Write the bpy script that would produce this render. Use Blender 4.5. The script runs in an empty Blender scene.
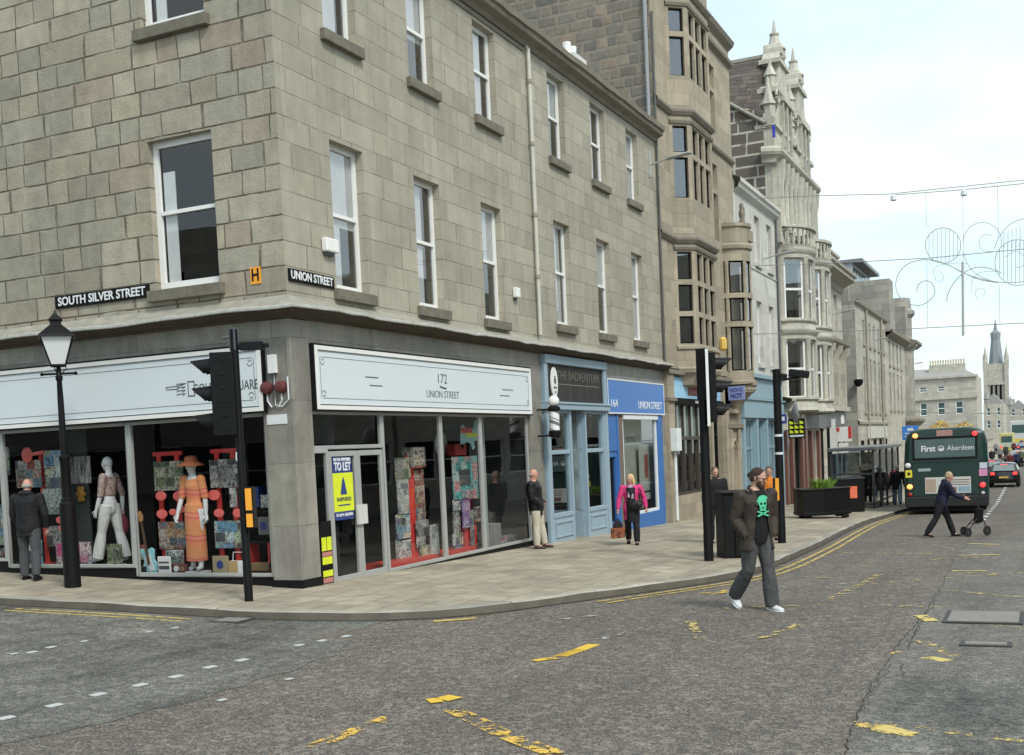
import bpy, bmesh, math, random
from mathutils import Vector, Matrix
random.seed(7)
D = bpy.data
C = bpy.context.scene.collection
R = math.radians
PI = math.pi

# ------------------------------------------------------------------ survey of the site (metres; X along Union Street, Y up South Silver Street)
FOC, PCX, PCY = 1148.434, 491.806, 513.390
YAW, PIT, ROL = R(25.80454385), R(-3.08360945), R(-2.66038009)
CAM = Vector((-14.78098, -10.48204, 2.0))
_F = Vector((math.cos(YAW)*math.cos(PIT), math.sin(YAW)*math.cos(PIT), math.sin(PIT)))
_R = Vector((math.sin(YAW), -math.cos(YAW), 0))
_U = _R.cross(_F)
RT = math.cos(ROL)*_R + math.sin(ROL)*_U
UP = -math.sin(ROL)*_R + math.cos(ROL)*_U
def ray(px, py):
    return RT*((px-PCX)/FOC) - UP*((py-PCY)/FOC) + _F
def at_axis(px, py, ax, v):
    r = ray(px, py); t = (v-CAM[ax])/r[ax]
    return CAM + r*t
def U(px, py, d=0.0):                     # point on the Union Street frontage, d metres out from it
    p = at_axis(px, py, 1, -d); return p.x, p.z
def S(px, py, d=0.0):                     # point on the South Silver Street frontage
    p = at_axis(px, py, 0, -d); return p.y, p.z

GX = [(-400, .4), (-60, .3), (-15, .12), (0, 0), (10, -.2), (20, -.46), (30, -.76), (40, -1.08), (60, -1.36), (100, -1.45), (200, -1.0), (400, -.2), (900, 1.0)]
def g_x(x):
    for (a, za), (b, zb) in zip(GX, GX[1:]):
        if x <= b: return za+(zb-za)*max(0, (x-a))/(b-a)
    return GX[-1][1]
def pave(x, y):
    z = g_x(x)
    if y > 0 and x < 2: z += .034*min(y, 40)
    z -= .025*min(5, max(0, -y))
    if x < 0: z -= .02*min(2.5, -x)
    return z
def road(x, y): return pave(x, y)-.11
def gp(px, py, f=road):                   # where a line of sight meets the ground
    r = ray(px, py); z = 0.0
    for _ in range(60):
        t = (z-CAM.z)/r.z; p = CAM+r*t; z = .5*z+.5*f(p.x, p.y)
    return Vector((p.x, p.y, f(p.x, p.y)))

# ------------------------------------------------------------------ node helpers
def new_mat(name):
    m = D.materials.new(name); m.use_nodes = True
    nt = m.node_tree; nt.nodes.clear()
    out = nt.nodes.new('ShaderNodeOutputMaterial')
    return m, nt, out
class N:
    def __init__(s, nt): s.nt = nt
    def n(s, t, **k):
        x = s.nt.nodes.new(t)
        for a, b in k.items(): setattr(x, a, b)
        return x
    def l(s, a, b): s.nt.links.new(a, b)
    def m(s, op, a, b=None, c=None):
        x = s.n('ShaderNodeMath', operation=op)
        for i, v in enumerate((a, b, c)):
            if v is None: continue
            if isinstance(v, (int, float)): x.inputs[i].default_value = v
            else: s.l(v, x.inputs[i])
        return x.outputs[0]
    def noise(s, vec, scale, det=4, rough=.55, out='Fac'):
        x = s.n('ShaderNodeTexNoise'); x.inputs['Scale'].default_value = scale
        x.inputs['Detail'].default_value = det; x.inputs['Roughness'].default_value = rough
        if vec is not None: s.l(vec, x.inputs['Vector'])
        return x.outputs[out]
    def ramp(s, f, stops, interp='LINEAR'):
        x = s.n('ShaderNodeValToRGB'); x.color_ramp.interpolation = interp
        e = x.color_ramp.elements
        while len(e) < len(stops): e.new(0.5)
        for i, (p, c) in enumerate(stops):
            e[i].position = p; e[i].color = (c[0], c[1], c[2], 1) if not isinstance(c, (int, float)) else (c, c, c, 1)
        s.l(f, x.inputs[0]); return x.outputs[0]
    def mix(s, f, a, b, blend='MIX'):
        x = s.n('ShaderNodeMix', data_type='RGBA', blend_type=blend)
        for inp, v in ((x.inputs[0], f), (x.inputs[6], a), (x.inputs[7], b)):
            if isinstance(v, (int, float)): inp.default_value = v
            elif isinstance(v, (tuple, list)): inp.default_value = (v[0], v[1], v[2], 1)
            else: s.l(v, inp)
        return x.outputs[2]
    def bump(s, h, strength=.3, dist=.02):
        x = s.n('ShaderNodeBump'); x.inputs['Strength'].default_value = strength
        x.inputs['Distance'].default_value = dist; s.l(h, x.inputs['Height']); return x.outputs[0]
def bsdf(nn, out, col, rough=.6, metal=0, normal=None, coat=0, spec=None):
    b = nn.n('ShaderNodeBsdfPrincipled')
    for key, v in (('Base Color', col), ('Roughness', rough), ('Metallic', metal), ('Coat Weight', coat)):
        i = b.inputs[key]
        if isinstance(v, (int, float)): i.default_value = v
        elif isinstance(v, (tuple, list)): i.default_value = (v[0], v[1], v[2], 1)
        else: nn.l(v, i)
    if spec is not None: b.inputs['Specular IOR Level'].default_value = spec
    if normal is not None: nn.l(normal, b.inputs['Normal'])
    nn.l(b.outputs[0], out.inputs[0]); return b
def pos(nn): return nn.n('ShaderNodeNewGeometry').outputs['Position']
MC = {}
def plain(name, col, rough=.6, metal=0, var=.12, scale=6, bump=0, coat=0, spec=None):
    if name in MC: return MC[name]
    m, nt, out = new_mat(name); nn = N(nt)
    tc = nn.n('ShaderNodeTexCoord').outputs['Object']
    f = nn.noise(tc, scale, 5)
    c = nn.mix(f, [v*(1-var) for v in col], [min(1, v*(1+var)) for v in col])
    nrm = nn.bump(nn.noise(tc, scale*6, 3), bump, .01) if bump else None
    r = nn.m('ADD', nn.m('MULTIPLY', nn.noise(tc, scale*2), .15), rough-.07)
    bsdf(nn, out, c, r, metal, nrm, coat, spec); MC[name] = m; return m
def fabric(name, col, scale=9, var=.25, rough=.9, strength=.6):
    if name in MC: return MC[name]
    m, nt, out = new_mat(name); nn = N(nt)
    tc = nn.n('ShaderNodeTexCoord').outputs['Object']
    mp = nn.n('ShaderNodeMapping'); nn.l(tc, mp.inputs[0]); mp.inputs['Scale'].default_value = (1, 1, .55)
    a = nn.noise(mp.outputs[0], scale, 3, .6)
    fine = nn.noise(tc, 160, 2)
    c = nn.mix(a, [v*(1-var) for v in col], [v*(1+var) for v in col])
    h = nn.m('ADD', a, nn.m('MULTIPLY', fine, .06))
    bsdf(nn, out, c, rough, 0, nn.bump(h, strength, .05), 0, .3); MC[name] = m; return m
def emis(name, col, s):
    if name in MC: return MC[name]
    m, nt, out = new_mat(name); nn = N(nt)
    b = bsdf(nn, out, col, .4)
    b.inputs['Emission Color'].default_value = (*col, 1); b.inputs['Emission Strength'].default_value = s
    MC[name] = m; return m

def stone(name, tints, bw, bh, mortar, mcol, rough=.85, bump=.5, vary=.35, stain=.25, edge=.004, wob=.01, plane='wall', speck=.18, streak=0.0, joint=1.0):
    """coursed masonry: rows of unequal blocks, a tint for each block, joints, staining"""
    m, nt, out = new_mat(name); nn = N(nt)
    P = pos(nn); sp = nn.n('ShaderNodeSeparateXYZ'); nn.l(P, sp.inputs[0])
    X, Y, Z = sp.outputs
    wn = nn.n('ShaderNodeSeparateXYZ'); wv = nn.n('ShaderNodeTexNoise'); wv.inputs['Scale'].default_value = 1.7; wv.inputs['Detail'].default_value = 4
    nn.l(P, wv.inputs['Vector']); nn.l(wv.outputs['Color'], wn.inputs[0])
    if plane == 'wall':
        ge = nn.n('ShaderNodeNewGeometry'); sn = nn.n('ShaderNodeSeparateXYZ'); nn.l(ge.outputs['True Normal'], sn.inputs[0])
        isx = nn.m('GREATER_THAN', nn.m('ABSOLUTE', sn.outputs[0]), .71)
        u = nn.m('ADD', nn.m('MULTIPLY', isx, Y), nn.m('MULTIPLY', nn.m('SUBTRACT', 1, isx), X)); v = Z
    else: u, v = X, Y
    u = nn.m('ADD', u, nn.m('MULTIPLY', nn.m('SUBTRACT', wn.outputs[0], .5), wob*4))
    v = nn.m('ADD', v, nn.m('MULTIPLY', nn.m('SUBTRACT', wn.outputs[1], .5), wob*2))
    vr = nn.m('DIVIDE', v, bh); row = nn.m('FLOOR', vr)
    def wnz(a, b, sh):
        w = nn.n('ShaderNodeTexWhiteNoise', noise_dimensions='3D'); cb = nn.n('ShaderNodeCombineXYZ')
        nn.l(a, cb.inputs[0]); 
        if b is not None: nn.l(b, cb.inputs[1])
        cb.inputs[2].default_value = sh; nn.l(cb.outputs[0], w.inputs['Vector']); return w.outputs['Value']
    ur = nn.m('ADD', nn.m('DIVIDE', u, bw), nn.m('MULTIPLY', wnz(row, None, 3.3), 17.0))
    ur = nn.m('ADD', ur, nn.m('MULTIPLY', nn.m('SINE', nn.m('MULTIPLY', ur, 1.35)), vary))
    col = nn.m('FLOOR', ur)
    fu = nn.m('SUBTRACT', ur, col); fv = nn.m('SUBTRACT', vr, row)
    du = nn.m('MULTIPLY', nn.m('MINIMUM', fu, nn.m('SUBTRACT', 1, fu)), bw)
    dv = nn.m('MULTIPLY', nn.m('MINIMUM', fv, nn.m('SUBTRACT', 1, fv)), bh)
    dist = nn.m('MINIMUM', du, dv)
    fine = nn.noise(P, 22, 6, .7)
    dist = nn.m('ADD', dist, nn.m('MULTIPLY', nn.m('SUBTRACT', fine, .5), mortar*1.2))
    mk = nn.n('ShaderNodeMapRange'); mk.inputs[1].default_value = mortar*.5; mk.inputs[2].default_value = mortar*.5+edge
    nn.l(dist, mk.inputs[0]); mk = mk.outputs[0]
    k = wnz(row, col, 1.1); stops = [(i/(len(tints)), t) for i, t in enumerate(tints)]
    tint = nn.ramp(k, stops, 'CONSTANT')
    br = nn.m('ADD', nn.m('MULTIPLY', wnz(row, col, 5.7), .22), .89)
    big = nn.noise(P, .55, 4, .6); mid = nn.noise(P, 3.2, 5, .65); sp_ = nn.noise(P, 60, 3, .8)
    cc = nn.n('ShaderNodeCombineXYZ'); [nn.l(br, cc.inputs[i]) for i in range(3)]
    c = nn.mix(1.0, tint, cc.outputs[0], 'MULTIPLY')
    tone = nn.m('ADD', nn.m('MULTIPLY', nn.m('SUBTRACT', big, .5), stain*1.6), nn.m('MULTIPLY', nn.m('SUBTRACT', mid, .5), stain*1.5))
    tone = nn.m('ADD', tone, nn.m('MULTIPLY', nn.m('SUBTRACT', sp_, .5), speck*2))
    if streak:
        mp = nn.n('ShaderNodeMapping'); nn.l(P, mp.inputs[0]); mp.inputs['Scale'].default_value = (3.2, 3.2, .22)
        st = nn.noise(mp.outputs[0], 1.0, 5, .7)
        tone = nn.m('ADD', tone, nn.m('MULTIPLY', nn.m('SUBTRACT', st, .5), streak*2))
    tone = nn.m('ADD', tone, 1.0)
    c2 = nn.n('ShaderNodeCombineXYZ'); [nn.l(tone, c2.inputs[i]) for i in range(3)]
    c = nn.mix(1.0, c, c2.outputs[0], 'MULTIPLY')
    # broken dark pointing: the joint shows more in some places than in others
    jm = nn.m('MULTIPLY', nn.m('SUBTRACT', 1, mk), nn.m('MINIMUM', 1, nn.m('MULTIPLY', nn.m('ADD', nn.noise(P, 2.3, 5), -.30), 2.9*joint)))
    c = nn.mix(jm, c, mcol)
    h = nn.m('ADD', nn.m('MULTIPLY', mk, .5), nn.m('ADD', nn.m('MULTIPLY', mid, .4), nn.m('MULTIPLY', fine, .35)))
    bsdf(nn, out, c, rough, 0, nn.bump(h, bump, .03), 0, .35)
    return m

# ------------------------------------------------------------------ materials
M = {}
M['silver'] = stone('silver_masonry', [(0.363,0.324,0.248),(0.337,0.308,0.239),(0.328,0.308,0.241),(0.363,0.319,0.239),(0.342,0.314,0.246),(0.316,0.296,0.235),(0.352,0.324,0.253),(0.345,0.293,0.224)], .62, .385, .013, (.13,.11,.08), bump=1.0, stain=.46, vary=.38, wob=.016, edge=.014, streak=.24, joint=1.35, speck=.6)
M['union'] = stone('union_ashlar', [(0.359,0.333,0.264),(0.349,0.322,0.259),(0.354,0.328,0.259),(0.338,0.317,0.253),(0.365,0.338,0.264)], .78, .385, .008, (.15,.135,.10), bump=.45, stain=.30, wob=.008, streak=.26, joint=1.3, speck=.42)
M['polished'] = stone('granite_cladding', [(0.261,0.246,0.213),(0.246,0.232,0.204),(0.272,0.257,0.218)], 2.4, .98, .006, (.05,.05,.045), rough=.36, bump=.1, stain=.55, wob=0, streak=.5, speck=.7, vary=.1)
M['baystone'] = stone('bay_stone', [(0.355,0.306,0.227),(0.335,0.291,0.217),(0.370,0.321,0.241),(0.314,0.275,0.207)], .9, .42, .006, (.13,.11,.085), bump=.3, stain=.28, wob=.004, streak=.25)
M['rubble'] = stone('rubble_gable', [(.20,.17,.135),(.22,.19,.15),(.17,.15,.125),(.245,.20,.15),(.19,.175,.145),(.16,.15,.13)], .46, .33, .06, (.25,.22,.175), bump=1, stain=.5, vary=.42, wob=.05, edge=.03, joint=1.1)
M['rubblew'] = stone('white_jointed_rubble', [(.14,.125,.10),(.16,.14,.115),(.12,.11,.095),(.15,.12,.095)], 1.15, .5, .085, (.55,.52,.45), bump=.5, stain=.3, vary=.3, wob=.01, joint=2)
M['pale'] = stone('pale_render', [(.56,.55,.49),(.54,.53,.475)], 1.6, .45, .004, (.4,.39,.34), bump=.1, stain=.14, streak=.12)
M['ornate'] = stone('ornate_granite', [(.46,.44,.37),(.43,.415,.35),(.48,.46,.39)], .9, .42, .006, (.22,.20,.16), bump=.3, stain=.35, streak=.45)
M['classic'] = stone('classic_granite', [(.44,.42,.35),(.415,.395,.335),(.46,.43,.36)], .9, .42, .006, (.24,.22,.18), bump=.3, stain=.25, streak=.25)
M['grey'] = stone('grey_granite', [(.33,.315,.265),(.30,.29,.25),(.35,.33,.28),(.28,.27,.235)], 1.0, .48, .012, (.14,.13,.11), bump=.4, stain=.3, streak=.22, joint=1.3)
M['farstone'] = stone('far_granite', [(.42,.40,.34),(.40,.38,.33),(.44,.41,.34)], 1.2, .5, .02, (.25,.24,.2), bump=.2, stain=.25)
M['slab'] = stone('paving_slabs', [(.33,.29,.22),(.315,.28,.213),(.34,.30,.23),(.29,.255,.198),(.32,.275,.21)], .62, .45, .014, (.13,.11,.085), bump=.5, stain=.62, plane='ground', wob=.004, rough=.8, speck=.25, vary=.3, joint=1.2)
M['kerb'] = stone('kerb_granite', [(.33,.31,.26),(.29,.28,.24),(.36,.335,.28)], .95, 40, .014, (.07,.065,.05), bump=.3, stain=.45, plane='ground', wob=.004, rough=.8, speck=.3)
M['slate'] = stone('slate_roof', [(.095,.08,.07),(.12,.10,.085),(.08,.072,.068),(.14,.115,.095)], .42, .2, .02, (.035,.03,.028), bump=.7, stain=.35, wob=.01)
M['trim'] = plain('stone_trim', (.33,.31,.25), .85, 0, .3, 3, .4)
M['lip'] = plain('lead_edge', (.46,.46,.42), .7, 0, .45, 9, .6)
M['lead'] = plain('lead_flashing', (.30,.285,.235), .7, 0, .5, 4.5, .9)
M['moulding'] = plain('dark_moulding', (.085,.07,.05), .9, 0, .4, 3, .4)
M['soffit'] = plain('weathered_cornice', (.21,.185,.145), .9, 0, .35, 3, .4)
M['sill'] = plain('stained_sill', (.165,.15,.115), .9, 0, .5, 7, .5)
M['white'] = plain('white_paint', (.80,.80,.77), .45, 0, .05, 5)
M['boardwhite'] = plain('sign_board_white', (.66,.72,.74), .35, 0, .03, .6)
M['alu'] = plain('aluminium_frame', (.46,.47,.45), .42, .3, .12, 4)
M['black'] = plain('black_paint', (.006,.006,.0065), .5, 0, .3, 8, spec=.22)
M['blackmat'] = plain('black_matt', (.006,.006,.006), .8, 0, .3, 8, spec=.2)
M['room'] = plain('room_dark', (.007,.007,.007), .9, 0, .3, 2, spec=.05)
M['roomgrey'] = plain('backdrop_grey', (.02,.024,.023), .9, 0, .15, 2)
M['bluegrey'] = plain('blue_grey_paint', (.30,.40,.47), .5, 0, .08, 4)
M['shopblue'] = plain('shop_blue_paint', (.045,.155,.42), .5, 0, .2, 1.6)
M['paleblue'] = plain('pale_blue_paint', (.26,.38,.44), .5, 0, .1, 2)
M['text'] = plain('lettering_grey', (.09,.10,.11), .6)
M['textwhite'] = plain('lettering_white', (.75,.77,.78), .6)
M['curtain'] = plain('net_curtain', (.70,.73,.73), .9, 0, .15, 3)
M['blind'] = plain('roller_blind', (.30,.31,.31), .9, 0, .15, 3)
M['red'] = plain('red_display', (.60,.045,.04), .5, 0, .12, 5)
M['pink'] = plain('coral_display', (.80,.16,.14), .5, 0, .12, 5)
M['green'] = plain('bus_green', (.010,.038,.031), .32, 0, .3, 1.5, coat=.3)
M['tyre'] = plain('tyre_rubber', (.015,.015,.015), .85)
M['orange'] = plain('amber_panel', (.85,.36,.03), .45)
M['yellow'] = plain('yellow_panel', (.70,.78,.03), .5)
M['navy'] = plain('navy_panel', (.03,.05,.22), .5)
M['concrete'] = plain('concrete', (.28,.27,.24), .9, 0, .25, 4, .3)

def glass(name='window_glass', tint=.82, lo=.10, rough=.0, colour=(1, 1, 1)):
    m, nt, out = new_mat(name); nn = N(nt)
    tr = nn.n('ShaderNodeBsdfTransparent'); tr.inputs[0].default_value = (tint*colour[0], tint*colour[1], tint*colour[2], 1)
    gl = nn.n('ShaderNodeBsdfGlossy'); gl.inputs['Roughness'].default_value = rough
    ge = nn.n('ShaderNodeNewGeometry'); dt = nn.n('ShaderNodeVectorMath', operation='DOT_PRODUCT'); nn.l(ge.outputs['Incoming'], dt.inputs[0]); nn.l(ge.outputs['True Normal'], dt.inputs[1])
    sch = nn.m('POWER', nn.m('SUBTRACT', 1, nn.m('MINIMUM', 1, nn.m('ABSOLUTE', dt.outputs['Value']))), 4.2)
    tc = nn.n('ShaderNodeTexCoord').outputs['Object']
    b = nn.bump(nn.noise(tc, .9, 2), .05, .02); nn.l(b, gl.inputs['Normal'])
    f = nn.m('MINIMUM', .95, nn.m('ADD', nn.m('MULTIPLY', sch, 1-lo), lo))
    mx = nn.n('ShaderNodeMixShader'); nn.l(f, mx.inputs[0]); nn.l(tr.outputs[0], mx.inputs[1]); nn.l(gl.outputs[0], mx.inputs[2])
    nn.l(mx.outputs[0], out.inputs[0]); return m
M['glass'] = glass('window_glass', .85, .25)
M['glassdk'] = glass('shop_glass', .94, .03)
M['glassmid'] = glass('dim_window_glass', .9, .09)
M['glassref'] = glass('reflecting_shop_glass', .93, .085)
M['busglass'] = plain('bus_rear_glass', (.045,.085,.085), .12, 0, .1, 2)

def asphalt(name, base, light, warm, speck=.5, patch=.3):
    m, nt, out = new_mat(name); nn = N(nt); P = pos(nn)
    v = nn.n('ShaderNodeTexVoronoi'); v.inputs['Scale'].default_value = 62; nn.l(P, v.inputs['Vector'])
    w = nn.n('ShaderNodeSeparateXYZ'); nn.l(v.outputs['Color'], w.inputs[0])
    v2 = nn.n('ShaderNodeTexVoronoi'); v2.inputs['Scale'].default_value = 17; nn.l(P, v2.inputs['Vector'])
    w2 = nn.n('ShaderNodeSeparateXYZ'); nn.l(v2.outputs['Color'], w2.inputs[0])
    fine = nn.noise(P, 90, 3, .8)
    chips = nn.ramp(w.outputs[0], [(0, base), (.42, [a*1.25 for a in base]), (.6, light), (.8, [a*.45 for a in base]), (.9, warm)], 'CONSTANT')
    chips2 = nn.ramp(w2.outputs[0], [(0, base), (.55, [a*.6 for a in base]), (.75, light), (.9, warm)], 'CONSTANT')
    c = nn.mix(.35, chips, chips2)
    c = nn.mix(1-speck, c, base)
    big = nn.noise(P, .35, 5, .65); md = nn.noise(P, 2.4, 5, .7)
    mp = nn.n('ShaderNodeMapping'); nn.l(P, mp.inputs[0]); mp.inputs['Scale'].default_value = (.12, 1.5, 1); lane = nn.noise(mp.outputs[0], 1, 4, .6)
    t = nn.m('ADD', nn.m('MULTIPLY', nn.m('SUBTRACT', big, .5), patch*2), nn.m('MULTIPLY', nn.m('SUBTRACT', md, .5), patch*1.6))
    t = nn.m('ADD', t, nn.m('MULTIPLY', nn.m('SUBTRACT', lane, .5), patch*1.6))
    t = nn.m('ADD', t, nn.m('ADD', 1, nn.m('MULTIPLY', nn.m('SUBTRACT', fine, .5), 1.1)))
    cb = nn.n('ShaderNodeCombineXYZ'); [nn.l(t, cb.inputs[i]) for i in range(3)]
    c = nn.mix(1.0, c, cb.outputs[0], 'MULTIPLY')
    h = nn.m('ADD', v.outputs['Distance'], nn.m('MULTIPLY', fine, .5))
    bsdf(nn, out, c, .82, 0, nn.bump(h, .45, .012), 0, .4); return m
M['road'] = asphalt('union_road', (.098,.087,.076), (.27,.24,.195), (.21,.16,.12), .95, .36)
M['road2'] = asphalt('silver_road', (.095,.093,.083), (.25,.24,.205), (.25,.23,.185), .8, .85)
M['road3'] = asphalt('old_road', (.112,.104,.091), (.26,.24,.205), (.26,.23,.195), .75, .45)
def paint(name, col, wear, scale=7):
    m, nt, out = new_mat(name); nn = N(nt); P = pos(nn)
    b = nn.n('ShaderNodeBsdfPrincipled'); b.inputs['Roughness'].default_value = .7
    f = nn.noise(P, 30, 4, .7)
    c = nn.mix(f, [v*.72 for v in col], col); nn.l(c, b.inputs['Base Color'])
    tr = nn.n('ShaderNodeBsdfTransparent'); mx = nn.n('ShaderNodeMixShader')
    a = nn.m('ADD', nn.noise(P, scale, 6, .75), nn.m('MULTIPLY', nn.noise(P, scale*9, 2, .6), .25))
    k = nn.m('GREATER_THAN', a, wear)
    nn.l(k, mx.inputs[0]); nn.l(tr.outputs[0], mx.inputs[1]); nn.l(b.outputs[0], mx.inputs[2]); nn.l(mx.outputs[0], out.inputs[0]); return m
M['ypaint'] = paint('yellow_road_paint', (.80,.52,.05), .50)
M['yfaint'] = paint('worn_yellow_paint', (.60,.46,.16), .68)
M['yline'] = paint('kerbside_yellow_paint', (.62,.46,.13), .56)
M['wpaint'] = paint('white_road_paint', (.68,.68,.64), .50)
M['wfaint'] = paint('worn_white_paint', (.45,.44,.41), .68)

def collage(name, cols, scale=7, seed=0.0, stretch=(1, 1, 1)):
    if name in MC: return MC[name]
    m, nt, out = new_mat(name); nn = N(nt)
    tc = nn.n('ShaderNodeTexCoord').outputs['Object']
    mp = nn.n('ShaderNodeMapping'); nn.l(tc, mp.inputs[0]); mp.inputs['Location'].default_value = (seed, seed*1.7, seed*.6); mp.inputs['Scale'].default_value = stretch
    if stretch == (1, 1, 1) and scale < 10:      # prints mounted in rows with pale gaps
        s = nn.n('ShaderNodeSeparateXYZ'); nn.l(mp.outputs[0], s.inputs[0])
        V = nn.m('MULTIPLY', s.outputs[2], scale); r0 = nn.m('FLOOR', V)
        def wn(a, b):
            w = nn.n('ShaderNodeTexWhiteNoise', noise_dimensions='2D'); cb = nn.n('ShaderNodeCombineXYZ'); nn.l(a, cb.inputs[0])
            if b is not None: nn.l(b, cb.inputs[1])
            nn.l(cb.outputs[0], w.inputs['Vector']); return w.outputs['Value']
        Uu = nn.m('ADD', nn.m('MULTIPLY', nn.m('ADD', s.outputs[0], s.outputs[1]), scale*.8), nn.m('MULTIPLY', wn(r0, None), 3)); c0 = nn.m('FLOOR', Uu)
        fu, fv = nn.m('FRACT', Uu), nn.m('FRACT', V); e = nn.m('MINIMUM', nn.m('MINIMUM', fu, nn.m('SUBTRACT', 1, fu)), nn.m('MINIMUM', fv, nn.m('SUBTRACT', 1, fv)))
        c = nn.ramp(wn(r0, c0), [(i/len(cols), k) for i, k in enumerate(cols)], 'CONSTANT')
        inn = nn.noise(mp.outputs[0], scale*2.6, 4, .75); c = nn.mix(nn.ramp(inn, [(.50, 0), (.56, .75)], 'LINEAR'), c, nn.ramp(wn(c0, r0), [(i/len(cols), k) for i, k in enumerate(cols)], 'CONSTANT')); c = nn.mix(nn.ramp(nn.noise(mp.outputs[0], scale*4.1, 3, .7), [(.52, 0), (.56, .85)]), c, (.03, .03, .03))
        c = nn.mix(nn.m('MULTIPLY', nn.m('LESS_THAN', e, .05), .35), c, (.35, .34, .3)); bsdf(nn, out, c, .45); MC[name] = m; return m
    v = nn.n('ShaderNodeTexVoronoi', distance='CHEBYCHEV'); v.inputs['Scale'].default_value = scale; nn.l(mp.outputs[0], v.inputs['Vector'])
    s = nn.n('ShaderNodeSeparateXYZ'); nn.l(v.outputs['Color'], s.inputs[0])
    c = nn.ramp(s.outputs[0], [(i/len(cols), k) for i, k in enumerate(cols)], 'CONSTANT')
    v2 = nn.n('ShaderNodeTexVoronoi', distance='CHEBYCHEV'); v2.inputs['Scale'].default_value = scale*3.1; nn.l(mp.outputs[0], v2.inputs['Vector'])
    s2 = nn.n('ShaderNodeSeparateXYZ'); nn.l(v2.outputs['Color'], s2.inputs[0])
    c2 = nn.ramp(s2.outputs[1], [(i/len(cols), k) for i, k in enumerate(reversed(cols))], 'CONSTANT')
    c = nn.mix(.42, c, c2)
    f = nn.noise(mp.outputs[0], 45, 3, .7)
    cb = nn.m('ADD', .6, nn.m('MULTIPLY', f, .8)); cc = nn.n('ShaderNodeCombineXYZ'); [nn.l(cb, cc.inputs[i]) for i in range(3)]
    c = nn.mix(1, c, cc.outputs[0], 'MULTIPLY')
    bsdf(nn, out, c, .5); MC[name] = m; return m

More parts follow.
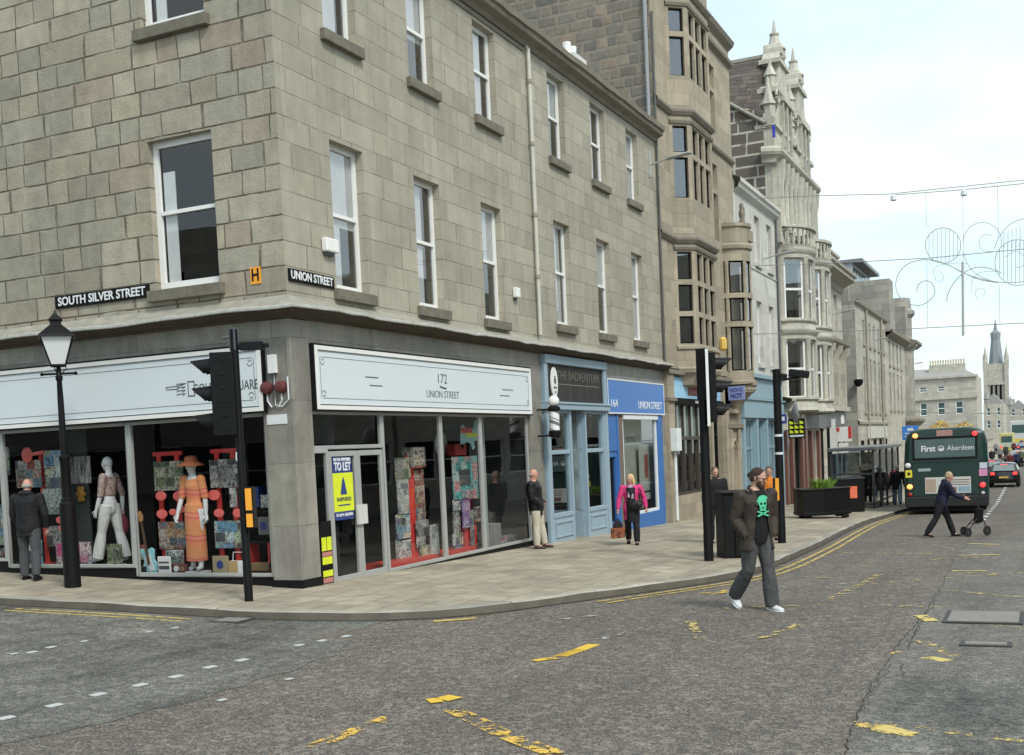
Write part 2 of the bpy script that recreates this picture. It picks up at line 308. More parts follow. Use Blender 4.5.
# ------------------------------------------------------------------ mesh helpers
FU = lambda u, d, z: Vector((u, -d, z))        # Union Street frontage
FS = lambda u, d, z: Vector((-d, u, z))        # South Silver Street frontage
FI = lambda u, d, z: Vector((u, d, z))
class MB:
    def __init__(s, T=FI): s.v = []; s.f = []; s.T = T
    def add(s, vs, fs):
        o = len(s.v); s.v += [Vector(x) for x in vs]; s.f += [tuple(i+o for i in f) for f in fs]; return s
    def box(s, a0, a1, b0, b1, c0, c1):
        p = [s.T(x, y, z) for z in (c0, c1) for (x, y) in ((a0, b0), (a1, b0), (a1, b1), (a0, b1))]
        return s.add(p, [(0,3,2,1),(4,5,6,7),(0,1,5,4),(1,2,6,5),(2,3,7,6),(3,0,4,7)])
    def quad(s, *p): return s.add([s.T(*q) for q in p], [tuple(range(len(p)))])
    def prism(s, poly, z0, z1, T=None):       # poly in first two axes
        T = T or s.T; n = len(poly)
        vs = [T(x, y, z0) for x, y in poly]+[T(x, y, z1) for x, y in poly]
        return s.add(vs, [tuple(range(n))[::-1], tuple(range(n, 2*n))]+[(i, (i+1) % n, (i+1) % n+n, i+n) for i in range(n)])
    def prof(s, poly, a0, a1):                # poly in (d,z), extruded along u
        n = len(poly); vs = [s.T(a0, d, z) for d, z in poly]+[s.T(a1, d, z) for d, z in poly]
        return s.add(vs, [tuple(range(n)), tuple(range(n, 2*n))[::-1]]+[(i, i+n, (i+1) % n+n, (i+1) % n) for i in range(n)])
    def tube(s, pts, r, n=8, cap=True):
        pts = [Vector(p) for p in pts]; k = len(pts); rr = r if isinstance(r, (list, tuple)) else [r]*k
        vs = []; fs = []; prev = None
        for i, p in enumerate(pts):
            t = (pts[min(i+1, k-1)]-pts[max(i-1, 0)]).normalized()
            if prev is None:
                a = Vector((0, 0, 1)) if abs(t.z) < .9 else Vector((1, 0, 0)); e = t.cross(a).normalized()
            else:
                e = (prev-t*prev.dot(t)); e = e.normalized() if e.length > 1e-6 else t.orthogonal().normalized()
            prev = e; b = t.cross(e)
            ra = rr[i] if isinstance(rr[i], (tuple, list)) else (rr[i], rr[i])
            vs += [p+e*ra[0]*math.cos(2*PI*j/n)+b*ra[1]*math.sin(2*PI*j/n) for j in range(n)]
        for i in range(k-1):
            for j in range(n):
                fs.append((i*n+j, i*n+(j+1) % n, (i+1)*n+(j+1) % n, (i+1)*n+j))
        if cap: fs += [tuple(range(n))[::-1], tuple(range((k-1)*n, k*n))]
        return s.add(vs, fs)
    def lathe(s, prof, c=(0, 0, 0), n=16, T=None, rot=0):        # prof: (r,z)
        vs = []; fs = []; c = Vector(c); k = len(prof)
        for r, z in prof: vs += [c+Vector((r*math.cos(2*PI*j/n+rot), r*math.sin(2*PI*j/n+rot), z)) for j in range(n)]
        for i in range(k-1):
            for j in range(n): fs.append((i*n+j, i*n+(j+1) % n, (i+1)*n+(j+1) % n, (i+1)*n+j))
        fs += [tuple(range(n))[::-1], tuple(range((k-1)*n, k*n))]
        if T: vs = [T @ v for v in vs]
        return s.add(vs, fs)
    def ell(s, c, r, n=14, m=9, rot=None):
        c = Vector(c); vs = []; fs = []
        for i in range(m+1):
            th = PI*i/m
            for j in range(n):
                ph = 2*PI*j/n; q = Vector((r[0]*math.sin(th)*math.cos(ph), r[1]*math.sin(th)*math.sin(ph), r[2]*math.cos(th)))
                if rot is not None: q = rot @ q
                vs.append(c+q)
        for i in range(m):
            for j in range(n): fs.append((i*n+j, (i+1)*n+j, (i+1)*n+(j+1) % n, i*n+(j+1) % n))
        return s.add(vs, fs)
    def mesh(s, off=None, smooth=None, weld=True):
        me = D.meshes.new('m'); o = off or Vector((0, 0, 0))
        me.from_pydata([tuple(v-o) for v in s.v], [], s.f)
        bm = bmesh.new(); bm.from_mesh(me)
        if weld: bmesh.ops.remove_doubles(bm, verts=bm.verts, dist=1e-5)
        bmesh.ops.recalc_face_normals(bm, faces=bm.faces); bm.to_mesh(me); bm.free()
        if smooth:
            for p in me.polygons: p.use_smooth = True
            me.set_sharp_from_angle(angle=R(smooth))
        return me
    def build(s, name, mat, parent=None, local=False, smooth=None, bevel=0, weld=True):
        off = Vector((0, 0, 0))
        if parent is not None and not local: off = wloc(parent)
        me = s.mesh(off, smooth, weld); me.name = name
        o = D.objects.new(name, me); C.objects.link(o)
        if mat: me.materials.append(mat)
        if parent is not None: o.parent = parent
        if bevel:
            b = o.modifiers.new('bevel', 'BEVEL'); b.width = bevel; b.segments = 2; b.limit_method = 'ANGLE'; b.angle_limit = R(40)
        return o
def wloc(o):
    p = Vector((0, 0, 0))
    while o is not None: p += o.location; o = o.parent
    return p
def tag(o, label=None, cat=None, group=None, kind=None):
    if label: o['label'] = label
    if cat: o['category'] = cat
    if group: o['group'] = group
    if kind: o['kind'] = kind
    return o
def thing(name, label, cat, loc=(0, 0, 0), rz=0, group=None):
    o = D.objects.new(name, None); C.objects.link(o); o.empty_display_size = .2
    o.location = loc; o.rotation_euler = (0, 0, rz); return tag(o, label, cat, group)
def copy_tree(o, parent=None):
    c = o.copy(); C.objects.link(c); c.parent = parent
    for ch in [k for k in D.objects if k.parent == o]: copy_tree(ch, c)
    return c
def lettering(txt, size, width=None, ext=.004, shear=0, offs=0.0, space=1.0):
    cu = D.curves.new('t', 'FONT'); cu.body = txt; cu.size = size; cu.extrude = ext; cu.shear = shear; cu.offset = offs; cu.space_character = space
    cu.align_x = 'CENTER'; cu.align_y = 'CENTER'; cu.resolution_u = 3
    o = D.objects.new('t', cu); C.objects.link(o)
    bpy.context.view_layer.update()
    me = D.meshes.new_from_object(o.evaluated_get(bpy.context.evaluated_depsgraph_get()))
    D.objects.remove(o); 
    if width:
        xs = [v.co.x for v in me.vertices]; k = width/(max(xs)-min(xs)); c = (max(xs)+min(xs))/2
        for v in me.vertices: v.co.x = (v.co.x-c)*k
    return me
def put_text(txt, size, parent, frame, u, d, z, mat, width=None, name='lettering', **k):
    me = lettering(txt, size, width, **k); me.materials.clear(); me.materials.append(mat); me.name = name
    sgn = -1 if frame is FS else 1
    o0 = wloc(parent)
    for v in me.vertices:
        x, y, zz = v.co; v.co = frame(u+sgn*x, d+zz, z+y)-o0
    o = D.objects.new(name, me); C.objects.link(o); o.parent = parent; return o

def wall(mb, u0, u1, z0, z1, holes, depth=.22, back=True):
    us = sorted({u0, u1, *[h[0] for h in holes], *[h[1] for h in holes]}); zs = sorted({z0, z1, *[h[2] for h in holes], *[h[3] for h in holes]})
    us = [u for u in us if u0 <= u <= u1]; zs = [z for z in zs if z0 <= z <= z1]
    for a, b in zip(us, us[1:]):
        for c, e in zip(zs, zs[1:]):
            mu, mz = (a+b)/2, (c+e)/2
            if any(h[0] < mu < h[1] and h[2] < mz < h[3] for h in holes): continue
            mb.quad((a, 0, c), (b, 0, c), (b, 0, e), (a, 0, e))
    for h in holes:
        a, b, c, e = h[:4]
        mb.quad((a, 0, c), (a, -depth, c), (a, -depth, e), (a, 0, e)); mb.quad((b, 0, c), (b, -depth, c), (b, -depth, e), (b, 0, e))
        mb.quad((a, 0, e), (a, -depth, e), (b, -depth, e), (b, 0, e)); mb.quad((a, 0, c), (a, -depth, c), (b, -depth, c), (b, 0, c))
def sash(bld, T, u0, u1, z0, z1, rec=.14, sill=True, fw=.075, mid=.52, cur=None, mat='white', sillmat='sill', simple=False, gl='glass'):
    """a sash window: frame (part) with pane, curtain and sill as its sub-parts"""
    f = MB(T); d0, d1 = -rec-.05, -rec
    f.box(u0, u0+fw, d0, d1, z0, z1).box(u1-fw, u1, d0, d1, z0, z1)
    f.box(u0+fw, u1-fw, d0, d1, z1-fw, z1).box(u0+fw, u1-fw, d0, d1, z0, z0+fw*1.3)
    zm = z0+(z1-z0)*mid
    if mid: f.box(u0+fw, u1-fw, d0, d1+.012, zm-.03, zm+.03)
    w = f.build('window', M[mat], bld)
    MB(T).quad((u0+fw*.5, d0+.012, z0+.03), (u1-fw*.5, d0+.012, z0+.03), (u1-fw*.5, d0+.012, z1-.03), (u0+fw*.5, d0+.012, z1-.03)).build('pane', M[gl], w)
    if cur:
        c = MB(T)
        for a, b, e, g in cur:
            c.box(u0+(u1-u0)*a, u0+(u1-u0)*b, d0-.03, d0-.015, z0+(z1-z0)*e, z0+(z1-z0)*g)
        c.build('curtain', M['curtain'], w)
    if sill:
        MB(T).box(u0-.1, u1+.12, -.18, .10, z0-.19, z0-.005).build('sill', M[sillmat], w, bevel=.012)
    return w
# ================================================================== GROUND
def sheet(name, poly_fn=None, x0=-60, x1=900, y0=-60, y1=60, mat=None, dz=0, f=road, xs=None, ys=None, parent=None):
    mb = MB(); xs = xs or ([x0+i*2.0 for i in range(int((110-x0)/2)+1)]+[120, 140, 170, 200, 260, 330, 400, 520, 650, x1])
    ys = ys or [y0, -40, -30, -24, -20, -16, -14, -12, -10, -8, -7, -6, -5, -4, -3, -2, -1, 0, 1, 2, 4, 6, 8, 10, 14, 20, 30, 40, y1]
    n = len(ys); vs = [(x, y, f(x, y)+dz) for x in xs for y in ys]
    fs = [(i*n+j, (i+1)*n+j, (i+1)*n+j+1, i*n+j+1) for i in range(len(xs)-1) for j in range(n-1)]
    mb.add(vs, fs); return tag(mb.build(name, mat), kind='structure')
sheet('road', mat=M['road'])
# kerb line: seen top edge of the kerb, from South Silver Street round the corner and along Union Street
kp = [(0, 598), (85, 601.5), (171, 606.5), (267, 612), (350, 615), (391, 613), (430, 612), (470, 610), (515, 604), (562, 596), (640, 585), (700, 578), (735, 573), (774, 561), (815, 543.6), (841, 530.4), (865, 520), (911.5, 507)]
kw = [gp(*p, f=pave) for p in kp]
kw = [Vector((-2.35, 40, 0)), Vector((-2.3, 12, 0))]+kw
far_y = kw[-1].y
kw += [Vector((x, -5.9, 0)) for x in (45, 60, 100, 200, 400)]
def resample(pts, step=.45):
    out = [pts[0].copy()]
    for a, b in zip(pts, pts[1:]):
        d = (b-a); L = math.hypot(d.x, d.y); k = max(1, int(L/(step if b.x < 60 else 5)))
        for i in range(1, k+1): out.append(a+d*(i/k))
    return out
def smooth2(pts, it=3):
    for _ in range(it):
        q = [pts[0]]
        for i in range(1, len(pts)-1): q.append((pts[i-1]+pts[i]*2+pts[i+1])/4)
        q.append(pts[-1]); pts = q
    return pts
KL = smooth2(resample(kw), 6)
def normals(pts):                         # unit normals pointing to the buildings
    ns = []
    for i in range(len(pts)):
        t = pts[min(i+1, len(pts)-1)]-pts[max(i-1, 0)]; t.z = 0; t.normalize(); ns.append(Vector((-t.y, t.x, 0)))
    return ns
KN = normals(KL)
def strip(name, mat, o0, o1, f, dz, i0=0, i1=None, nsub=1, kind='structure', parent=None, build=True, mb=None):
    mb = mb or MB(); L = list(zip(KL, KN))[i0:i1]; vs = []; fs = []
    for p, n in L:
        for k in range(nsub+1):
            q = p+n*(o0+(o1-o0)*k/nsub); vs.append((q.x, q.y, f(q.x, q.y)+dz))
    w = nsub+1
    for i in range(len(L)-1):
        for k in range(nsub): fs.append((i*w+k, (i+1)*w+k, (i+1)*w+k+1, i*w+k+1))
    mb.add(vs, fs)
    return tag(mb.build(name, mat), kind=kind) if build else mb
# kerb stones: top and face
mb = MB(); vs = []; fs = []
for i, (p, n) in enumerate(zip(KL, KN)):
    jit = .006*math.sin(i*1.7)+.004*math.sin(i*4.1)
    for o, f, dz in ((-.0, road, -.05), (.0, pave, -.008+jit), (.02, pave, .006+jit), (.15, pave, .006+jit*.5), (.155, pave, -.05)):
        q = p+n*o; vs.append((q.x, q.y, f(q.x, q.y)+dz))
for i in range(len(KL)-1):
    for k in (1, 2, 3): fs.append((i*5+k, (i+1)*5+k, (i+1)*5+k+1, i*5+k+1))
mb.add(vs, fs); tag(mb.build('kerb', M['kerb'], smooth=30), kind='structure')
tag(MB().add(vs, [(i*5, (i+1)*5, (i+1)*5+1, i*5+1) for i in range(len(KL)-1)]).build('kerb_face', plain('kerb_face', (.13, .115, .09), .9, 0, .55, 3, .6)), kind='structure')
strip('gutter_dirt', paint('gutter_grime', (.045, .038, .03), .47, 5), -.07, .0, road, .006)
# pavement from the kerb to inside the building line
mb = MB(); vs = []; fs = []; ns = 10
for p, n in zip(KL, KN):
    a = p+n*.15
    b = Vector((.4, max(p.y, .4), 0)) if p.x < .4 else Vector((p.x, .4, 0))
    if p.x < .4 and p.y < .4: b = Vector((.4, .4, 0))
    for k in range(ns+1):
        q = a.lerp(b, k/ns); vs.append((q.x, q.y, pave(q.x, q.y)+random.uniform(-.002, .002)))
w = ns+1
for i in range(len(KL)-1):
    for k in range(ns): fs.append((i*w+k, (i+1)*w+k, (i+1)*w+k+1, i*w+k+1))
mb.add(vs, fs); tag(mb.build('pavement', M['slab'], smooth=60), kind='structure')
# side lane between the classical and the grey granite building
# older carriageway at the mouth of South Silver Street, patched lane on the right
def patch(name, px, mat, dz=.004, step=.5):
    pts = [gp(*p) for p in px] if not isinstance(px[0], Vector) else px
    bm = bmesh.new(); vs = [bm.verts.new((p.x, p.y, 0)) for p in pts]; bm.faces.new(vs)
    xs = [p.x for p in pts]; ys = [p.y for p in pts]
    x = math.floor(min(xs))+0.0
    while x < max(xs):
        bmesh.ops.bisect_plane(bm, geom=bm.verts[:]+bm.edges[:]+bm.faces[:], plane_co=(x, 0, 0), plane_no=(1, 0, 0)); x += 2 if max(xs)-min(xs) < 60 else 4
    y = math.floor(min(ys))+0.0
    while y < max(ys):
        bmesh.ops.bisect_plane(bm, geom=bm.verts[:]+bm.edges[:]+bm.faces[:], plane_co=(0, y, 0), plane_no=(0, 1, 0)); y += 1
    for v in bm.verts: v.co.z = road(v.co.x, v.co.y)+dz
    me = D.meshes.new(name); bm.to_mesh(me); bm.free(); me.materials.append(mat)
    o = D.objects.new(name, me); C.objects.link(o); return tag(o, kind='structure')
bd = [(352, 632), (352, 649), (300, 668), (205, 697), (110, 722), (0, 745)]
bw = [gp(*p) for p in bd]; jag = []
for a, b in zip(bw, bw[1:]):
    for k in range(6): q = a.lerp(b, k/6); jag.append(q+Vector((random.uniform(-.05, .05), random.uniform(-.05, .05), 0)))
jag.append(bw[-1])
left = [Vector((-12, jag[-1].y+1.6, 0)), Vector((-14, 20, 0)), Vector((-14, 40, 0))]
inner = [p-n*.01 for p, n in zip(KL, KN) if p.y > -2.6 and p.x < -1.0]
patch('carriageway_side_street', [Vector((q.x, q.y, 0)) for q in jag+left+inner], M['road2'], .004)
cr = [(972, 540), (954, 560), (940, 590), (927, 611), (914, 628), (899.6, 642), (880, 672), (865, 697), (852, 730), (845, 755)]
cw = [gp(*p) for p in cr]; cj = []
for a, b in zip(cw, cw[1:]):
    for k in range(10): q = a.lerp(b, k/10); cj.append(q+Vector((random.uniform(-.02, .02), random.uniform(-.02, .02), 0)))
cj.append(cw[-1])
e = cw[-1]
patch('carriageway_old_lane', [Vector((p.x, p.y, 0)) for p in cj]+[Vector((e.x-3, e.y+.0, 0)), Vector((e.x-3, -17, 0)), Vector((cw[0].x, -17, 0))], M['road3'], .004)
mb = MB()                                     # the open crack along the seam of the two surfaces
for a, b in zip(cj, cj[1:]):
    w = random.uniform(.0005, .006)*min(1, .25+cj.index(a)/50)
    n = Vector((-(b-a).y, (b-a).x, 0)).normalized()
    q = [a+n*w, a-n*random.uniform(.001, .007), b-n*random.uniform(.001, .007), b+n*w]
    mb.add([(v.x, v.y, road(v.x, v.y)+.008) for v in q], [(0, 1, 2, 3)])
tag(mb.build('road_crack', plain('crack_dark', (.03, .027, .024), .9)), kind='structure')
for px_ in ([(893, 664), (884, 676), (872, 690), (866, 704), (850, 728)], [(936, 600), (925, 618), (917, 632), (908, 642)], [(1024, 668), (960, 672), (906, 673), (898, 676)], [(1024, 735), (985, 716), (950, 709), (905, 705)]):
    mb = MB(); pw = [gp(*p) for p in px_]
    for a, b in zip(pw, pw[1:]):
        last = a
        for k in range(1, 11):
            q_ = a.lerp(b, k/10)+Vector((random.uniform(-.03, .03), random.uniform(-.03, .03), 0)); n = Vector((-(q_-last).y, (q_-last).x, 0)).normalized()*random.uniform(.001, .004)
            mb.add([(v.x, v.y, road(v.x, v.y)+.0085) for v in (last+n, last-n, q_-n, q_+n)], [(0, 1, 2, 3)]); last = q_
    tag(mb.build('road_crack', plain('crack_dark', (.03, .027, .024), .9)), kind='structure')
# second crack running off to the lower edge
mb = MB(); c2 = [gp(*p) for p in [(927, 611), (912, 640), (903, 660), (900, 672)]]
for a, b in zip(c2, c2[1:]):
    for k in range(8):
        p, q = a.lerp(b, k/8), a.lerp(b, (k+1)/8); n = Vector((-(b-a).y, (b-a).x, 0)).normalized(); w = random.uniform(.001, .005)
        r_ = Vector((random.uniform(-.02, .02), random.uniform(-.02, .02), 0))
        mb.add([(v.x, v.y, road(v.x, v.y)+.009) for v in (p+n*w+r_, p-n*w+r_, q-n*w, q+n*w)], [(0, 1, 2, 3)])
tag(mb.build('road_crack', M['blackmat']), kind='structure')

patch('carriageway_repair', [(903, 675), (1024, 674), (1100, 700), (1150, 760), (862, 752), (872, 718), (892, 690)], M['road2'], .0065)
def near(p): return min(range(len(KL)), key=lambda i: (KL[i].x-p.x)**2+(KL[i].y-p.y)**2)
def decal(name, mat, lines, width, dz=.010):
    mb = MB()
    for ln in lines:
        pts = [gp(*p) for p in ln[:-1]] if isinstance(ln[-1], (int, float)) else [gp(*p) for p in ln]
        w = ln[-1] if isinstance(ln[-1], (int, float)) else width
        for a, b in zip(pts, pts[1:]):
            L = (b-a).length; k = max(1, int(L/.4)); n = Vector((-(b-a).y, (b-a).x, 0)).normalized()*w/2
            for i in range(k):
                p, q = a.lerp(b, i/k), a.lerp(b, (i+1)/k)
                mb.add([(v.x, v.y, road(v.x, v.y)+dz) for v in (p+n, p-n, q-n, q+n)], [(0, 1, 2, 3)])
    return tag(mb.build(name, mat), kind='structure')
# double yellow lines beside the kerb
for o0 in (-.32, -.52):
    i0, i1 = near(gp(578, 601)), len(KL)-3
    strip('kerbside_yellow_line', M['yline'], o0, o0+.07, road, .010, i0, i1)
    i0, i1 = near(gp(40, 604)), near(gp(262, 616))
    strip('kerbside_yellow_line', M['yline'], o0, o0+.07, road, .012, i0, i1)
i0, i1 = near(gp(430, 614)), near(gp(482, 612)); strip('kerbside_yellow_line', M['yline'], -.36, -.24, road, .010, i0, i1)
# bright fresh remnants and worn box markings
decal('yellow_marking', M['ypaint'], [[(428, 702), (441, 700.5), (456, 697), .2], [(534, 661.5), (550, 659), .12], [(560, 657), (578, 651), (594, 645), .16], [(897, 655), (904, 652.5), .16]], .15)
decal('worn_yellow_marking', paint('broken_yellow_paint', (.78, .50, .09), .645), [[(312, 748), (340, 737), (390, 718), .17], [(452, 710), (478, 722), (505, 736), (556, 755), .18], [(706, 594), (732, 591), .3], [(550, 660), (580, 650), .14], [(858, 724), (885, 731), (908, 738), .13]], .15)
fl = [[(760, 566), (870, 566)], [(800, 577), (850, 580)], [(870, 584), (1024, 573)], [(840, 553), (960, 555)], [(930, 560), (1024, 556)], [(935, 590), (1024, 598)], [(880, 606), (950, 608)],
      [(700, 610), (840, 604)], [(950, 573), (1024, 575)], [(945, 620), (1024, 628)], [(920, 641), (960, 659)], [(855, 722), (1024, 742)], [(975, 541), (1010, 541)], [(830, 600), (880, 575)], [(760, 640), (800, 625)], [(690, 621), (700, 640)], [(950, 548), (1024, 546)], [(860, 727), (900, 735)]]
decal('worn_yellow_box_marking', M['yfaint'], fl, .13, .011)
decal('worn_yellow_box_marking', paint('half_worn_yellow', (.66, .52, .16), .57), [[(958, 556), (1000, 555)], [(952, 571.5), (986, 571.5)], [(968, 544), (1000, 545)], [(920, 616), (932, 622)], [(880, 728), (912, 736)], [(925, 658), (948, 662)]], .16, .012)
decal('worn_white_marking', M['wfaint'], [[(800, 560), (860, 553)], [(740, 590), (870, 583)], [(930, 545), (1000, 560)], [(600, 640), (640, 628)], [(560, 620), (600, 616)], [(880, 545), (960, 541)]], .13, .011)
# centre line dashes running away between the bus and the black car
cx0, cx1 = gp(983, 520), gp(1003, 492)
mb = MB(); x = cx0.x-.4
while x < 75:
    L = 1.0; y = -9.25
    yy = cx0.y+(cx1.y-cx0.y)*min(1.2, (x-cx0.x)/(cx1.x-cx0.x))
    mb.add([(a, b, road(a, b)+.012) for a, b in ((x, yy-.07), (x+L, yy-.07), (x+L, yy+.07), (x, yy+.07))], [(0, 1, 2, 3)]); x += 2.3
tag(mb.build('centre_line', paint('centre_line_paint', (.72, .72, .69), .36)), kind='structure')
# pavement ironwork
def cover(px, w, l, label, cat='manhole cover', ang=0.0, name='manhole_cover'):
    p = gp(*px); t = thing(name, label, cat, (p.x, p.y, road(p.x, p.y)+.006), ang)
    a = MB(); a.box(-l/2, l/2, -w/2, w/2, 0, .012); fr = a.build('frame', plain('iron_frame', (.06, .06, .058), .7, .3), t, True)
    b = MB(); b.box(-l/2+.05, l/2-.05, -w/2+.05, w/2-.05, .012, .018)
    b.box(-l/2+.05, l/2-.05, -.012, .012, .018, .021)
    b.build('lid', plain('iron_lid', (.23, .21, .19), .75, .1, .3, 8), t, True); return t
cover((984, 618), .86, .92, 'large rectangular iron manhole cover at the right edge of the road')
cover((986, 645), .5, .26, 'narrow slotted iron cover nearer the camera than the large manhole', name='utility_cover', cat='utility cover')
cover((232, 621), .5, .4, 'rusty square cover in the side street road below the corner kerb', name='utility_cover', cat='utility cover')
p = gp(366, 617); t = thing('gully_grate', 'black slotted iron drain grate against the kerb at the corner', 'drain grate', (p.x, p.y, road(p.x, p.y)+.006), R(-78))
a = MB(); a.box(-.3, .3, -.16, .16, 0, .006); a.build('pan', M['blackmat'], t, True)
a = MB()
for i in range(10): a.box(-.29+i*.062, -.262+i*.062, -.15, .15, .006, .022)
a.box(-.3, .3, -.17, -.14, .004, .024).box(-.3, .3, .14, .17, .004, .024); a.build('bars', plain('iron_bars', (.16, .15, .14), .7, .2), t, True)
# white crossing studs in the mouth of the side street
studs = [(6, 719), (54, 706.5), (98, 695.5), (140, 686), (176, 677.5), (210, 668), (242, 661), (14, 654.5), (32, 653), (51, 648), (84, 642), (299, 646), (322, 641.5), (346, 637), (222, 701), (149, 632.5), (175, 628.5), (289, 680)]
me = None
for i, p in enumerate(studs):
    q = gp(*p); k = .74 if i < 7 else (.62 if i in (8, 9, 11, 12, 13) else .45)
    if me is None:
        mb = MB(); mb.prism([(-.09, -.07), (.09, -.07), (.10, 0), (.09, .07), (-.09, .07), (-.10, 0)], 0, .008); me = mb.mesh(); me.materials.append(paint('stud_paint', (.55, .56, .54), .38))
    o = D.objects.new('crossing_stud', me); C.objects.link(o); o.location = (q.x, q.y, road(q.x, q.y)+.007); o.rotation_euler = (0, 0, R(-12)); o.scale = (k, k, 1)
    bright = i < 7
    tag(o, 'bright white square road stud in the nearer row across the side street' if bright else 'small faint white road stud beyond the bright row in the side street', 'road stud', 'bright white crossing studs' if bright else 'faint white crossing studs')

# ================================================================== CORNER BUILDING
B1 = thing('corner_building', 'three-storey grey granite building on the corner with white sash windows and shops below', 'building', (0, 0, 0))
ZU = 4.5
hu = []; winU = []
w2 = [(1.42, 2.44, 4.80, 7.24), (4.22, 5.22, 4.78, 7.20), (7.05, 8.03, 4.78, 7.20), (11.0, 12.02, 4.98, 7.46), (13.92, 14.92, 4.98, 7.46), (16.76, 17.74, 4.98, 7.48)]
w3 = [(1.42, 2.43, 9.0, 10.95), (4.24, 5.22, 8.98, 10.93), (7.03, 8.08, 8.97, 10.93), (10.98, 12.02, 8.95, 10.95), (13.85, 14.93, 8.95, 10.95), (16.68, 17.7, 8.95, 10.93)]
a = MB(FU); wall(a, 0, 19.4, 4.2, 11.15, w2+w3, .24)
a.build('wall', M['union'], B1)
ws = [(1.27, 2.58, 4.88, 7.28), (1.27, 2.56, 9.06, 10.98), (7.6, 8.9, 4.88, 7.28), (7.6, 8.9, 9.06, 10.98)]
a = MB(FS); wall(a, 0, 13, 4.2, 11.15, ws, .24)
a.quad((13, 0, -2), (13, -12, -2), (13, -12, 11.2), (13, 0, 11.2))
a.build('wall', M['silver'], B1)
a = MB(FI); a.quad((19.39, .3, -2), (19.39, 12, -2), (19.39, 12, 11.3), (19.39, .3, 11.3)); a.quad((.2, 12.9, -2), (19.4, 12.9, -2), (19.4, 12.9, 11.3), (.2, 12.9, 11.3))
a.build('wall', M['rubble'], B1)
# interiors: one dark partition behind each front
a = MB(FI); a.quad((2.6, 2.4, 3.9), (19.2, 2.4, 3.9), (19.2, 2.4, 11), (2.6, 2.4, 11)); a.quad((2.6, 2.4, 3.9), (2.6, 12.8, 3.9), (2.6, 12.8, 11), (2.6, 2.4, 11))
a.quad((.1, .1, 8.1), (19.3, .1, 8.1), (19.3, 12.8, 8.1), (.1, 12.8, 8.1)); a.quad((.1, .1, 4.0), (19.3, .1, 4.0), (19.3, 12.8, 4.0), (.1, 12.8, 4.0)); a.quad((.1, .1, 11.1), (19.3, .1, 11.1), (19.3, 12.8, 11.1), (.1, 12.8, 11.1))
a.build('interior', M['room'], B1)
curs = [[(.08, .95, .45, .97), (.08, .5, .04, .45)], [(.1, .6, .04, .97)], [(.1, .95, .5, .97)], [(.1, .8, .04, .97)], [(.1, .95, .5, .97)], [(.1, .9, .04, .97)],
        [(.1, .7, .05, .97)], [(.1, .9, .45, .97)], [(.1, .7, .05, .97)], [(.1, .9, .5, .97)], [(.1, .6, .05, .97)], [(.1, .9, .05, .97)]]
for (u0, u1, z0, z1), c in zip(w2+w3, curs): sash(B1, FU, u0, u1, z0, z1, .15, cur=c, fw=.085)
sash(B1, FS, *ws[0], .13, gl='glassmid', cur=[(.72, .9, .03, .8)], fw=.10, mid=.52)
sash(B1, FS, *ws[1], .13, gl='glassmid', cur=[(.7, .86, .05, .95)], fw=.10, mid=.5)
sash(B1, FS, *ws[2], .13, fw=.10); sash(B1, FS, *ws[3], .13, fw=.10)
# cornice above the shops, mitred at the corner
def corner_run(mb, prof, yS, xU, z_shift=0):
    for (d0, z0), (d1, z1) in zip(prof, prof[1:]):
        ns = 48
        A = [(-d0, yS, z0), (-d0, -d0, z0), (xU, -d0, z0)]; B = [(-d1, yS, z1), (-d1, -d1, z1), (xU, -d1, z1)]
        for k in range(2):
            for i in range(ns):
                f = lambda P_, t: tuple(P_[k][j]+(P_[k+1][j]-P_[k][j])*t for j in range(3))
                jz = lambda p, dd: (p[0], p[1], p[2]+(.012*math.sin(p[0]*2.1+p[1]*1.7)+.006*math.sin(p[0]*5.3+p[1]*4.1)+.007*math.sin(p[0]*23.3) if dd > .3 else 0))
                a0, a1, b0, b1 = jz(f(A, i/ns), d0), jz(f(A, (i+1)/ns), d0), jz(f(B, i/ns), d1), jz(f(B, (i+1)/ns), d1)
                mb.add([a0, a1, b1, b0], [(0, 1, 2, 3)])
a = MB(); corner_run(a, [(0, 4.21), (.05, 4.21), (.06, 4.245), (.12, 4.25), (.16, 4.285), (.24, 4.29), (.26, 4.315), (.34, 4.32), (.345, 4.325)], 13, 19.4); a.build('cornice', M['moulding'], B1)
a = MB(); corner_run(a, [(.345, 4.325), (.36, 4.335), (.36, 4.37), (.32, 4.385)], 13, 19.4); a.build('flashing', M['lip'], B1)
a = MB(); corner_run(a, [(.32, 4.384), (.20, 4.44), (.05, 4.5), (0, 4.56)], 13, 19.4); a.build('flashing', M['lead'], B1)
# eaves
a = MB(); corner_run(a, [(0, 11.0), (.03, 11.0), (.03, 11.07), (0, 11.07)], 13, 9.6)
corner_run(a, [(0, 11.12), (.05, 11.12), (.10, 11.2), (.26, 11.26), (.28, 11.30), (.28, 11.36), (.34, 11.38), (.36, 11.5), (.25, 11.5), (.25, 11.42), (-.1, 11.42)], 13, 19.4)
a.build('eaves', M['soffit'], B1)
a = MB(); a.add([(-.1, -.1, 11.42), (19.4, -.1, 11.42), (19.4, 13, 11.42), (-.1, 13, 11.42), (6, 6, 12.6), (19.4, 6, 12.6), (6, 13, 12.6)], [(0, 1, 5, 4), (0, 4, 6, 3), (4, 5, 2, 6), (1, 2, 5)]); a.build('roof', M['slate'], B1)
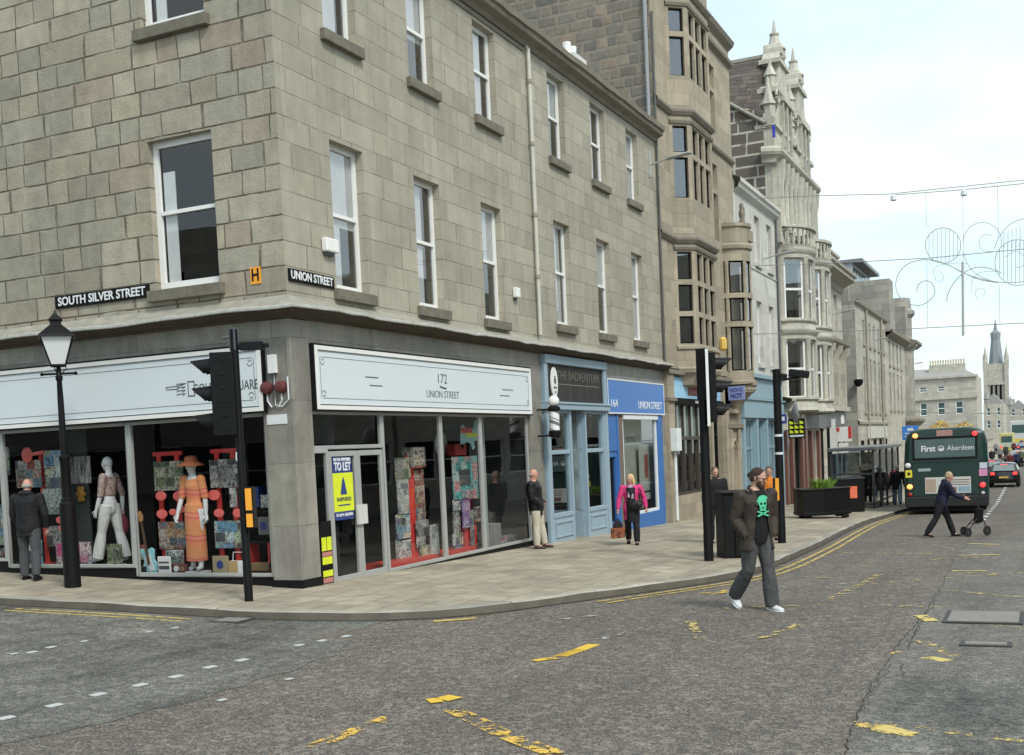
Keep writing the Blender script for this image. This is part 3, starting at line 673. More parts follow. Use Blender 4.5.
# piers of polished granite and the stone above the signs
a = MB(FI); a.box(0, .52, 0, .55, -1.5, 4.3); a.build('corner_pier', M['polished'], B1, bevel=.008)
a = MB(FI); a.box(-.02, .54, -.02, .57, -1.5, .13); a.build('plinth', M['black'], B1)
for q_ in ((9.1, 9.83), (18.92, 19.4)): MB(FU).box(*q_, -.5, 0, -1.5, 4.3).build('pier', M['polished'], B1)
a = MB(FU); a.box(9.08, 9.83, -.4, .015, -1.5, .3); a.build('plinth', M['black'], B1)
for q_ in ((.52, 9.1), (14.06, 18.92)): MB(FU).box(*q_, -.3, -.002, 2.8, 4.21).build('frieze', M['polished'], B1)
a = MB(FU); a.box(9.83, 14.06, -.35, -.06, 2.9, 4.21); a.build('frieze', M['soffit'], B1)
MB(FS).box(12.4, 13, -.4, 0, -1, 2.8).build('pier', M['polished'], B1); a = MB(FS); a.box(.55, 13, -.3, -.002, 2.8, 4.21); a.build('frieze', M['polished'], B1)
# shop interiors
def shopbox(T, u0, u1, z0, z1, depth, mat, parent, back=None):
    a = MB(T)
    a.quad((u0, -.12, z0), (u1, -.12, z0), (u1, -depth, z0), (u0, -depth, z0)); a.quad((u0, -.12, z1), (u1, -.12, z1), (u1, -depth, z1), (u0, -depth, z1))
    a.quad((u0, -.12, z0), (u0, -depth, z0), (u0, -depth, z1), (u0, -.12, z1)); a.quad((u1, -.12, z0), (u1, -depth, z0), (u1, -depth, z1), (u1, -.12, z1))
    a.quad((u0, -depth, z0), (u1, -depth, z0), (u1, -depth, z1), (u0, -depth, z1)); return a.build('shop_interior', mat, parent)
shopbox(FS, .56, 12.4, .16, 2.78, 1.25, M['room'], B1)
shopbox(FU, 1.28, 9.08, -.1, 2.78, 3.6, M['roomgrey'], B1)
MB(FU).box(.5, 1.28, -.55, -.53, -.2, 2.8).build('shop_interior', M['room'], B1)
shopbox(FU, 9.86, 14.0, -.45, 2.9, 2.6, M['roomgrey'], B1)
shopbox(FU, 15.05, 18.9, -.4, 2.85, 1.6, plain('shop_wall_pale', (.36, .38, .33), .9), B1)
# shop windows: frames are parts, panes sub-parts
def shop_window(T, bld, u0, u1, z0, z1, fw=.06, d=-.05, mat='alu', t=.06, gl='glassdk', base=None):
    f = MB(T); f.box(u0, u0+fw, d-t, d, z0, z1).box(u1-fw, u1, d-t, d, z0, z1).box(u0+fw, u1-fw, d-t, d, z0, z0+fw).box(u0+fw, u1-fw, d-t, d, z1-fw, z1)
    w = f.build('shop_window', M[mat], bld, bevel=.006)
    MB(T).quad((u0+fw*.6, d-t/2, z0+fw*.6), (u1-fw*.6, d-t/2, z0+fw*.6), (u1-fw*.6, d-t/2, z1-fw*.6), (u0+fw*.6, d-t/2, z1-fw*.6)).build('pane', M[gl], w)
    return w
for u0, u1, z0 in ((.55, 3.43, .17), (3.43, 6.44, .31), (6.44, 9.4, .42), (9.4, 12.4, .5)): shop_window(FS, B1, u0, u1, z0, 2.78)
a = MB(FS); a.box(.5, 3.43, -.3, -.07, -1.2, .17).box(3.43, 6.44, -.3, -.072, -1.2, .31).box(6.44, 12.4, -.3, -.07, -1.2, .42); a.build('stall_riser', M['black'], B1)
for u0, u1 in ((2.72, 4.92), (4.92, 6.66), (6.66, 9.08)): shop_window(FU, B1, u0, u1, -.06, 2.79, gl='glassref')
shop_window(FU, B1, .53, 2.72, 2.16, 2.79, gl='glassref')
shop_window(FU, B1, .53, .98, -.1, 2.16)
a = MB(FU); a.box(2.72, 9.1, -.35, -.07, -1.2, -.06).box(.53, 2.72, -.3, -.06, -1.0, -.1); a.build('stall_riser', M['black'], B1)
def door(T, bld, u0, u1, z0, z1, d=-.06, fw=.085, bot=.13, mat='alu', hs=1, gl='glassdk'):
    f = MB(T); f.box(u0, u0+fw, d-.05, d, z0, z1).box(u1-fw, u1, d-.05, d, z0, z1).box(u0+fw, u1-fw, d-.05, d, z0, z0+bot).box(u0+fw, u1-fw, d-.05, d, z1-fw, z1)
    w = f.build('door', M[mat], bld, bevel=.005)
    MB(T).quad((u0+fw*.6, d-.025, z0+bot*.6), (u1-fw*.6, d-.025, z0+bot*.6), (u1-fw*.6, d-.025, z1-fw*.6), (u0+fw*.6, d-.025, z1-fw*.6)).build('pane', M[gl], w)
    uh = u1-.1 if hs > 0 else u0+.04
    h = MB(T); h.box(uh-.02, uh+.12, d, d+.05, z0+.95, z0+1.28); h.build('handle', plain('door_lock_plate', (.6, .6, .57), .5), w); return w
door(FU, B1, 1.0, 1.86, -.08, 2.12, hs=1); door(FU, B1, 1.87, 2.70, -.08, 2.12, hs=-1)
# To-let poster stuck inside the left door leaf
t = thing('to_let_poster', 'blue and fluorescent yellow to let poster on the left glass door leaf', 'poster', (1.35, .045, 1.1))
a = MB(FU); a.box(1.12, 1.68, -.075, -.07, .98, 2.02); a.build('backing', M['navy'], t)
a = MB(FU); a.box(1.10, 1.70, -.07, -.066, 1.12, 1.76); a.build('yellow_panel', M['yellow'], t)
put_text('TO LET', .19, t, FU, 1.4, -.066, 1.86, M['textwhite'], .5, offs=.006)
put_text('RETAIL PREMISES', .07, t, FU, 1.4, -.066, 1.98, M['textwhite'], .5, offs=.002)
put_text('SHEPHERD', .09, t, FU, 1.4, -.062, 1.32, M['text'], .44)
a = MB(FU); a.add([FU(1.30, -.062, 1.40), FU(1.50, -.062, 1.40), FU(1.44, -.062, 1.62), FU(1.40, -.062, 1.70), FU(1.36, -.062, 1.62)], [(0, 1, 2, 3, 4)]); a.box(1.22, 1.58, -.063, -.061, 1.215, 1.235); a.build('emblem', M['navy'], t)
put_text('01224 202800', .07, t, FU, 1.4, -.066, 1.06, M['textwhite'], .5)
# notice board with yellow labels beside the door
t = thing('notice_stand', 'narrow black panel with yellow and pink notices beside the corner pier', 'notice board', (.76, -.02, 0))
a = MB(FU); a.box(.60, .92, -.045, -.03, -.02, 1.0); a.build('panel', M['blackmat'], t)
a = MB(FU); a.box(.62, .75, -.03, -.026, .52, .74).box(.77, .9, -.03, -.026, .52, .74).box(.62, .9, -.03, -.026, .30, .42).box(.62, .9, -.03, -.026, .10, .2); a.build('yellow_notice', M['yellow'], t)
a = MB(FU); a.box(.62, .9, -.03, -.026, .43, .5).box(.62, .9, -.03, -.026, -.0, .08); a.build('pink_notice', plain('pink_notice', (.5, .2, .18), .6), t)
# ---- sign boards
def board(name, label, T, u0, u1, z0, z1, mat, d=.0, t=.07, border=None, cat='shop sign'):
    o = tag(MB(T).build(name, None), label, cat) if False else thing(name, label, cat, T((u0+u1)/2, d, z0))
    MB(T).box(u0, u1, d, d+t, z0, z1).build('board', mat, o, bevel=.006)
    return o
for T, u0, u1, lab in ((FU, .55, 9.08, 'long white shop sign reading 172 Union Street above the corner shop door'), (FS, .5, 12.3, 'long white shop sign reading Golden Square above the side street display windows')):
    t = board('shop_sign', lab, T, u0, u1, 2.80, 3.82, M['boardwhite'])
    a = MB(T); e = .03
    a.box(u0-.03, u0, 0, .078, 2.77, 3.85).box(u1, u1+.03, 0, .078, 2.77, 3.85).box(u0, u1, 0, .078, 2.77, 2.80).box(u0, u1, 0, .078, 3.82, 3.85); a.build('outer_frame', M['black'], t)
    a = MB(T); 
    for k, w in ((.0, .085),): a.box(u0, u1, .07, .082, 2.80, 2.80+w).box(u0, u1, .07, .082, 3.82-w, 3.82).box(u0, u0+w, .07, .082, 2.80+w, 3.82-w).box(u1-w, u1, .07, .082, 2.80+w, 3.82-w)
    a.build('white_frame', M['white'], t)
    a = MB(T)
    for k, w in ((.085, .018), (.185, .008)):
        a.box(u0+k, u1-k, .082 if k < .1 else .07, .084 if k < .1 else .073, 2.80+k-w, 2.80+k).box(u0+k, u1-k, .082 if k < .1 else .07, .084 if k < .1 else .073, 3.82-k, 3.82-k+w)
        if k > .1: a.box(u0+k-w-.03, u0+k-.03, .07, .073, 2.80+k, 3.82-k).box(u1-k+.03, u1-k+w+.03, .07, .073, 2.80+k, 3.82-k)
    a.build('painted_lines', M['text'], t)
    a = MB(T)
    for cu, sx in ((u0+.2, 1), (u1-.2, -1)):
        for cz, sz in ((3.0, 1), (3.62, -1)):
            for r_, q in ((.03, .0), (.05, .35)):
                pts = [T(cu+sx*(.02+r_*math.cos(th)), .075, cz+sz*(q*.15+r_*math.sin(th))) for th in [i*.5 for i in range(7)]]
                a.tube(pts, .004, 5)
    a.build('corner_ornament', M['text'], t)
    if T is FU:
        put_text('172', .26, t, FU, 4.85, .072, 3.43, M['text'], .36, offs=-.003)
        put_text('UNION STREET', .20, t, FU, 4.85, .072, 3.13, M['text'], 1.32, offs=-.003)
        a = MB(T); 
        for q in ((2.05, 3.36, .42), (2.18, 3.22, .42), (7.55, 3.30, .55), (7.4, 3.17, .5)): MB(T).box(q[0], q[0]+q[2], .07, .074, q[1], q[1]+.018).build('flourish', M['text'], t)
        a.tube([T(4.72, .073, 3.29), T(4.8, .073, 3.275), T(4.9, .073, 3.26), T(4.98, .073, 3.255)], .014, 5); a.build('flourish', M['text'], t)
    else:
        uc = (S(198, 397)[0]+S(255, 390)[0])/2; wd = abs(S(198, 397)[0]-S(255, 390)[0])*1.13
        put_text('GOLDEN SQUARE', .22, t, FS, uc-.05, .072, 3.22, M['text'], wd+.0, offs=-.001)
        hu_ = S(185, 398)[0]; a = MB(FS)
        for k in range(4): a.tube([FS(hu_-.02, .074, 3.14+k*.055), FS(hu_-.08, .074, 3.165+k*.055), FS(hu_+.08, .074, 3.165+k*.055), FS(hu_+.1, .074, 3.14+k*.055)], .006, 5)
        a.tube([FS(hu_+.32, .074, 3.29), FS(hu_+.05, .074, 3.30), FS(hu_-.1, .074, 3.33)], .006, 5); a.tube([FS(hu_+.32, .074, 3.29), FS(hu_+.3, .074, 3.25), FS(hu_+.05, .074, 3.25)], .006, 5)
        a.box(hu_-.26, hu_-.14, .07, .074, 3.11, 3.13).box(hu_-.26, hu_-.14, .07, .074, 3.34, 3.36).box(hu_-.27, hu_-.255, .07, .074, 3.11, 3.36).box(hu_-.145, hu_-.13, .07, .074, 3.11, 3.36)
        a.build('pointing_hand', M['text'], t)
# street name plates
def plate(txt, T, u0, u1, z0, z1, lab, tilt=0):
    t = thing('street_name_plate', lab, 'street sign', T((u0+u1)/2, .01, z0))
    MB(T).box(min(u0, u1), max(u0, u1), .0, .03, z0, z1).build('plate', M['blackmat'], t)
    put_text(txt, (z1-z0)*.95, t, T, (u0+u1)/2, .032, (z0+z1)/2, M['textwhite'], abs(u1-u0)*.93, offs=.004); return t
u0 = S(56, 297)[0]; u1 = S(150, 290)[0]; plate('SOUTH SILVER STREET', FS, u0, u1, 4.79, 5.0, 'black plate with white letters reading South Silver Street above the white sign')
plate('UNION STREET', FU, .06, 1.31, 4.78, 4.97, 'black plate with white letters reading Union Street at the building corner')
t = thing('hydrant_plate', 'small yellow plate with a black letter H beside the corner', 'hydrant sign', FS(.58, .01, 4.9))
MB(FS).box(.46, .66, 0, .015, 4.78, 5.04).build('plate', M['orange'], t); put_text('H', .27, t, FS, .56, .018, 4.91, M['black'], .13, offs=.004)
# boxes and bells
t = thing('alarm_bells', 'white switch box above two maroon bells with looped cables on the corner pier', 'alarm', FS(.3, .02, 3.2))
MB(FS).box(.24, .40, 0, .06, 3.37, 3.66).build('switch_box', M['white'], t, bevel=.01)
for u in (.45, .18):
    Tm = Matrix.Translation(FS(u, .06, 3.15)) @ Matrix.Rotation(-PI/2, 4, 'Y'); MB().lathe([(.1, -.05), (.1, .0), (.085, .04), (.03, .06)], n=14, T=Tm).build('bell', plain('maroon_bell', (.12, .03, .03), .5), t, smooth=40)
a = MB()
for u, s in ((.45, 1), (.18, 1), (.05, 1)): a.tube([FS(u, .03, 3.08 if u > .1 else 3.3), FS(u, .03, 2.95), FS(u*.5+.15, .03, 2.85), FS(.31, .03, 2.88), FS(.31, .03, 3.37)], .013, 6)
a.build('cable', M['curtain'], t)
MB(FS).box(.12, .50, 0, .01, 2.58, 2.73).build('plate', M['curtain'], t)
def wallbox(T, u, z, w, h, d, lab, mat='white'):
    t = thing('alarm_box', lab, 'alarm box', T(u, 0, z-h/2)); MB(T).box(u-w/2, u+w/2, 0.01, d, z-h/2, z+h/2).build('case', M[mat], t, bevel=.02)
    MB(T).box(u-w/2+.06, u+w/2-.06, .01, d*.5, z-h/2-.05, z-h/2).build('vent', M['text'], t)
u, z = U(327, 246); wallbox(FU, u, z, .36, .22, .12, 'cream rectangular alarm box left of the first floor window nearest the corner')
u, z = U(514, 293); wallbox(FU, u, z, .2, .22, .12, 'small white box with a lens beside the white downpipe')
# downpipes
t = thing('downpipe', 'slim white downpipe running down the middle of the Union Street front', 'pipe', FU(9.7, .08, 4.6))
a = MB(); a.tube([FU(9.72, .0, 11.2), FU(9.72, .09, 11.05), FU(9.72, .09, 4.62)], .045, 8); a.build('pipe', plain('pipe_cream', (.55, .54, .47), .6, 0, .25, 5), t)
a = MB()
for z in (10.3, 8.9, 7.3, 5.9): MB().lathe([(.06, 0), (.065, .03), (.065, .09), (.05, .1)], FU(9.72, .09, z), 8).build('collar', plain('pipe_collar', (.30, .28, .22), .7), t)
t = thing('downpipe', 'dark rainwater pipe where the corner building meets the bay building', 'pipe', FU(19.42, .06, 4.4))
a = MB(); a.tube([FU(19.42, .06, 15), FU(19.42, .06, 4.35)], .04, 8); a.build('pipe', plain('pipe_dark', (.10, .10, .09), .6), t)
t = thing('downpipe', 'grey lead rainwater pipe on the edge of the rough gable above the roof', 'pipe', (19.3, .12, 11.6))
a = MB(); a.tube([(19.33, .12, 11.6), (19.33, .12, 24)], .06, 8); a.build('pipe', plain('pipe_lead', (.30, .31, .32), .6), t)
t = thing('chimney', 'low white capped vents on the roof behind the eaves gutter', 'chimney', (16, 1.2, 11.5))
a = MB(); a.box(15.3, 16.2, .9, 1.6, 11.4, 12.8); a.build('stack', plain('chimney_white', (.62, .62, .6), .8), t)
a = MB(); [a.lathe([(.12, 0), (.14, .05), (.1, .1), (.12, .36)], (15.5+i*.42, 1.2, 12.8), 10) for i in range(2)]; a.lathe([(.16, 0), (.18, .1), (.12, .3)], (14.7, 1.1, 12.1), 10); a.box(14.6, 14.85, 1, 1.25, 11.4, 12.1); a.build('vent', M['white'], t)

# ---- barber shop front
SF = thing('barber_shopfront', 'pale blue-grey timber barber shopfront with black fascia and recessed door', 'shopfront', FU(11.9, 0, -.3))
a = MB(FU); a.box(9.86, 14.04, -.02, .12, 4.0, 4.2).box(9.86, 10.06, -.02, .09, -.8, 4.0).box(13.86, 14.04, -.02, .09, -.8, 4.0).box(9.80, 14.06, -.02, .16, 2.92, 3.08)
a.box(9.80, 14.06, -.02, .19, 3.05, 3.1)
a.build('fascia_frame', M['bluegrey'], SF, bevel=.01)
a = MB(FU); a.box(10.06, 13.86, -.02, .03, 3.1, 4.0); a.build('fascia', stone('black_weathered_fascia', [(.035,.03,.026),(.03,.027,.024)], .75, 2.1, .02, (.12,.10,.08), rough=.55, bump=.1, stain=.3, streak=.9, wob=0), SF)
put_text('THE FADVENTURE', .30, SF, FU, 12.2, .032, 3.74, plain('fascia_lettering', (.17, .155, .13), .7), 2.9, offs=-.004)
MB(FU).box(10.8, 13.6, .03, .034, 3.53, 3.545).build('painted_line', plain('fascia_line', (.25, .24, .2), .7), SF)
for (u0, u1, s) in ((10.08, 11.5, -1), (12.42, 13.86, 1)):
    w = MB(FU); 
    w.box(u0, u0+.09, -.08, .06, .36, 2.94).box(u1-.13, u1, -.08, .06, .36, 2.94).box(u0+.09, u1-.13, -.06, .04, 1.86, 1.96).box(u0+.09, u1-.13, -.06, .06, .36, .46).box(u0+.09, u1-.13, -.06, .04, 2.84, 2.93)
    f = w.build('shop_window', M['bluegrey'], SF, bevel=.008)
    a = MB(FU); a.quad((u0+.05, -.02, .4), (u1-.1, -.02, .4), (u1-.1, -.02, 2.9), (u0+.05, -.02, 2.9)); a.build('pane', M['glass'], f); MB(FU).box(u0+.1, u1-.15, -.5, -.48, .4, 2.9).build('blind', plain('barber_pale_backing', (.34, .42, .42), .9, 0, .35, 2), f)  # blind is an added pale panel that brightens the pane like reflected sky
    a = MB(FU); a.box(u0, u1, -.08, .05, -.9, .36); a.box(u0+.14, u1-.18, .05, .075, -.12, -.07).box(u0+.14, u1-.18, .05, .075, .22, .27).box(u0+.14, u0+.19, .05, .075, -.07, .22).box(u1-.23, u1-.18, .05, .075, -.07, .22); a.build('panel', M['bluegrey'], SF, bevel=.006)
    a = MB(FU); e = u1 if s < 0 else u0                 # return panes running back to the door
    a.box(e-.03, e+.03, -1.1, -.08, -.9, .42).box(e-.03, e+.03, -1.1, -.08, 1.9, 1.96).box(e-.03, e+.03, -1.1, -.08, 2.84, 2.94).box(e-.04, e+.04, -.16, -.08, .4, 2.9); a.build('return_panel', M['bluegrey'], SF)
a = MB(FU); a.box(11.5, 12.42, -1.16, -1.1, -.6, .5).box(11.5, 11.62, -1.16, -1.1, .5, 2.9).box(12.3, 12.42, -1.16, -1.1, .5, 2.9).box(11.62, 12.3, -1.16, -1.1, 2.0, 2.12); a.box(11.62, 12.3, -1.1, -1.08, -.2, .3)
dd = a.build('door', M['bluegrey'], SF, bevel=.006); MB(FU).quad((11.6, -1.13, .5), (12.32, -1.13, .5), (12.32, -1.13, 2.9), (11.6, -1.13, 2.9)).build('pane', M['glassdk'], dd)
a = MB(FU); a.box(9.9, 14.0, -2.2, -2.15, -.4, 2.9); a.build('back_wall', plain('barber_wall', (.30, .36, .37), .9), SF)
t = thing('barber_emblem', 'white oval plaque with small dark figure beside the black fascia', 'sign', FU(10.5, .05, 3.2))
a = MB(); Tm = Matrix.Translation(FU(10.47, .05, 3.56)) @ Matrix.Rotation(PI/2, 4, 'X'); vs = [Tm @ Vector((.2*math.cos(i*PI/12), .36*math.sin(i*PI/12), z)) for z in (0, .03) for i in range(24)]
a.add(vs, [tuple(range(24)), tuple(range(24, 48))[::-1]]+[(i, (i+1) % 24, 24+(i+1) % 24, 24+i) for i in range(24)]); a.build('plaque', M['white'], t)
a = MB(); a.ell(FU(10.49, .085, 3.60), (.06, .012, .085)); a.ell(FU(10.49, .085, 3.68), (.03, .012, .04)); a.box(10.40, 10.58, -.09, -.082, 3.42, 3.46).ell(FU(10.49, .085, 3.33), (.03, .01, .04)); a.build('motif', M['text'], t)
q = at_axis(554, 411, 1, -.42)
t = thing('barber_pole', 'white and grey striped barber pole with a round white globe on a bracket', 'barber pole', (q.x, -.42, 2.3))
a = MB(); a.lathe([(.12, 0), (.145, .03), (.145, .13), (.11, .16)], (q.x, -.42, 2.26), 18); a.tube([(q.x, -.42, 2.30), (q.x, 0.0, 2.30)], .02); a.build('cap', M['black'], t, smooth=40)
a = MB(); a.lathe([(.11, 0), (.145, .03), (.145, .09), (.1, .13), (.05, .15), (.05, .2)], (q.x, -.42, 2.84), 18); a.tube([(q.x, -.42, 2.9), (q.x, 0.0, 2.9)], .02); a.build('cap', M['black'], t, smooth=40)
m_, nt, out = new_mat('barber_stripes'); nn = N(nt); sp = nn.n('ShaderNodeSeparateXYZ'); nn.l(nn.n('ShaderNodeTexCoord').outputs['Object'], sp.inputs[0])
an = nn.m('DIVIDE', nn.m('ARCTAN2', sp.outputs[1], sp.outputs[0]), 2*PI); ss = nn.m('FRACT', nn.m('ADD', nn.m('MULTIPLY', an, 1), nn.m('MULTIPLY', sp.outputs[2], 3.6)))
bsdf(nn, out, nn.ramp(ss, [(0, (.8, .8, .8)), (.45, (.16, .17, .17)), (.75, (.8, .8, .8)), (.86, (.28, .3, .3))], 'CONSTANT'), .3)
a = MB(); a.lathe([(.115, 0), (.115, .44)], (q.x, -.42, 2.41), 20); a.build('column', m_, t, smooth=40)
a = MB(); a.ell((q.x, -.42, 3.08), (.13, .13, .13)); a.build('globe', M['white'], t, smooth=60)

# ---- blue shop front
SB = thing('blue_shopfront', 'bright blue shopfront with a wide display window and narrow door', 'shopfront', FU(16.5, 0, -.35))
a = MB(FU); a.box(14.06, 14.14, -.06, .05, -1, 2.84).box(14.86, 14.96, -.06, .05, -1, 2.84).box(14.14, 14.86, -.06, .03, 1.86, 2.82); a.build('door_surround', M['shopblue'], SB, bevel=.008)
a = MB(FU); a.box(14.14, 14.22, -.08, 0, -.4, 1.86).box(14.78, 14.86, -.08, 0, -.4, 1.86).box(14.22, 14.78, -.08, 0, -.4, -.05).box(14.22, 14.78, -.08, 0, 1.7, 1.86)
dd = a.build('door', M['shopblue'], SB); MB(FU).quad((14.2, -.05, -.1), (14.8, -.05, -.1), (14.8, -.05, 1.75), (14.2, -.05, 1.75)).build('pane', M['glassdk'], dd)
MB(FU).box(14.96, 15.4, -.3, .01, -1, 2.85).build('pier', plain('brown_stone', (.16, .125, .10), .7, 0, .3, 5), SB)
a = MB(FU); a.box(15.4, 18.95, -.1, .05, -1.0, .02).box(18.5, 18.95, -.1, .05, .02, 2.85); a.build('sill_panel', M['shopblue'], SB, bevel=.01)
f = MB(FU).box(15.4, 18.5, -.08, .0, .02, .10).box(15.4, 15.48, -.08, 0, .1, 2.8).box(18.42, 18.5, -.08, 0, .1, 2.8).box(15.4, 18.5, -.02, .06, 2.72, 2.84).build('shop_window', M['curtain'], SB)
MB(FU).quad((15.44, -.04, .08), (18.46, -.04, .08), (18.46, -.04, 2.8), (15.44, -.04, 2.8)).build('pane', M['glass'], f); MB(FU).box(15.5, 18.4, -.45, -.43, .1, 2.75).build('blind', plain('shop_blind_pale', (.55, .60, .50), .9, 0, .25, 2), f)
t = board('shop_sign', 'bright blue fascia sign reading 164 Union Street with white border', FU, 14.1, 19.12, 2.86, 3.80, plain('sign_blue', (.06, .19, .52), .35, 0, .25, .7), 0, .08)
a = MB(FU); e = .035; a.box(14.1, 19.12, .08, .09, 2.86, 2.86+e).box(14.1, 19.12, .08, .09, 3.80-e, 3.80).box(14.1, 14.14, .08, .09, 2.9, 3.76).box(19.08, 19.12, .08, .09, 2.9, 3.76); a.build('border', M['curtain'], t)
put_text('164', .3, t, FU, 14.62, .083, 3.13, M['textwhite'], .52); put_text('UNION STREET', .30, t, FU, 17.75, .083, 3.12, M['textwhite'], 2.2, offs=.002)
t = thing('window_poster', 'tall pale poster with a red motif inside the blue shop window', 'poster', (17.0, .3, .4))
u, z = U(646, 480, -.3); MB(FU).box(u-.55, u+.6, -.32, -.3, .35, 2.0).build('paper', plain('poster_paper', (.62, .68, .6), .7), t); MB(FU).box(u-.1, u+.25, -.3, -.295, 1.0, 1.7).build('motif', plain('poster_motif', (.42, .16, .12), .7), t)
MB(FU).box(u-.3, u+.4, -.3, -.295, .55, .62).build('motif', M['text'], t)
# ================================================================== BAY BUILDING
B2 = thing('bay_building', 'tall brown stone building with projecting mullioned bays and a rough rubble gable', 'building', (19.4, 0, -.5))
def PZ(y, d, x=None): return None
oriel = [(21.0, 0), (21.5, .55), (24.1, .55), (24.6, 0)]
bayw = [(5.15, 8.05, (6.1, 7.1)), (9.75, 12.0, (11.1,)), (13.55, 15.65, (14.85,)), (17.6, 19.8, (19.0,))]
tl = [(719, 240), (726, 240)]
flatw = [(25.35, 26.9, 9.2, 11.9), (25.35, 26.9, 13.0, 15.4)]
a = MB(FU); wall(a, 19.4, 21.0, 4.3, 23, [], .3); wall(a, 24.6, 29.2, 3.2, 16.0, flatw, .3)
for i in range(3):
    (u0, d0), (u1, d1) = oriel[i], oriel[i+1]; L = math.hypot(u1-u0, d1-d0)
    T = (lambda u0, d0, u1, d1, L: (lambda s, d, z: FU(u0+(u1-u0)*s/L-(d1-d0)/L*d*-1*-1, d0+(d1-d0)*s/L+(u1-u0)/L*d, z)))(u0, d0, u1, d1, L)
    a.T = T; m = .12 if i != 1 else .22
    wall(a, 0, L, 4.3, 23, [(m, L-m, z0, z1) for z0, z1, _ in bayw], .16)
a.build('wall', M['baystone'], B2)
for i in range(3):
    (u0, d0), (u1, d1) = oriel[i], oriel[i+1]; L = math.hypot(u1-u0, d1-d0); m = .12 if i != 1 else .22
    T = (lambda u0, d0, u1, d1, L: (lambda s, d, z: FU(u0+(u1-u0)*s/L-(d1-d0)/L*d, d0+(d1-d0)*s/L+(u1-u0)/L*d, z)))(u0, d0, u1, d1, L)
    for z0, z1, tr in bayw:
        f = MB(T); g = MB(T)
        for zt in tr: f.box(m, L-m, -.16, -.01, zt-.08, zt+.08)
        if i == 1:
            for k in (1, 2): f.box(m+(L-2*m)*k/3-.09, m+(L-2*m)*k/3+.09, -.16, -.012, z0, z1)
        w = f.build('window', M['baystone'], B2)
        e = MB(T)
        nb = 3 if i == 1 else 1
        zz = [z0]+[t for t in tr]+[z1]
        for k in range(nb):
            s0 = m+(L-2*m)*k/nb+(.09 if k else 0); s1 = m+(L-2*m)*(k+1)/nb-(.09 if k < nb-1 else 0)
            for za, zb in zip(zz, zz[1:]):
                za += .08*(za != z0); zb -= .08*(zb != z1)
                e.box(s0, s0+.045, -.14, -.10, za, zb).box(s1-.045, s1, -.14, -.10, za, zb).box(s0+.045, s1-.045, -.14, -.10, za, za+.045).box(s0+.045, s1-.045, -.14, -.10, zb-.045, zb)
        e.build('casement', M['blackmat'], w)
        MB(T).quad((m, -.12, z0), (L-m, -.12, z0), (L-m, -.12, z1), (m, -.12, z1)).build('pane', M['glass'], w)
# string courses round the bay and across the front
def run(mb, path, prof, T=FU):
    for (d0, z0), (d1, z1) in zip(prof, prof[1:]):
        A = []; Bp = []
        for k, (u, d) in enumerate(path):
            p0 = path[max(k-1, 0)]; p1 = path[min(k+1, len(path)-1)]
            tu, td = p1[0]-p0[0], p1[1]-p0[1]; L = math.hypot(tu, td); nu, nd = -td/L, tu/L
            A.append(T(u+nu*d0, d+nd*d0, z0)); Bp.append(T(u+nu*d1, d+nd*d1, z1))
        n = len(path)
        mb.add(A+Bp, [(k, k+1, n+k+1, n+k) for k in range(n-1)])
path = [(19.4, 0), (21.0, 0), (21.5, .55), (24.1, .55), (24.6, 0), (25.2, 0)]
a = MB(FU)
for z in (8.42, 12.42, 16.2): a = MB(FU); run(a, path, [(0, z-.12), (.06, z-.1), (.14, z), (.14, z+.07), (.03, z+.16), (0, z+.22)]); a.build('string_course', M['soffit'], B2)
a = MB(FU)
run(a, path[1:5], [(0, 4.95), (.07, 4.98), (.07, 5.05), (0, 5.1)])
for zc in (4.35,): run(a, path[1:5], [(-.5, zc-.55), (-.25, zc-.5), (-.1, zc-.2), (.03, zc-.12), (.08, zc), (.0, zc+.05)])
a.build('corbel', M['baystone'], B2); a = MB(FU)
run(a, [(24.6, 0), (29.2, 0)], [(0, 12.35), (.10, 12.42), (.13, 12.5), (.0, 12.65)]); a.build('string_course', M['soffit'], B2); a = MB(FU)
run(a, [(24.6, 0), (29.2, 0)], [(0, 15.95), (.16, 16.05), (.18, 16.15), (0, 16.3)]); a.build('string_course', M['soffit'], B2); a = MB(FU)
run(a, [(24.6, 0), (29.2, 0), (29.35, -.6)], [(0, 16.6), (.18, 16.75), (.25, 16.9), (0, 17.0)]); a.build('cornice', M['soffit'], B2)
for z0, z1, tr in bayw:
    a = MB(FU); run(a, path[1:5], [(0, z1+.04), (.05, z1+.06), (.08, z1+.14), (0, z1+.22)]); a.build('hood_mould', M['soffit'], B2)
a = MB(FU); a.box(24.6, 29.2, -.5, 0, 16.0, 16.95); a.box(27.3, 28.8, -3.2, -1.7, 16, 20.2); a.build('parapet', M['baystone'], B2)
a = MB(FU); a.quad((29.2, 0, -2), (29.2, -12, -2), (29.2, -12, 16.9), (29.2, 0, 16.9)); a.quad((19.4, -12, -2), (29.2, -12, -2), (29.2, -12, 18), (19.4, -12, 18)); a.quad((19.4, 0, 23), (25, 0, 23), (25, -12, 23), (19.4, -12, 23)); a.quad((25, 0, 16), (25, -12, 16), (25, -12, 23), (25, 0, 23)); a.quad((25, -.02, 16.5), (29.2, -.02, 16.5), (29.2, -12, 16.5), (25, -12, 16.5)); a.build('wall', M['rubble'], B2)
a = MB(FU); a.quad((19.4, -.25, 11.0), (19.4, -12, 11.0), (19.4, -12, 23), (19.4, -.25, 23)); a.quad((19.4, 0, 4), (19.4, -.25, 4), (19.4, -.25, 23), (19.4, 0, 23)); a.build('gable_wall', M['rubble'], B2)
a = MB(FU)
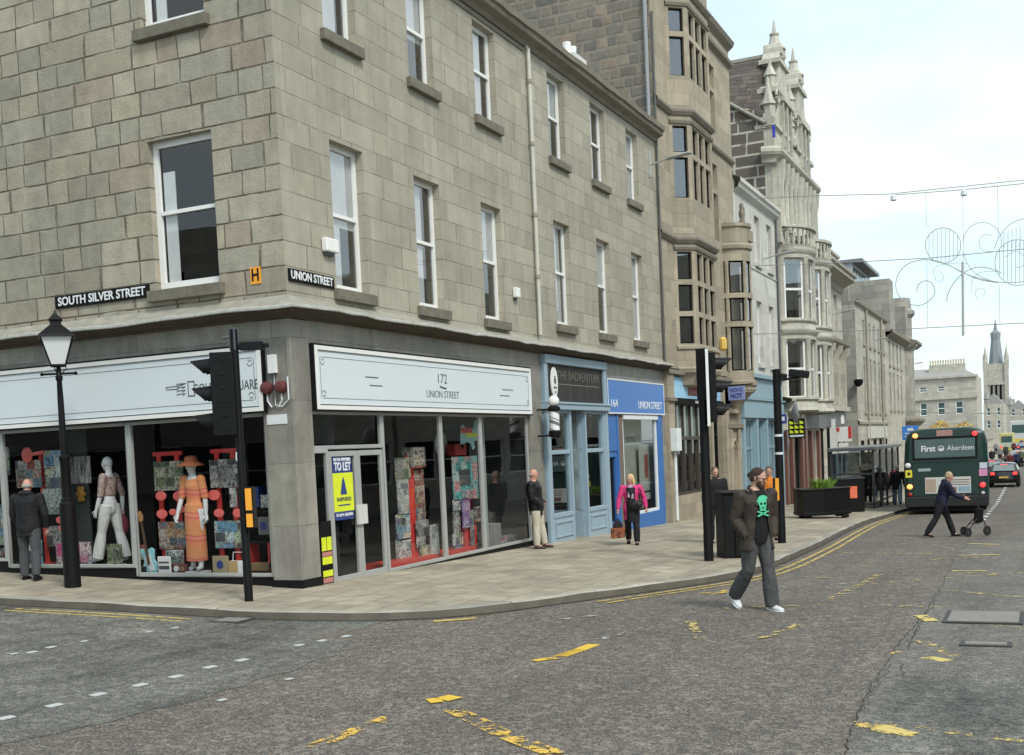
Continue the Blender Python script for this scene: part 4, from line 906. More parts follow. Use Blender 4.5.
for z in (4.25, 9.2, 12.9, 16.8): a.quad((19.5, -.2, z), (29.1, -.2, z), (29.1, -11.9, z), (19.5, -11.9, z))
a.quad((19.5, -2, -1), (29.1, -2, -1), (29.1, -2, 22.9), (19.5, -2, 22.9)); a.build('interior', M['room'], B2)
for (u0, u1, z0, z1) in flatw:
    f = MB(FU); um = (u0+u1)/2; f.box(um-.1, um+.1, -.2, -.01, z0, z1).box(u0, u1, -.2, -.02, z0+(z1-z0)*.62, z0+(z1-z0)*.62+.15)
    w = f.build('window', M['baystone'], B2); MB(FU).quad((u0, -.2, z0), (u1, -.2, z0), (u1, -.2, z1), (u0, -.2, z1)).build('pane', M['glass'], w)
# corner turret
TU = thing('oriel_turret', 'round stone turret window with carved corbel and little statue on its parapet', 'turret', (28.1, 0, 3.4))
cx, rr_ = 28.1, .78
def arc_path(r_, n=10, c=(cx, 0)): return [(c[0]-r_*math.cos(PI*i/n), c[1]+r_*math.sin(PI*i/n)) for i in range(n+1)]
TLV = [(4.55, 6.15), (6.35, 7.2), (7.38, 8.55)]
a = MB(FU)
def cyl(mb, r0, z0, r1, z1, n=16, c=(cx, 0), T=FU):
    A = [T(c[0]-r0*math.cos(PI*i/n), c[1]+r0*math.sin(PI*i/n), z0) for i in range(n+1)]; B_ = [T(c[0]-r1*math.cos(PI*i/n), c[1]+r1*math.sin(PI*i/n), z1) for i in range(n+1)]
    mb.add(A+B_, [(i, i+1, n+2+i, n+1+i) for i in range(n)])
profs = [(.18, 3.0), (.30, 3.25), (.5, 3.5), (.68, 3.68), (.80, 3.75), (.84, 3.95), (.90, 4.0), (.92, 4.15), (.80, 4.2), (.80, 4.55)]
for (r0, z0), (r1, z1) in zip(profs, profs[1:]): cyl(a, r0, z0, r1, z1)
for z0, z1 in ((6.15, 6.35), (7.2, 7.38)): cyl(a, .84, z0, .84, z1); cyl(a, .84, z1, .7, z1); cyl(a, .84, z0, .7, z0)
pf = [(.80, 8.55), (.80, 8.95), (.88, 9.0), (.9, 9.12), (.80, 9.18), (.80, 9.75), (.87, 9.8), (.87, 9.92), (.6, 9.92), (.6, 9.2), (0, 9.2)]
for (r0, z0), (r1, z1) in zip(pf, pf[1:]): cyl(a, r0, z0, r1, z1)
for th in (8, 62, 118, 172):                   # mullions
    x = cx-.76*math.cos(R(th)); d = .76*math.sin(R(th))
    for z0, z1 in TLV: a.tube([FU(x, d, z0), FU(x, d, z1)], .075, 6)
a.build('stonework', M['baystone'], TU, smooth=35)
a = MB(FU); 
for i in range(14): th = PI*(i+.5)/14; a.ell(FU(cx-.80*math.cos(th), .80*math.sin(th), 3.86), (.07, .07, .07), 6, 5)
a.build('carved_bosses', M['baystone'], TU)
for z0, z1 in TLV:
    f = MB(FU)
    for t0, t1 in ((14, 56), (68, 112), (124, 166)):
        p0 = (cx-.74*math.cos(R(t0)), .74*math.sin(R(t0))); p1 = (cx-.74*math.cos(R(t1)), .74*math.sin(R(t1)))
        L = math.hypot(p1[0]-p0[0], p1[1]-p0[1]); T = (lambda p0, p1, L: (lambda s, d, z: FU(p0[0]+(p1[0]-p0[0])*s/L-(p1[1]-p0[1])/L*d, p0[1]+(p1[1]-p0[1])*s/L+(p1[0]-p0[0])/L*d, z)))(p0, p1, L)
        g = MB(T); g.box(0, .05, -.03, .02, z0, z1).box(L-.05, L, -.03, .02, z0, z1).box(.05, L-.05, -.03, .02, z0, z0+.05).box(.05, L-.05, -.03, .02, z1-.05, z1); f.v += []; f.add(g.v, g.f)
        f2 = MB(T).quad((0, 0, z0), (L, 0, z0), (L, 0, z1), (0, 0, z1)); f.panes = getattr(f, 'panes', [])+[f2]
    w = f.build('window', M['blackmat'], TU)
    pm = MB()
    for q in f.panes: pm.add(q.v, q.f)
    pm.build('pane', M['glass'], w)
a = MB(); a.lathe([(.10, 9.9), (.12, 10.0), (.07, 10.08), (.11, 10.2), (.12, 10.35), (.06, 10.45), (.08, 10.55), (.05, 10.66)], (cx-.25, -.62, 0), 8); a.build('statue', M['soffit'], TU, smooth=50)
a = MB(FU); a.box(cx-.15, cx+.5, .5, .84, 9.3, 9.7); a.build('niche', M['baystone'], TU)
t = thing('wall_lantern', 'small yellow lantern on the wall left of the turret windows', 'lantern', FU(27.25, .2, 4.9)); q = at_axis(723, 344, 1, -.2)
a = MB(); a.lathe([(.06, 0), (.14, .08), (.14, .42), (.05, .5)], (q.x, -.2, q.z-.25), 8); a.build('lantern', plain('lantern_yellow', (.75, .5, .12), .4), t); a = MB(); a.tube([(q.x, 0, q.z-.2), (q.x, -.2, q.z-.2)], .02); a.build('bracket', M['black'], t)
# ground floor of the bay building: convenience shop
a = MB(FU); wall(a, 19.4, 29.2, -2, 4.35, [(20.1, 24.9, .3, 3.25), (20.1, 26.9, 3.35, 4.12), (25.15, 26.4, -1, 3.2)], .35); a.box(19.42, 20.1, 0, .12, -2, 4.25); a.box(26.5, 27.0, 0, .1, -2, 3.1); a.build('ground_wall', M['baystone'], B2)
a = MB(FU); a.box(19.4, 20.14, 0, .2, 3.3, 3.4).box(26.8, 29.2, 0, .12, 2.45, 2.6).box(19.4, 29.2, 0, .18, 4.15, 4.28); a.build('string_course', M['soffit'], B2)
t = board('shop_sign', 'pale blue backlit shop sign with dark red letters behind the traffic signal', FU, 20.2, 26.1, 3.42, 4.08, plain('sign_pale_blue', (.33, .60, .80), .35, 0, .15, .8), -.1, .14)
MB(FU).box(21.9, 25.6, .04, .05, 3.52, 3.90).build('name_panel', plain('sign_maroon', (.16, .06, .07), .5), t)
put_text('CONVENIENCE', .32, t, FU, 23.7, .052, 3.71, plain('sign_letter_red', (.5, .08, .06), .5), 3.4, offs=.004)
MB(FU).box(20.1, 26.3, -.05, .1, 3.22, 3.40).build('lower_strip', M['blackmat'], t); put_text('NEWSAGENT', .13, t, FU, 23.3, .102, 3.31, M['textwhite'], 1.5)
f = MB(FU)
for u in (20.12, 20.95, 21.8, 22.65, 23.5, 24.3, 24.82): f.box(u, u+.09, -.25, -.12, .3, 3.24)
f.box(20.12, 24.9, -.25, -.1, 2.08, 2.2).box(20.12, 24.9, -.25, -.1, .3, .38)
w = f.build('shop_window', plain('bronze_frame', (.06, .05, .04), .5), B2); MB(FU).quad((20.1, -.2, .3), (24.9, -.2, .3), (24.9, -.2, 2.1), (20.1, -.2, 2.1)).build('pane', M['glassdk'], w)
MB(FU).quad((20.1, -.2, 2.15), (24.9, -.2, 2.15), (24.9, -.2, 3.24), (20.1, -.2, 3.24)).build('pane', plain('green_obscured_glass', (.22, .27, .24), .15), w)
shopbox(FU, 20.1, 24.9, .2, 3.3, 1.4, collage('shop_shelves', [(.02,.02,.02),(.03,.025,.02),(.18,.14,.1),(.02,.03,.03),(.25,.24,.22),(.05,.04,.03),(.015,.015,.015)], 3.5), B2)
f = MB(FU); f.box(25.15, 25.25, -.3, -.2, -1, 3.2).box(26.3, 26.4, -.3, -.2, -1, 3.2).box(25.72, 25.8, -.3, -.2, -1, 3.2).box(25.25, 26.3, -.3, -.2, 2.2, 2.3); w = f.build('door', M['blackmat'], B2); MB(FU).quad((25.2, -.27, -1), (26.35, -.27, -1), (26.35, -.27, 3.2), (25.2, -.27, 3.2)).build('pane', M['glassdk'], w)
a = MB(FU)                                   # blind pointed arch beside the turret
ar = [(27.35, -.3)]+[(27.35, 1.4)]+[(27.85-.5*math.cos(R(t_)), 1.4+.62*math.sin(R(t_))) for t_ in range(15, 91, 15)]+[(27.85+.5*math.cos(R(t_)), 1.4+.62*math.sin(R(t_))) for t_ in range(75, 0, -15)]+[(28.35, 1.4), (28.35, -.3)]
a.tube([FU(u, .03, z) for u, z in ar], .09, 6); a.tube([FU(27.55+(u-27.35)*.6, .02, z*.9) for u, z in ar], .05, 5); a.box(27.1, 28.6, 0, .2, 3.0, 3.15); a.tube([FU(27.2, .08, -.3), FU(27.2, .08, 2.4)], .08); a.tube([FU(28.5, .08, -.3), FU(28.5, .08, 2.4)], .08); a.build('blind_arch', M['baystone'], B2)
t = thing('junction_box', 'beige metal service box on the stone pier beside the blue shop', 'service box', FU(19.75, .15, 1.3)); u, z = U(669, 437, .15); MB(FU).box(19.5, 19.95, .12, .34, 1.75, 2.45).build('case', M['curtain'], t, bevel=.01); MB().tube([FU(19.8, .16, -.4), FU(19.8, .16, 1.75)], .05).build('pipe', M['curtain'], t)
t = thing('projecting_sign', 'lavender blue projecting sign with dark letters under the turret', 'shop sign', FU(27.0, .4, 3.4)); MB(FU).box(26.9, 26.98, .12, .72, 3.45, 3.95).build('board', plain('sign_lavender', (.24, .28, .52), .4), t, bevel=.01)
FE = lambda u, d, z: Vector((26.9-d, -u, z))
put_text('NEWS', .2, t, FE, .42, .005, 3.81, M['navy'], .45); put_text('HOT', .24, t, FE, .42, .005, 3.6, M['navy'], .42, offs=.006)
MB(FU).tube([FU(26.94, 0, 4.0), FU(26.94, 1.02, 4.0)], .025).build('arm', M['black'], t)

# ================================================================== generic frontages
def frontage(name, label, x0, x1, zg, ztop, mat, wins, sills=True, side=None, depth=11, gl='glass', white=True, zroof=None, sidemat=None, rec=.16, y0=0.0, fw=.07, gw=None, silld=None, fm='white'):
    b = thing(name, label, 'building', (x0, -y0, g_x(x0)))
    T = lambda u, d, z: Vector((u, -(d+y0), z))
    a = MB(T); wall(a, x0, x1, zg, ztop, wins, .25); a.build('wall', mat, b)
    a = MB(T); a.quad((x0+.01, 0, -3), (x0+.01, -depth, -3), (x0+.01, -depth, ztop), (x0+.01, 0, ztop)); a.quad((x1-.01, 0, -3), (x1-.01, -depth, -3), (x1-.01, -depth, ztop), (x1-.01, 0, ztop)); a.quad((x0, -depth, -3), (x1, -depth, -3), (x1, -depth, ztop), (x0, -depth, ztop)); a.build('wall', sidemat or M['rubble'], b)
    a = MB(T); a.quad((x0, -.02, ztop-.05), (x1, -.02, ztop-.05), (x1, -depth, ztop-.05), (x0, -depth, ztop-.05)); a.build('roof', M['slate'], b)
    a = MB(T); a.quad((x0+.1, -1.6, -2), (x1-.1, -1.6, -2), (x1-.1, -1.6, ztop-.1), (x0+.1, -1.6, ztop-.1))
    for h in wins: pass
    a.build('interior', M['room'], b)
    for (u0, u1, z0, z1) in wins: sash(b, T, u0, u1, z0, z1, rec, sill=sills, fw=fw, mid=.5, cur=[(.1, .9, .45, .97)] if random.random() < .5 else None, sillmat=silld or 'trim', gl=gl, mat=fm)
    return b, T
# ---- pale rendered building with pale blue shopfront
wn3 = []
for uc in (30.6, 33.1, 35.4): wn3 += [(uc-.48, uc+.48, 5.1, 7.65), (uc-.45, uc+.45, 9.2, 11.1)]
B3, T = frontage('rendered_building', 'low pale cream rendered building above a pale blue shopfront', 29.2, 36.7, 4.5, 11.9, M['pale'], wn3, silld='pale')
a = MB(T); run(a, [(29.2, 0), (36.7, 0)], [(0, 11.45), (.05, 11.5), (.2, 11.62), (.24, 11.75), (.3, 11.8), (.3, 11.95), (-.1, 12.1), (-.3, 12.1)], T); a.build('cornice', M['pale'], B3); a = MB(T); run(a, [(29.2, 0), (36.7, 0)], [(0, 8.85), (.04, 8.86), (.04, 8.9), (0, 8.92)], T); a.build('string_course', M['pale'], B3)
a = MB(T); a.box(29.3, 30.1, -1.3, -.4, 11.9, 13.1); a.build('dormer', M['white'], B3); 
a = MB(T); wall(a, 29.2, 36.7, -2, 4.5, [(29.6, 31.4, -.4, 2.75), (31.8, 33.2, -1, 2.75), (33.6, 36.2, -.4, 2.75)], .4); a.box(29.2, 36.7, 0, .15, 2.85, 3.55).box(29.2, 36.7, 0, .22, 3.55, 3.62).box(29.2, 36.7, 0, .1, 3.65, 4.45).box(29.2, 36.7, 0, .25, 4.45, 4.6)
for u in (29.22, 31.45, 33.25, 36.3): a.box(u, u+.35, 0, .1, -2, 2.85)
a.build('shopfront', M['paleblue'], B3)
for u0, u1, z0 in ((29.6, 31.4, -.4), (33.6, 36.2, -.4), (31.8, 33.2, -1)): w = shop_window(T, B3, u0, u1, z0, 2.75, .1, -.12, 'paleblue')
a = MB(T); 
for u in (30.2, 30.8, 34.2, 34.9, 35.5): a.box(u, u+.07, -.18, -.1, -.4, 2.75)
a.box(29.6, 31.4, -.2, -.1, 1.6, 1.72).box(33.6, 36.2, -.2, -.1, 1.6, 1.72); a.build('glazing_bars', M['paleblue'], B3)
shopbox(T, 29.5, 36.4, -1.2, 2.85, 1.2, M['roomgrey'], B3)
t = thing('downpipe', 'thin dark cable and pipe crossing the pale rendered front', 'pipe', (36.6, -.05, 0)); MB().tube([(36.62, -.07, 11.5), (36.62, -.07, 4.6)], .05).build('pipe', M['text'], t)
# ---- ornate building: two bowed oriels, balconies, columns, scrolled gables with pinnacles
B4 = thing('ornate_building', 'ornate cream granite building with bowed oriels and two scrolled pinnacle gables', 'building', (36.7, 0, -1))
a = MB(FU); hb = [(37.5, 41.0, 3.75, 6.4), (37.5, 41.0, 7.2, 10.0), (41.9, 45.3, 3.75, 6.4), (41.9, 45.3, 7.2, 10.0), (37.6, 41.0, 11.0, 13.6), (41.9, 45.3, 11.0, 13.6)]
wall(a, 36.7, 45.9, 2.9, 14.3, hb, .4)
a.quad((45.9, 0, -3), (45.9, -11, -3), (45.9, -11, 14.3), (45.9, 0, 14.3)); a.quad((36.7, 0, 14.3), (45.9, 0, 14.3), (45.9, -.8, 14.3), (36.7, -.8, 14.3)); a.build('wall', M['ornate'], B4)
a = MB(FU); a.quad((36.7, 0, 11), (36.7, -11, 11), (36.7, -11, 19), (36.7, 0, 15.5)) if False else None
a.add([(36.7, .35, 2), (36.7, 11, 2), (36.7, 11, 16.9), (36.7, 5.5, 18.7), (36.7, .35, 16.2)], [(0, 1, 2, 3, 4)]); a.build('side_wall', M['rubblew'], B4)
a = MB(FU); a.quad((36.7, 0, 2), (36.7, -.35, 2), (36.7, -.35, 16.2), (36.7, 0, 16.2)); a.build('quoin', M['ornate'], B4)
a = MB(); a.add([(36.62, .2, 15.7), (36.62, 2.4, 17.3), (36.62, 11, 17.3), (38.6, 11, 19.2), (38.6, .2, 19.2)], [(0, 1, 2, 3, 4)]); a.add([(38.6, .2, 19.2), (38.6, 11, 19.2), (41, 11, 16), (41, .2, 16)], [(0, 1, 2, 3)]); a.add([(41, .2, 16), (41, 11, 16), (43.4, 11, 19), (43.4, .2, 19)], [(0, 1, 2, 3)]); a.add([(43.4, .2, 19), (43.4, 11, 19), (45.9, 11, 15), (45.9, .2, 15)], [(0, 1, 2, 3)]); a.build('roof', M['slate'], B4)
MB().box(38.5, 38.7, .2, 11, 19.15, 19.3).tube([(36.6, .25, 15.75), (36.6, 2.5, 17.35)], .08).build('ridge', M['lead'], B4)
MB(FU).box(36.8, 45.8, -1.7, -1.6, -2, 14.2).build('interior', M['room'], B4)
def arcp(c, r_, n=12, a0=0, a1=180, fl=.62): return [(c-r_*math.cos(R(a0+(a1-a0)*i/n)), fl*r_*math.sin(R(a0+(a1-a0)*i/n))) for i in range(n+1)]
for uc in (39.25, 43.6):
    for z0, z1 in ((3.7, 6.45), (7.2, 10.05)):
        rb = 1.75
        a = MB(FU); pa = arcp(uc, rb)
        run(a, pa, [(0, z0-.6), (.12, z0-.5), (.06, z0-.3), (.02, z0-.1), (.12, z0), (.12, z0+.1), (-.2, z0+.1)]); run(a, pa, [(-.25, z1-.05), (.06, z1-.05), (.06, z1+.1), (.14, z1+.2), (.2, z1+.3), (.2, z1+.38), (-.3, z1+.42)])
        for th in (2, 60, 120, 178):
            u, d = uc-rb*math.cos(R(th)), .62*rb*math.sin(R(th)); a.tube([FU(u, d, z0), FU(u, d, z0+.2), FU(u, d, z1-.25), FU(u, d, z1)], [.17, .13, .13, .19], 8)
        a.build('oriel', M['ornate'], B4, smooth=35)
        f = MB(FU)
        for t0, t1 in ((6, 55), (65, 115), (125, 174)):
            p0 = (uc-(rb-.12)*math.cos(R(t0)), .62*(rb-.12)*math.sin(R(t0))); p1 = (uc-(rb-.12)*math.cos(R(t1)), .62*(rb-.12)*math.sin(R(t1))); L = math.hypot(p1[0]-p0[0], p1[1]-p0[1])
            Tq = (lambda p0, p1, L: (lambda s, d, z: FU(p0[0]+(p1[0]-p0[0])*s/L-(p1[1]-p0[1])/L*d, p0[1]+(p1[1]-p0[1])*s/L+(p1[0]-p0[0])/L*d, z)))(p0, p1, L)
            g = MB(Tq); g.box(0, .1, -.03, .02, z0, z1).box(L-.1, L, -.03, .02, z0, z1).box(.1, L-.1, -.03, .02, z0, z0+.15).box(.1, L-.1, -.03, .02, z1-.12, z1).box(.1, L-.1, -.03, .03, (z0+z1)/2-.05, (z0+z1)/2+.05); f.add(g.v, g.f)
            q = MB(Tq).quad((0, 0, z0), (L, 0, z0), (L, 0, z1), (0, 0, z1)); f.pp = getattr(f, 'pp', MB()); f.pp.add(q.v, q.f)
        w = f.build('window', M['white'], B4); f.pp.build('pane', M['glass'], w)
    # balcony over the oriel
    a = MB(FU); pa = arcp(uc, 1.95)
    run(a, pa, [(-.3, 10.3), (.0, 10.35), (.08, 10.55), (-.2, 10.55)]); run(a, pa, [(-.2, 11.3), (.08, 11.3), (.08, 11.42), (-.2, 11.42), (-.2, 11.3)])
    for i in range(15):
        th = 8+164*i/14; a.tube([FU(uc-1.88*math.cos(R(th)), .62*1.88*math.sin(R(th)), z) for z in (10.55, 10.75, 10.95, 11.3)], [.05, .09, .05, .05], 6)
    a.build('balcony', M['ornate'], B4, smooth=35)
    # columns of the top storey
    a = MB(FU)
    for du in (-2.15, -1.1, 0, 1.1, 2.15):
        if abs(du) == 2.15: a.box(uc+du-.25, uc+du+.2, 0, .22, 10.6, 14.2)
        a.tube([FU(uc+du*.93, .22, z) for z in (11.3, 11.6, 13.2, 13.6, 14.2)], [.2, .15, .13, .2, .26], 8)
    a.build('column', M['ornate'], B4, smooth=35)
    f = MB(FU); 
    for k in range(3): f.box(uc-1.6+k*1.15, uc-1.5+k*1.15, -.2, -.12, 11, 13.6)
    f.box(uc-1.65, uc+1.7, -.2, -.12, 12.4, 12.5); w = f.build('window', M['white'], B4); MB(FU).quad((uc-1.65, -.17, 11), (uc+1.75, -.17, 11), (uc+1.75, -.17, 13.6), (uc-1.65, -.17, 13.6)).build('pane', M['glass'], w)
    # scrolled gable
    ug = uc-.31; g = MB(FU)
    pts = [(2.2, 14.7), (2.2, 15.6), (1.95, 15.7), (1.95, 16.1), (1.6, 16.2), (1.35, 16.6), (1.25, 17.2), (1.5, 17.3), (1.5, 17.55), (1.1, 17.7), (.85, 18.1), (.75, 18.6), (.95, 18.7), (.95, 18.9), (.5, 19.3), (.42, 19.7)]
    poly = [(ug+x, z) for x, z in pts]+[(ug-x, z) for x, z in reversed(pts)]
    g.prism(poly, 0, 1, T=lambda x, z, k: FU(x, .12-.75*k, z)); g.build('gable', M['ornate'], B4, bevel=.03)
    g = MB(FU)
    for zz, ww, hh in ((17.25, 1.62, .2), (18.68, 1.05, .18), (15.55, 2.3, .16)): g.box(ug-ww, ug+ww, -.72, .24, zz, zz+hh)
    g.box(ug-.5, ug+.5, -.6, .2, 19.2, 19.5); g.lathe([(.42, 0), (.42, .35), (.52, .4), (.46, .5), (.26, .75), (.18, 1.05), (.22, 1.08), (.22, 1.16), (.10, 1.2), (.03, 1.75), (.0, 1.8)], FU(ug, -.2, 19.1), 8, rot=PI/8)
    for sx in (-1, 1):
        g.lathe([(.3, 0), (.3, .5), (.38, .55), (.2, .9), (.1, 1.3), (.04, 1.75), (0, 1.8)], FU(ug+sx*1.75, -.2, 16.1), 8, rot=PI/8); g.lathe([(.24, 0), (.24, .4), (.3, .45), (.1, .9), (0, 1.3)], FU(ug+sx*1.2, -.2, 17.6), 8, rot=PI/8)
        g.tube([FU(ug+sx*(1.6+.28*math.cos(t_)), .18, 17.0+.28*math.sin(t_)) for t_ in [i*.5 for i in range(13)]], .06, 5)
    g.build('pinnacle', M['ornate'], B4, smooth=35)
    f = MB(FU); f.box(ug-.95, ug-.8, .1, .3, 14.9, 17.0).box(ug+.8, ug+.95, .1, .3, 14.9, 17.0).box(ug-.1, ug+.1, .1, .3, 14.9, 17.0).box(ug-1.05, ug+1.05, .1, .36, 16.95, 17.15)
    w = f.build('window', M['ornate'], B4); MB(FU).quad((ug-.8, .14, 15.0), (ug+.8, .14, 15.0), (ug+.8, .14, 16.9), (ug-.8, .14, 16.9)).build('pane', M['busglass'], w)
a = MB(FU); run(a, [(36.45, -.4), (36.5, 0), (45.9, 0), (46.1, -.4)], [(0, 13.95), (.15, 14.0), (.2, 14.15), (.42, 14.3), (.5, 14.4), (.5, 14.55), (.2, 14.68), (-.2, 14.7)]); run(a, [(36.7, 0), (45.9, 0)], [(0, 10.1), (.1, 10.15), (.14, 10.3), (0, 10.4)]); run(a, [(36.7, 0), (45.9, 0)], [(0, 3.45), (.3, 3.5), (.5, 3.62), (.5, 3.72), (0, 3.85)]); a.build('cornice', M['classic'], B4)
t = thing('flag', 'small blue banner hanging on the ornate gable', 'banner', (37.9, -.3, 15.2)); q = at_axis(775, 133, 1, -.35); MB().box(q.x-.3, q.x-.26, -.42, -.3, q.z-.25, q.z+.25).build('cloth', plain('flag_blue', (.05, .06, .45), .7), t); MB().tube([(q.x-.28, 0, q.z+.26), (q.x-.28, -.45, q.z+.26)], .02).build('pole', M['black'], t)
# its shops
a = MB(FU); wall(a, 36.7, 45.9, -3, 3.0, [(38.0, 40.9, -1.1, 2.3), (41.4, 45.0, -1.1, 2.3)], .4); a.build('ground_wall', M['ornate'], B4)
MB(FU).box(37.3, 41.3, 0, .12, 2.35, 3.35).build('fascia', M['pale'], B4); MB(FU).box(41.4, 47.6, 0, .12, 2.4, 3.2).build('fascia', plain('fascia_grey', (.12, .12, .115), .5), B4)
for u in (37.0, 38.3, 40.7, 41.6, 43.2, 45.2): MB(FU).box(u, u+.42, 0, .16, -3, 2.3).build('pilaster', plain('red_granite_pilaster', (.17, .075, .055), .4, 0, .25, 9), B4, bevel=.02)
for u0, u1 in ((38.0, 40.9), (41.4, 45.0)): shop_window(FU, B4, u0, u1, -1.1, 2.3, .12, -.1, 'blackmat')
shopbox(FU, 37, 45.6, -1.5, 2.4, 1.3, M['room'], B4)
t = thing('projecting_sign', 'black square projecting sign with a grid of yellow shapes', 'shop sign', (38, -.8, 2))
q = at_axis(802, 426, 1, -.9); MB().box(q.x, q.x+.08, -1.02, -.3, q.z-.52, q.z+.34).build('board', M['black'], t, bevel=.01)
FE = lambda u, d, z: Vector((q.x-d, -u, z)); a = MB(FE)
for i in range(3):
    for j in range(3): c_ = .44+i*.22; zz = q.z-.3+j*.2; a.add([FE(c_-.08, .005, zz), FE(c_+.08, .005, zz), FE(c_+.08, .005, zz+.08), FE(c_-.08, .005, zz+.15)], [(0, 1, 2, 3)])
a.build('motif', M['yellow'], t); MB(FE).box(.36, .96, 0, .006, q.z-.46, q.z-.38).build('caption', M['curtain'], t)
t = thing('projecting_sign', 'small blue projecting sign with a white mark above the pale blue shopfront end', 'shop sign', (35, -.5, 2)); q2 = at_axis(783, 419, 1, -.5); MB().box(q2.x, q2.x+.05, -.65, -.35, q2.z-.2, q2.z+.2).build('board', M['navy'], t); MB().box(q2.x-.01, q2.x, -.57, -.43, q2.z-.08, q2.z+.1).build('motif', M['textwhite'], t)
t = thing('orange_emblem', 'orange and yellow painted emblem on the cream shop fascia', 'sign', FU(40, .13, 3)); u, z = U(806, 410, .13); a = MB(FU)
for i in range(9): a.ell(FU(u-.8+i*.2, .14, z+.1*math.sin(i*2.1)), (.14, .02, .16), 6, 4)
a.build('motif', M['orange'], t)
# ---- classical building
wc = [(47.2, 48.3, 7.6, 9.9), (49.6, 50.7, 7.6, 9.9), (52.0, 53.1, 7.6, 9.9), (46.9, 48.6, 3.9, 6.3), (49.3, 51.0, 3.9, 6.3), (51.7, 53.4, 3.9, 6.3)]
B5, T = frontage('classical_building', 'pale classical granite building with a heavy dark cornice and bracketed first floor windows', 45.9, 54.8, -3, 11.0, M['classic'], wc, silld='classic')
a = MB(T); run(a, [(45.9, 0), (54.8, 0), (55.0, -.5)], [(0, 10.1), (.1, 10.2), (.14, 10.45), (.5, 10.65), (.8, 10.75), (.8, 10.95), (.9, 11.0), (.9, 11.15), (0, 11.3)], T); run(a, [(45.9, 0), (54.8, 0), (55.0, -.4)], [(0, 6.9), (.15, 6.95), (.45, 7.1), (.5, 7.25), (0, 7.4)], T); a.build('cornice', M['trim'], B5)
a = MB(T); a.box(45.9, 54.8, -.6, -.1, 11.0, 12.2).box(45.9, 54.8, -.65, 0, 12.2, 12.35); a.build('parapet', M['classic'], B5)
a = MB(T)
for u in (46.3, 48.9, 51.3, 53.8): a.box(u, u+.4, 0, .25, 3.6, 6.2); a.prof([(0, 6.2), (.25, 6.2), (.45, 6.55), (.48, 6.95), (0, 6.95)], u, u+.4)
a.box(45.9, 54.8, 0, .35, 3.35, 3.6); a.build('bracket', M['classic'], B5)
a = MB(T); 
for u in (46.3, 48.4, 50.0, 52.0, 53.6): a.box(u, u+.9, 0, .02, -1.2, 2.4)
a.build('doorway', M['room'], B5); MB(T).box(45.95, 54.6, .02, .1, 2.5, 3.3).build('fascia', plain('fascia_dark', (.10, .10, .095), .5), B5); MB(T).box(52.6, 53.6, .1, .14, 2.65, 3.15).build('name_plate', M['white'], B5)
t = thing('estate_agent_board', 'white and red estate agent board fixed to the classical front', 'sign board', (50, -.6, 2)); q = at_axis(845, 435, 1, -.8); a = MB(); a.box(q.x, q.x+.06, -1.15, -.35, q.z-.35, q.z+.45).box(q.x, q.x+.06, -.95, -.45, q.z-1.0, q.z-.42); a.build('board', M['white'], t); MB().box(q.x-.01, q.x, -1.15, -.97, q.z-.2, q.z+.45).box(q.x-.01, q.x, -.52, -.37, q.z+.2, q.z+.42).build('red_band', M['red'], t); MB().box(q.x+.02, q.x+.08, -.3, 0, q.z-1, q.z+.9).build('post', M['white'], t)
# ---- grey granite block beyond the lane
wg = []
for u in (63.2, 66.2, 68.4, 70.6, 73.4): wg += [(u, u+.75, 3.5, 7.0), (u, u+.75, 7.9, 9.4)]
B6, T = frontage('granite_block', 'plain grey granite block with tall narrow windows and exposed side wall', 60, 75, -4, 10.3, M['grey'], wg, sidemat=M['grey'], silld='grey', fw=.05) if False else frontage('granite_block', 'plain grey granite block with tall narrow windows and exposed side wall', 60, 75, -4, 10.3, M['farstone'], wg, sidemat=M['grey'], fw=.04, gl='busglass', fm='text')
a = MB(T); run(a, [(60, 0), (75, 0)], [(0, 10.1), (.2, 10.2), (.25, 10.35), (0, 10.5)], T); run(a, [(60, 0), (75, 0)], [(0, 2.6), (.1, 2.65), (.12, 2.8), (0, 2.9)], T); a.build('cornice', M['trim'], B6)
a = MB(T); a.box(60, 60.6, -11, -.35, 10.2, 11.5); a.build('side_parapet', M['grey'], B6)
a = MB(T)
for u in (61, 64, 67, 70, 73): a.box(u, u+1.4, 0, .02, -1.5, 1.6)
a.build('shop_opening', M['room'], B6); MB(T).box(64.0, 73.8, .02, .12, 1.7, 2.5).build('fascia', M['pale'], B6)
a = MB(); a.tube([(64.4, -.1, 10.2), (64.4, -.1, -1)], .07); a.tube([(72.0, -.1, 10.2), (72.0, -.1, -1)], .08); a.build('drain_pipe', M['trim'], B6)
# ---- turreted building and the grey roof block
wt = []
for u in (77, 79.5, 82, 84.5): wt += [(u, u+1, 3.8, 6.6), (u, u+1, 7.2, 9.0)]
B7, T = frontage('turreted_building', 'dark granite building with a stone side wall and round corner turret further down the street', 75, 92.6, -4, 9.5, M['classic'], wt, sidemat=M['grey'], fw=.04, gl='busglass', fm='text')
a = MB(T); run(a, [(75, 0), (88, 0), (88, .5), (92.6, .5)], [(0, 9.1), (.3, 9.3), (.5, 9.45), (.5, 9.65), (0, 9.8)], T); run(a, [(87.5, 0), (88, .5), (92.6, .5)], [(0, 2.4), (.4, 2.7), (.6, 2.9), (.6, 3.1), (0, 3.3)], T); a.build('cornice', M['soffit'], B7)
a = MB(T); a.box(75, 86.5, -8, .45, 9.5, 13.35) if False else a.box(75, 77.2, -8, .4, 9.5, 13.35); a.box(77.2, 79, -4, .3, 9.5, 12.2); MB(T).box(86.5, 88.0, -2, .3, 9.6, 12.4).build('attic', M['grey'], B7); a.build('attic', M['grey'], B7)
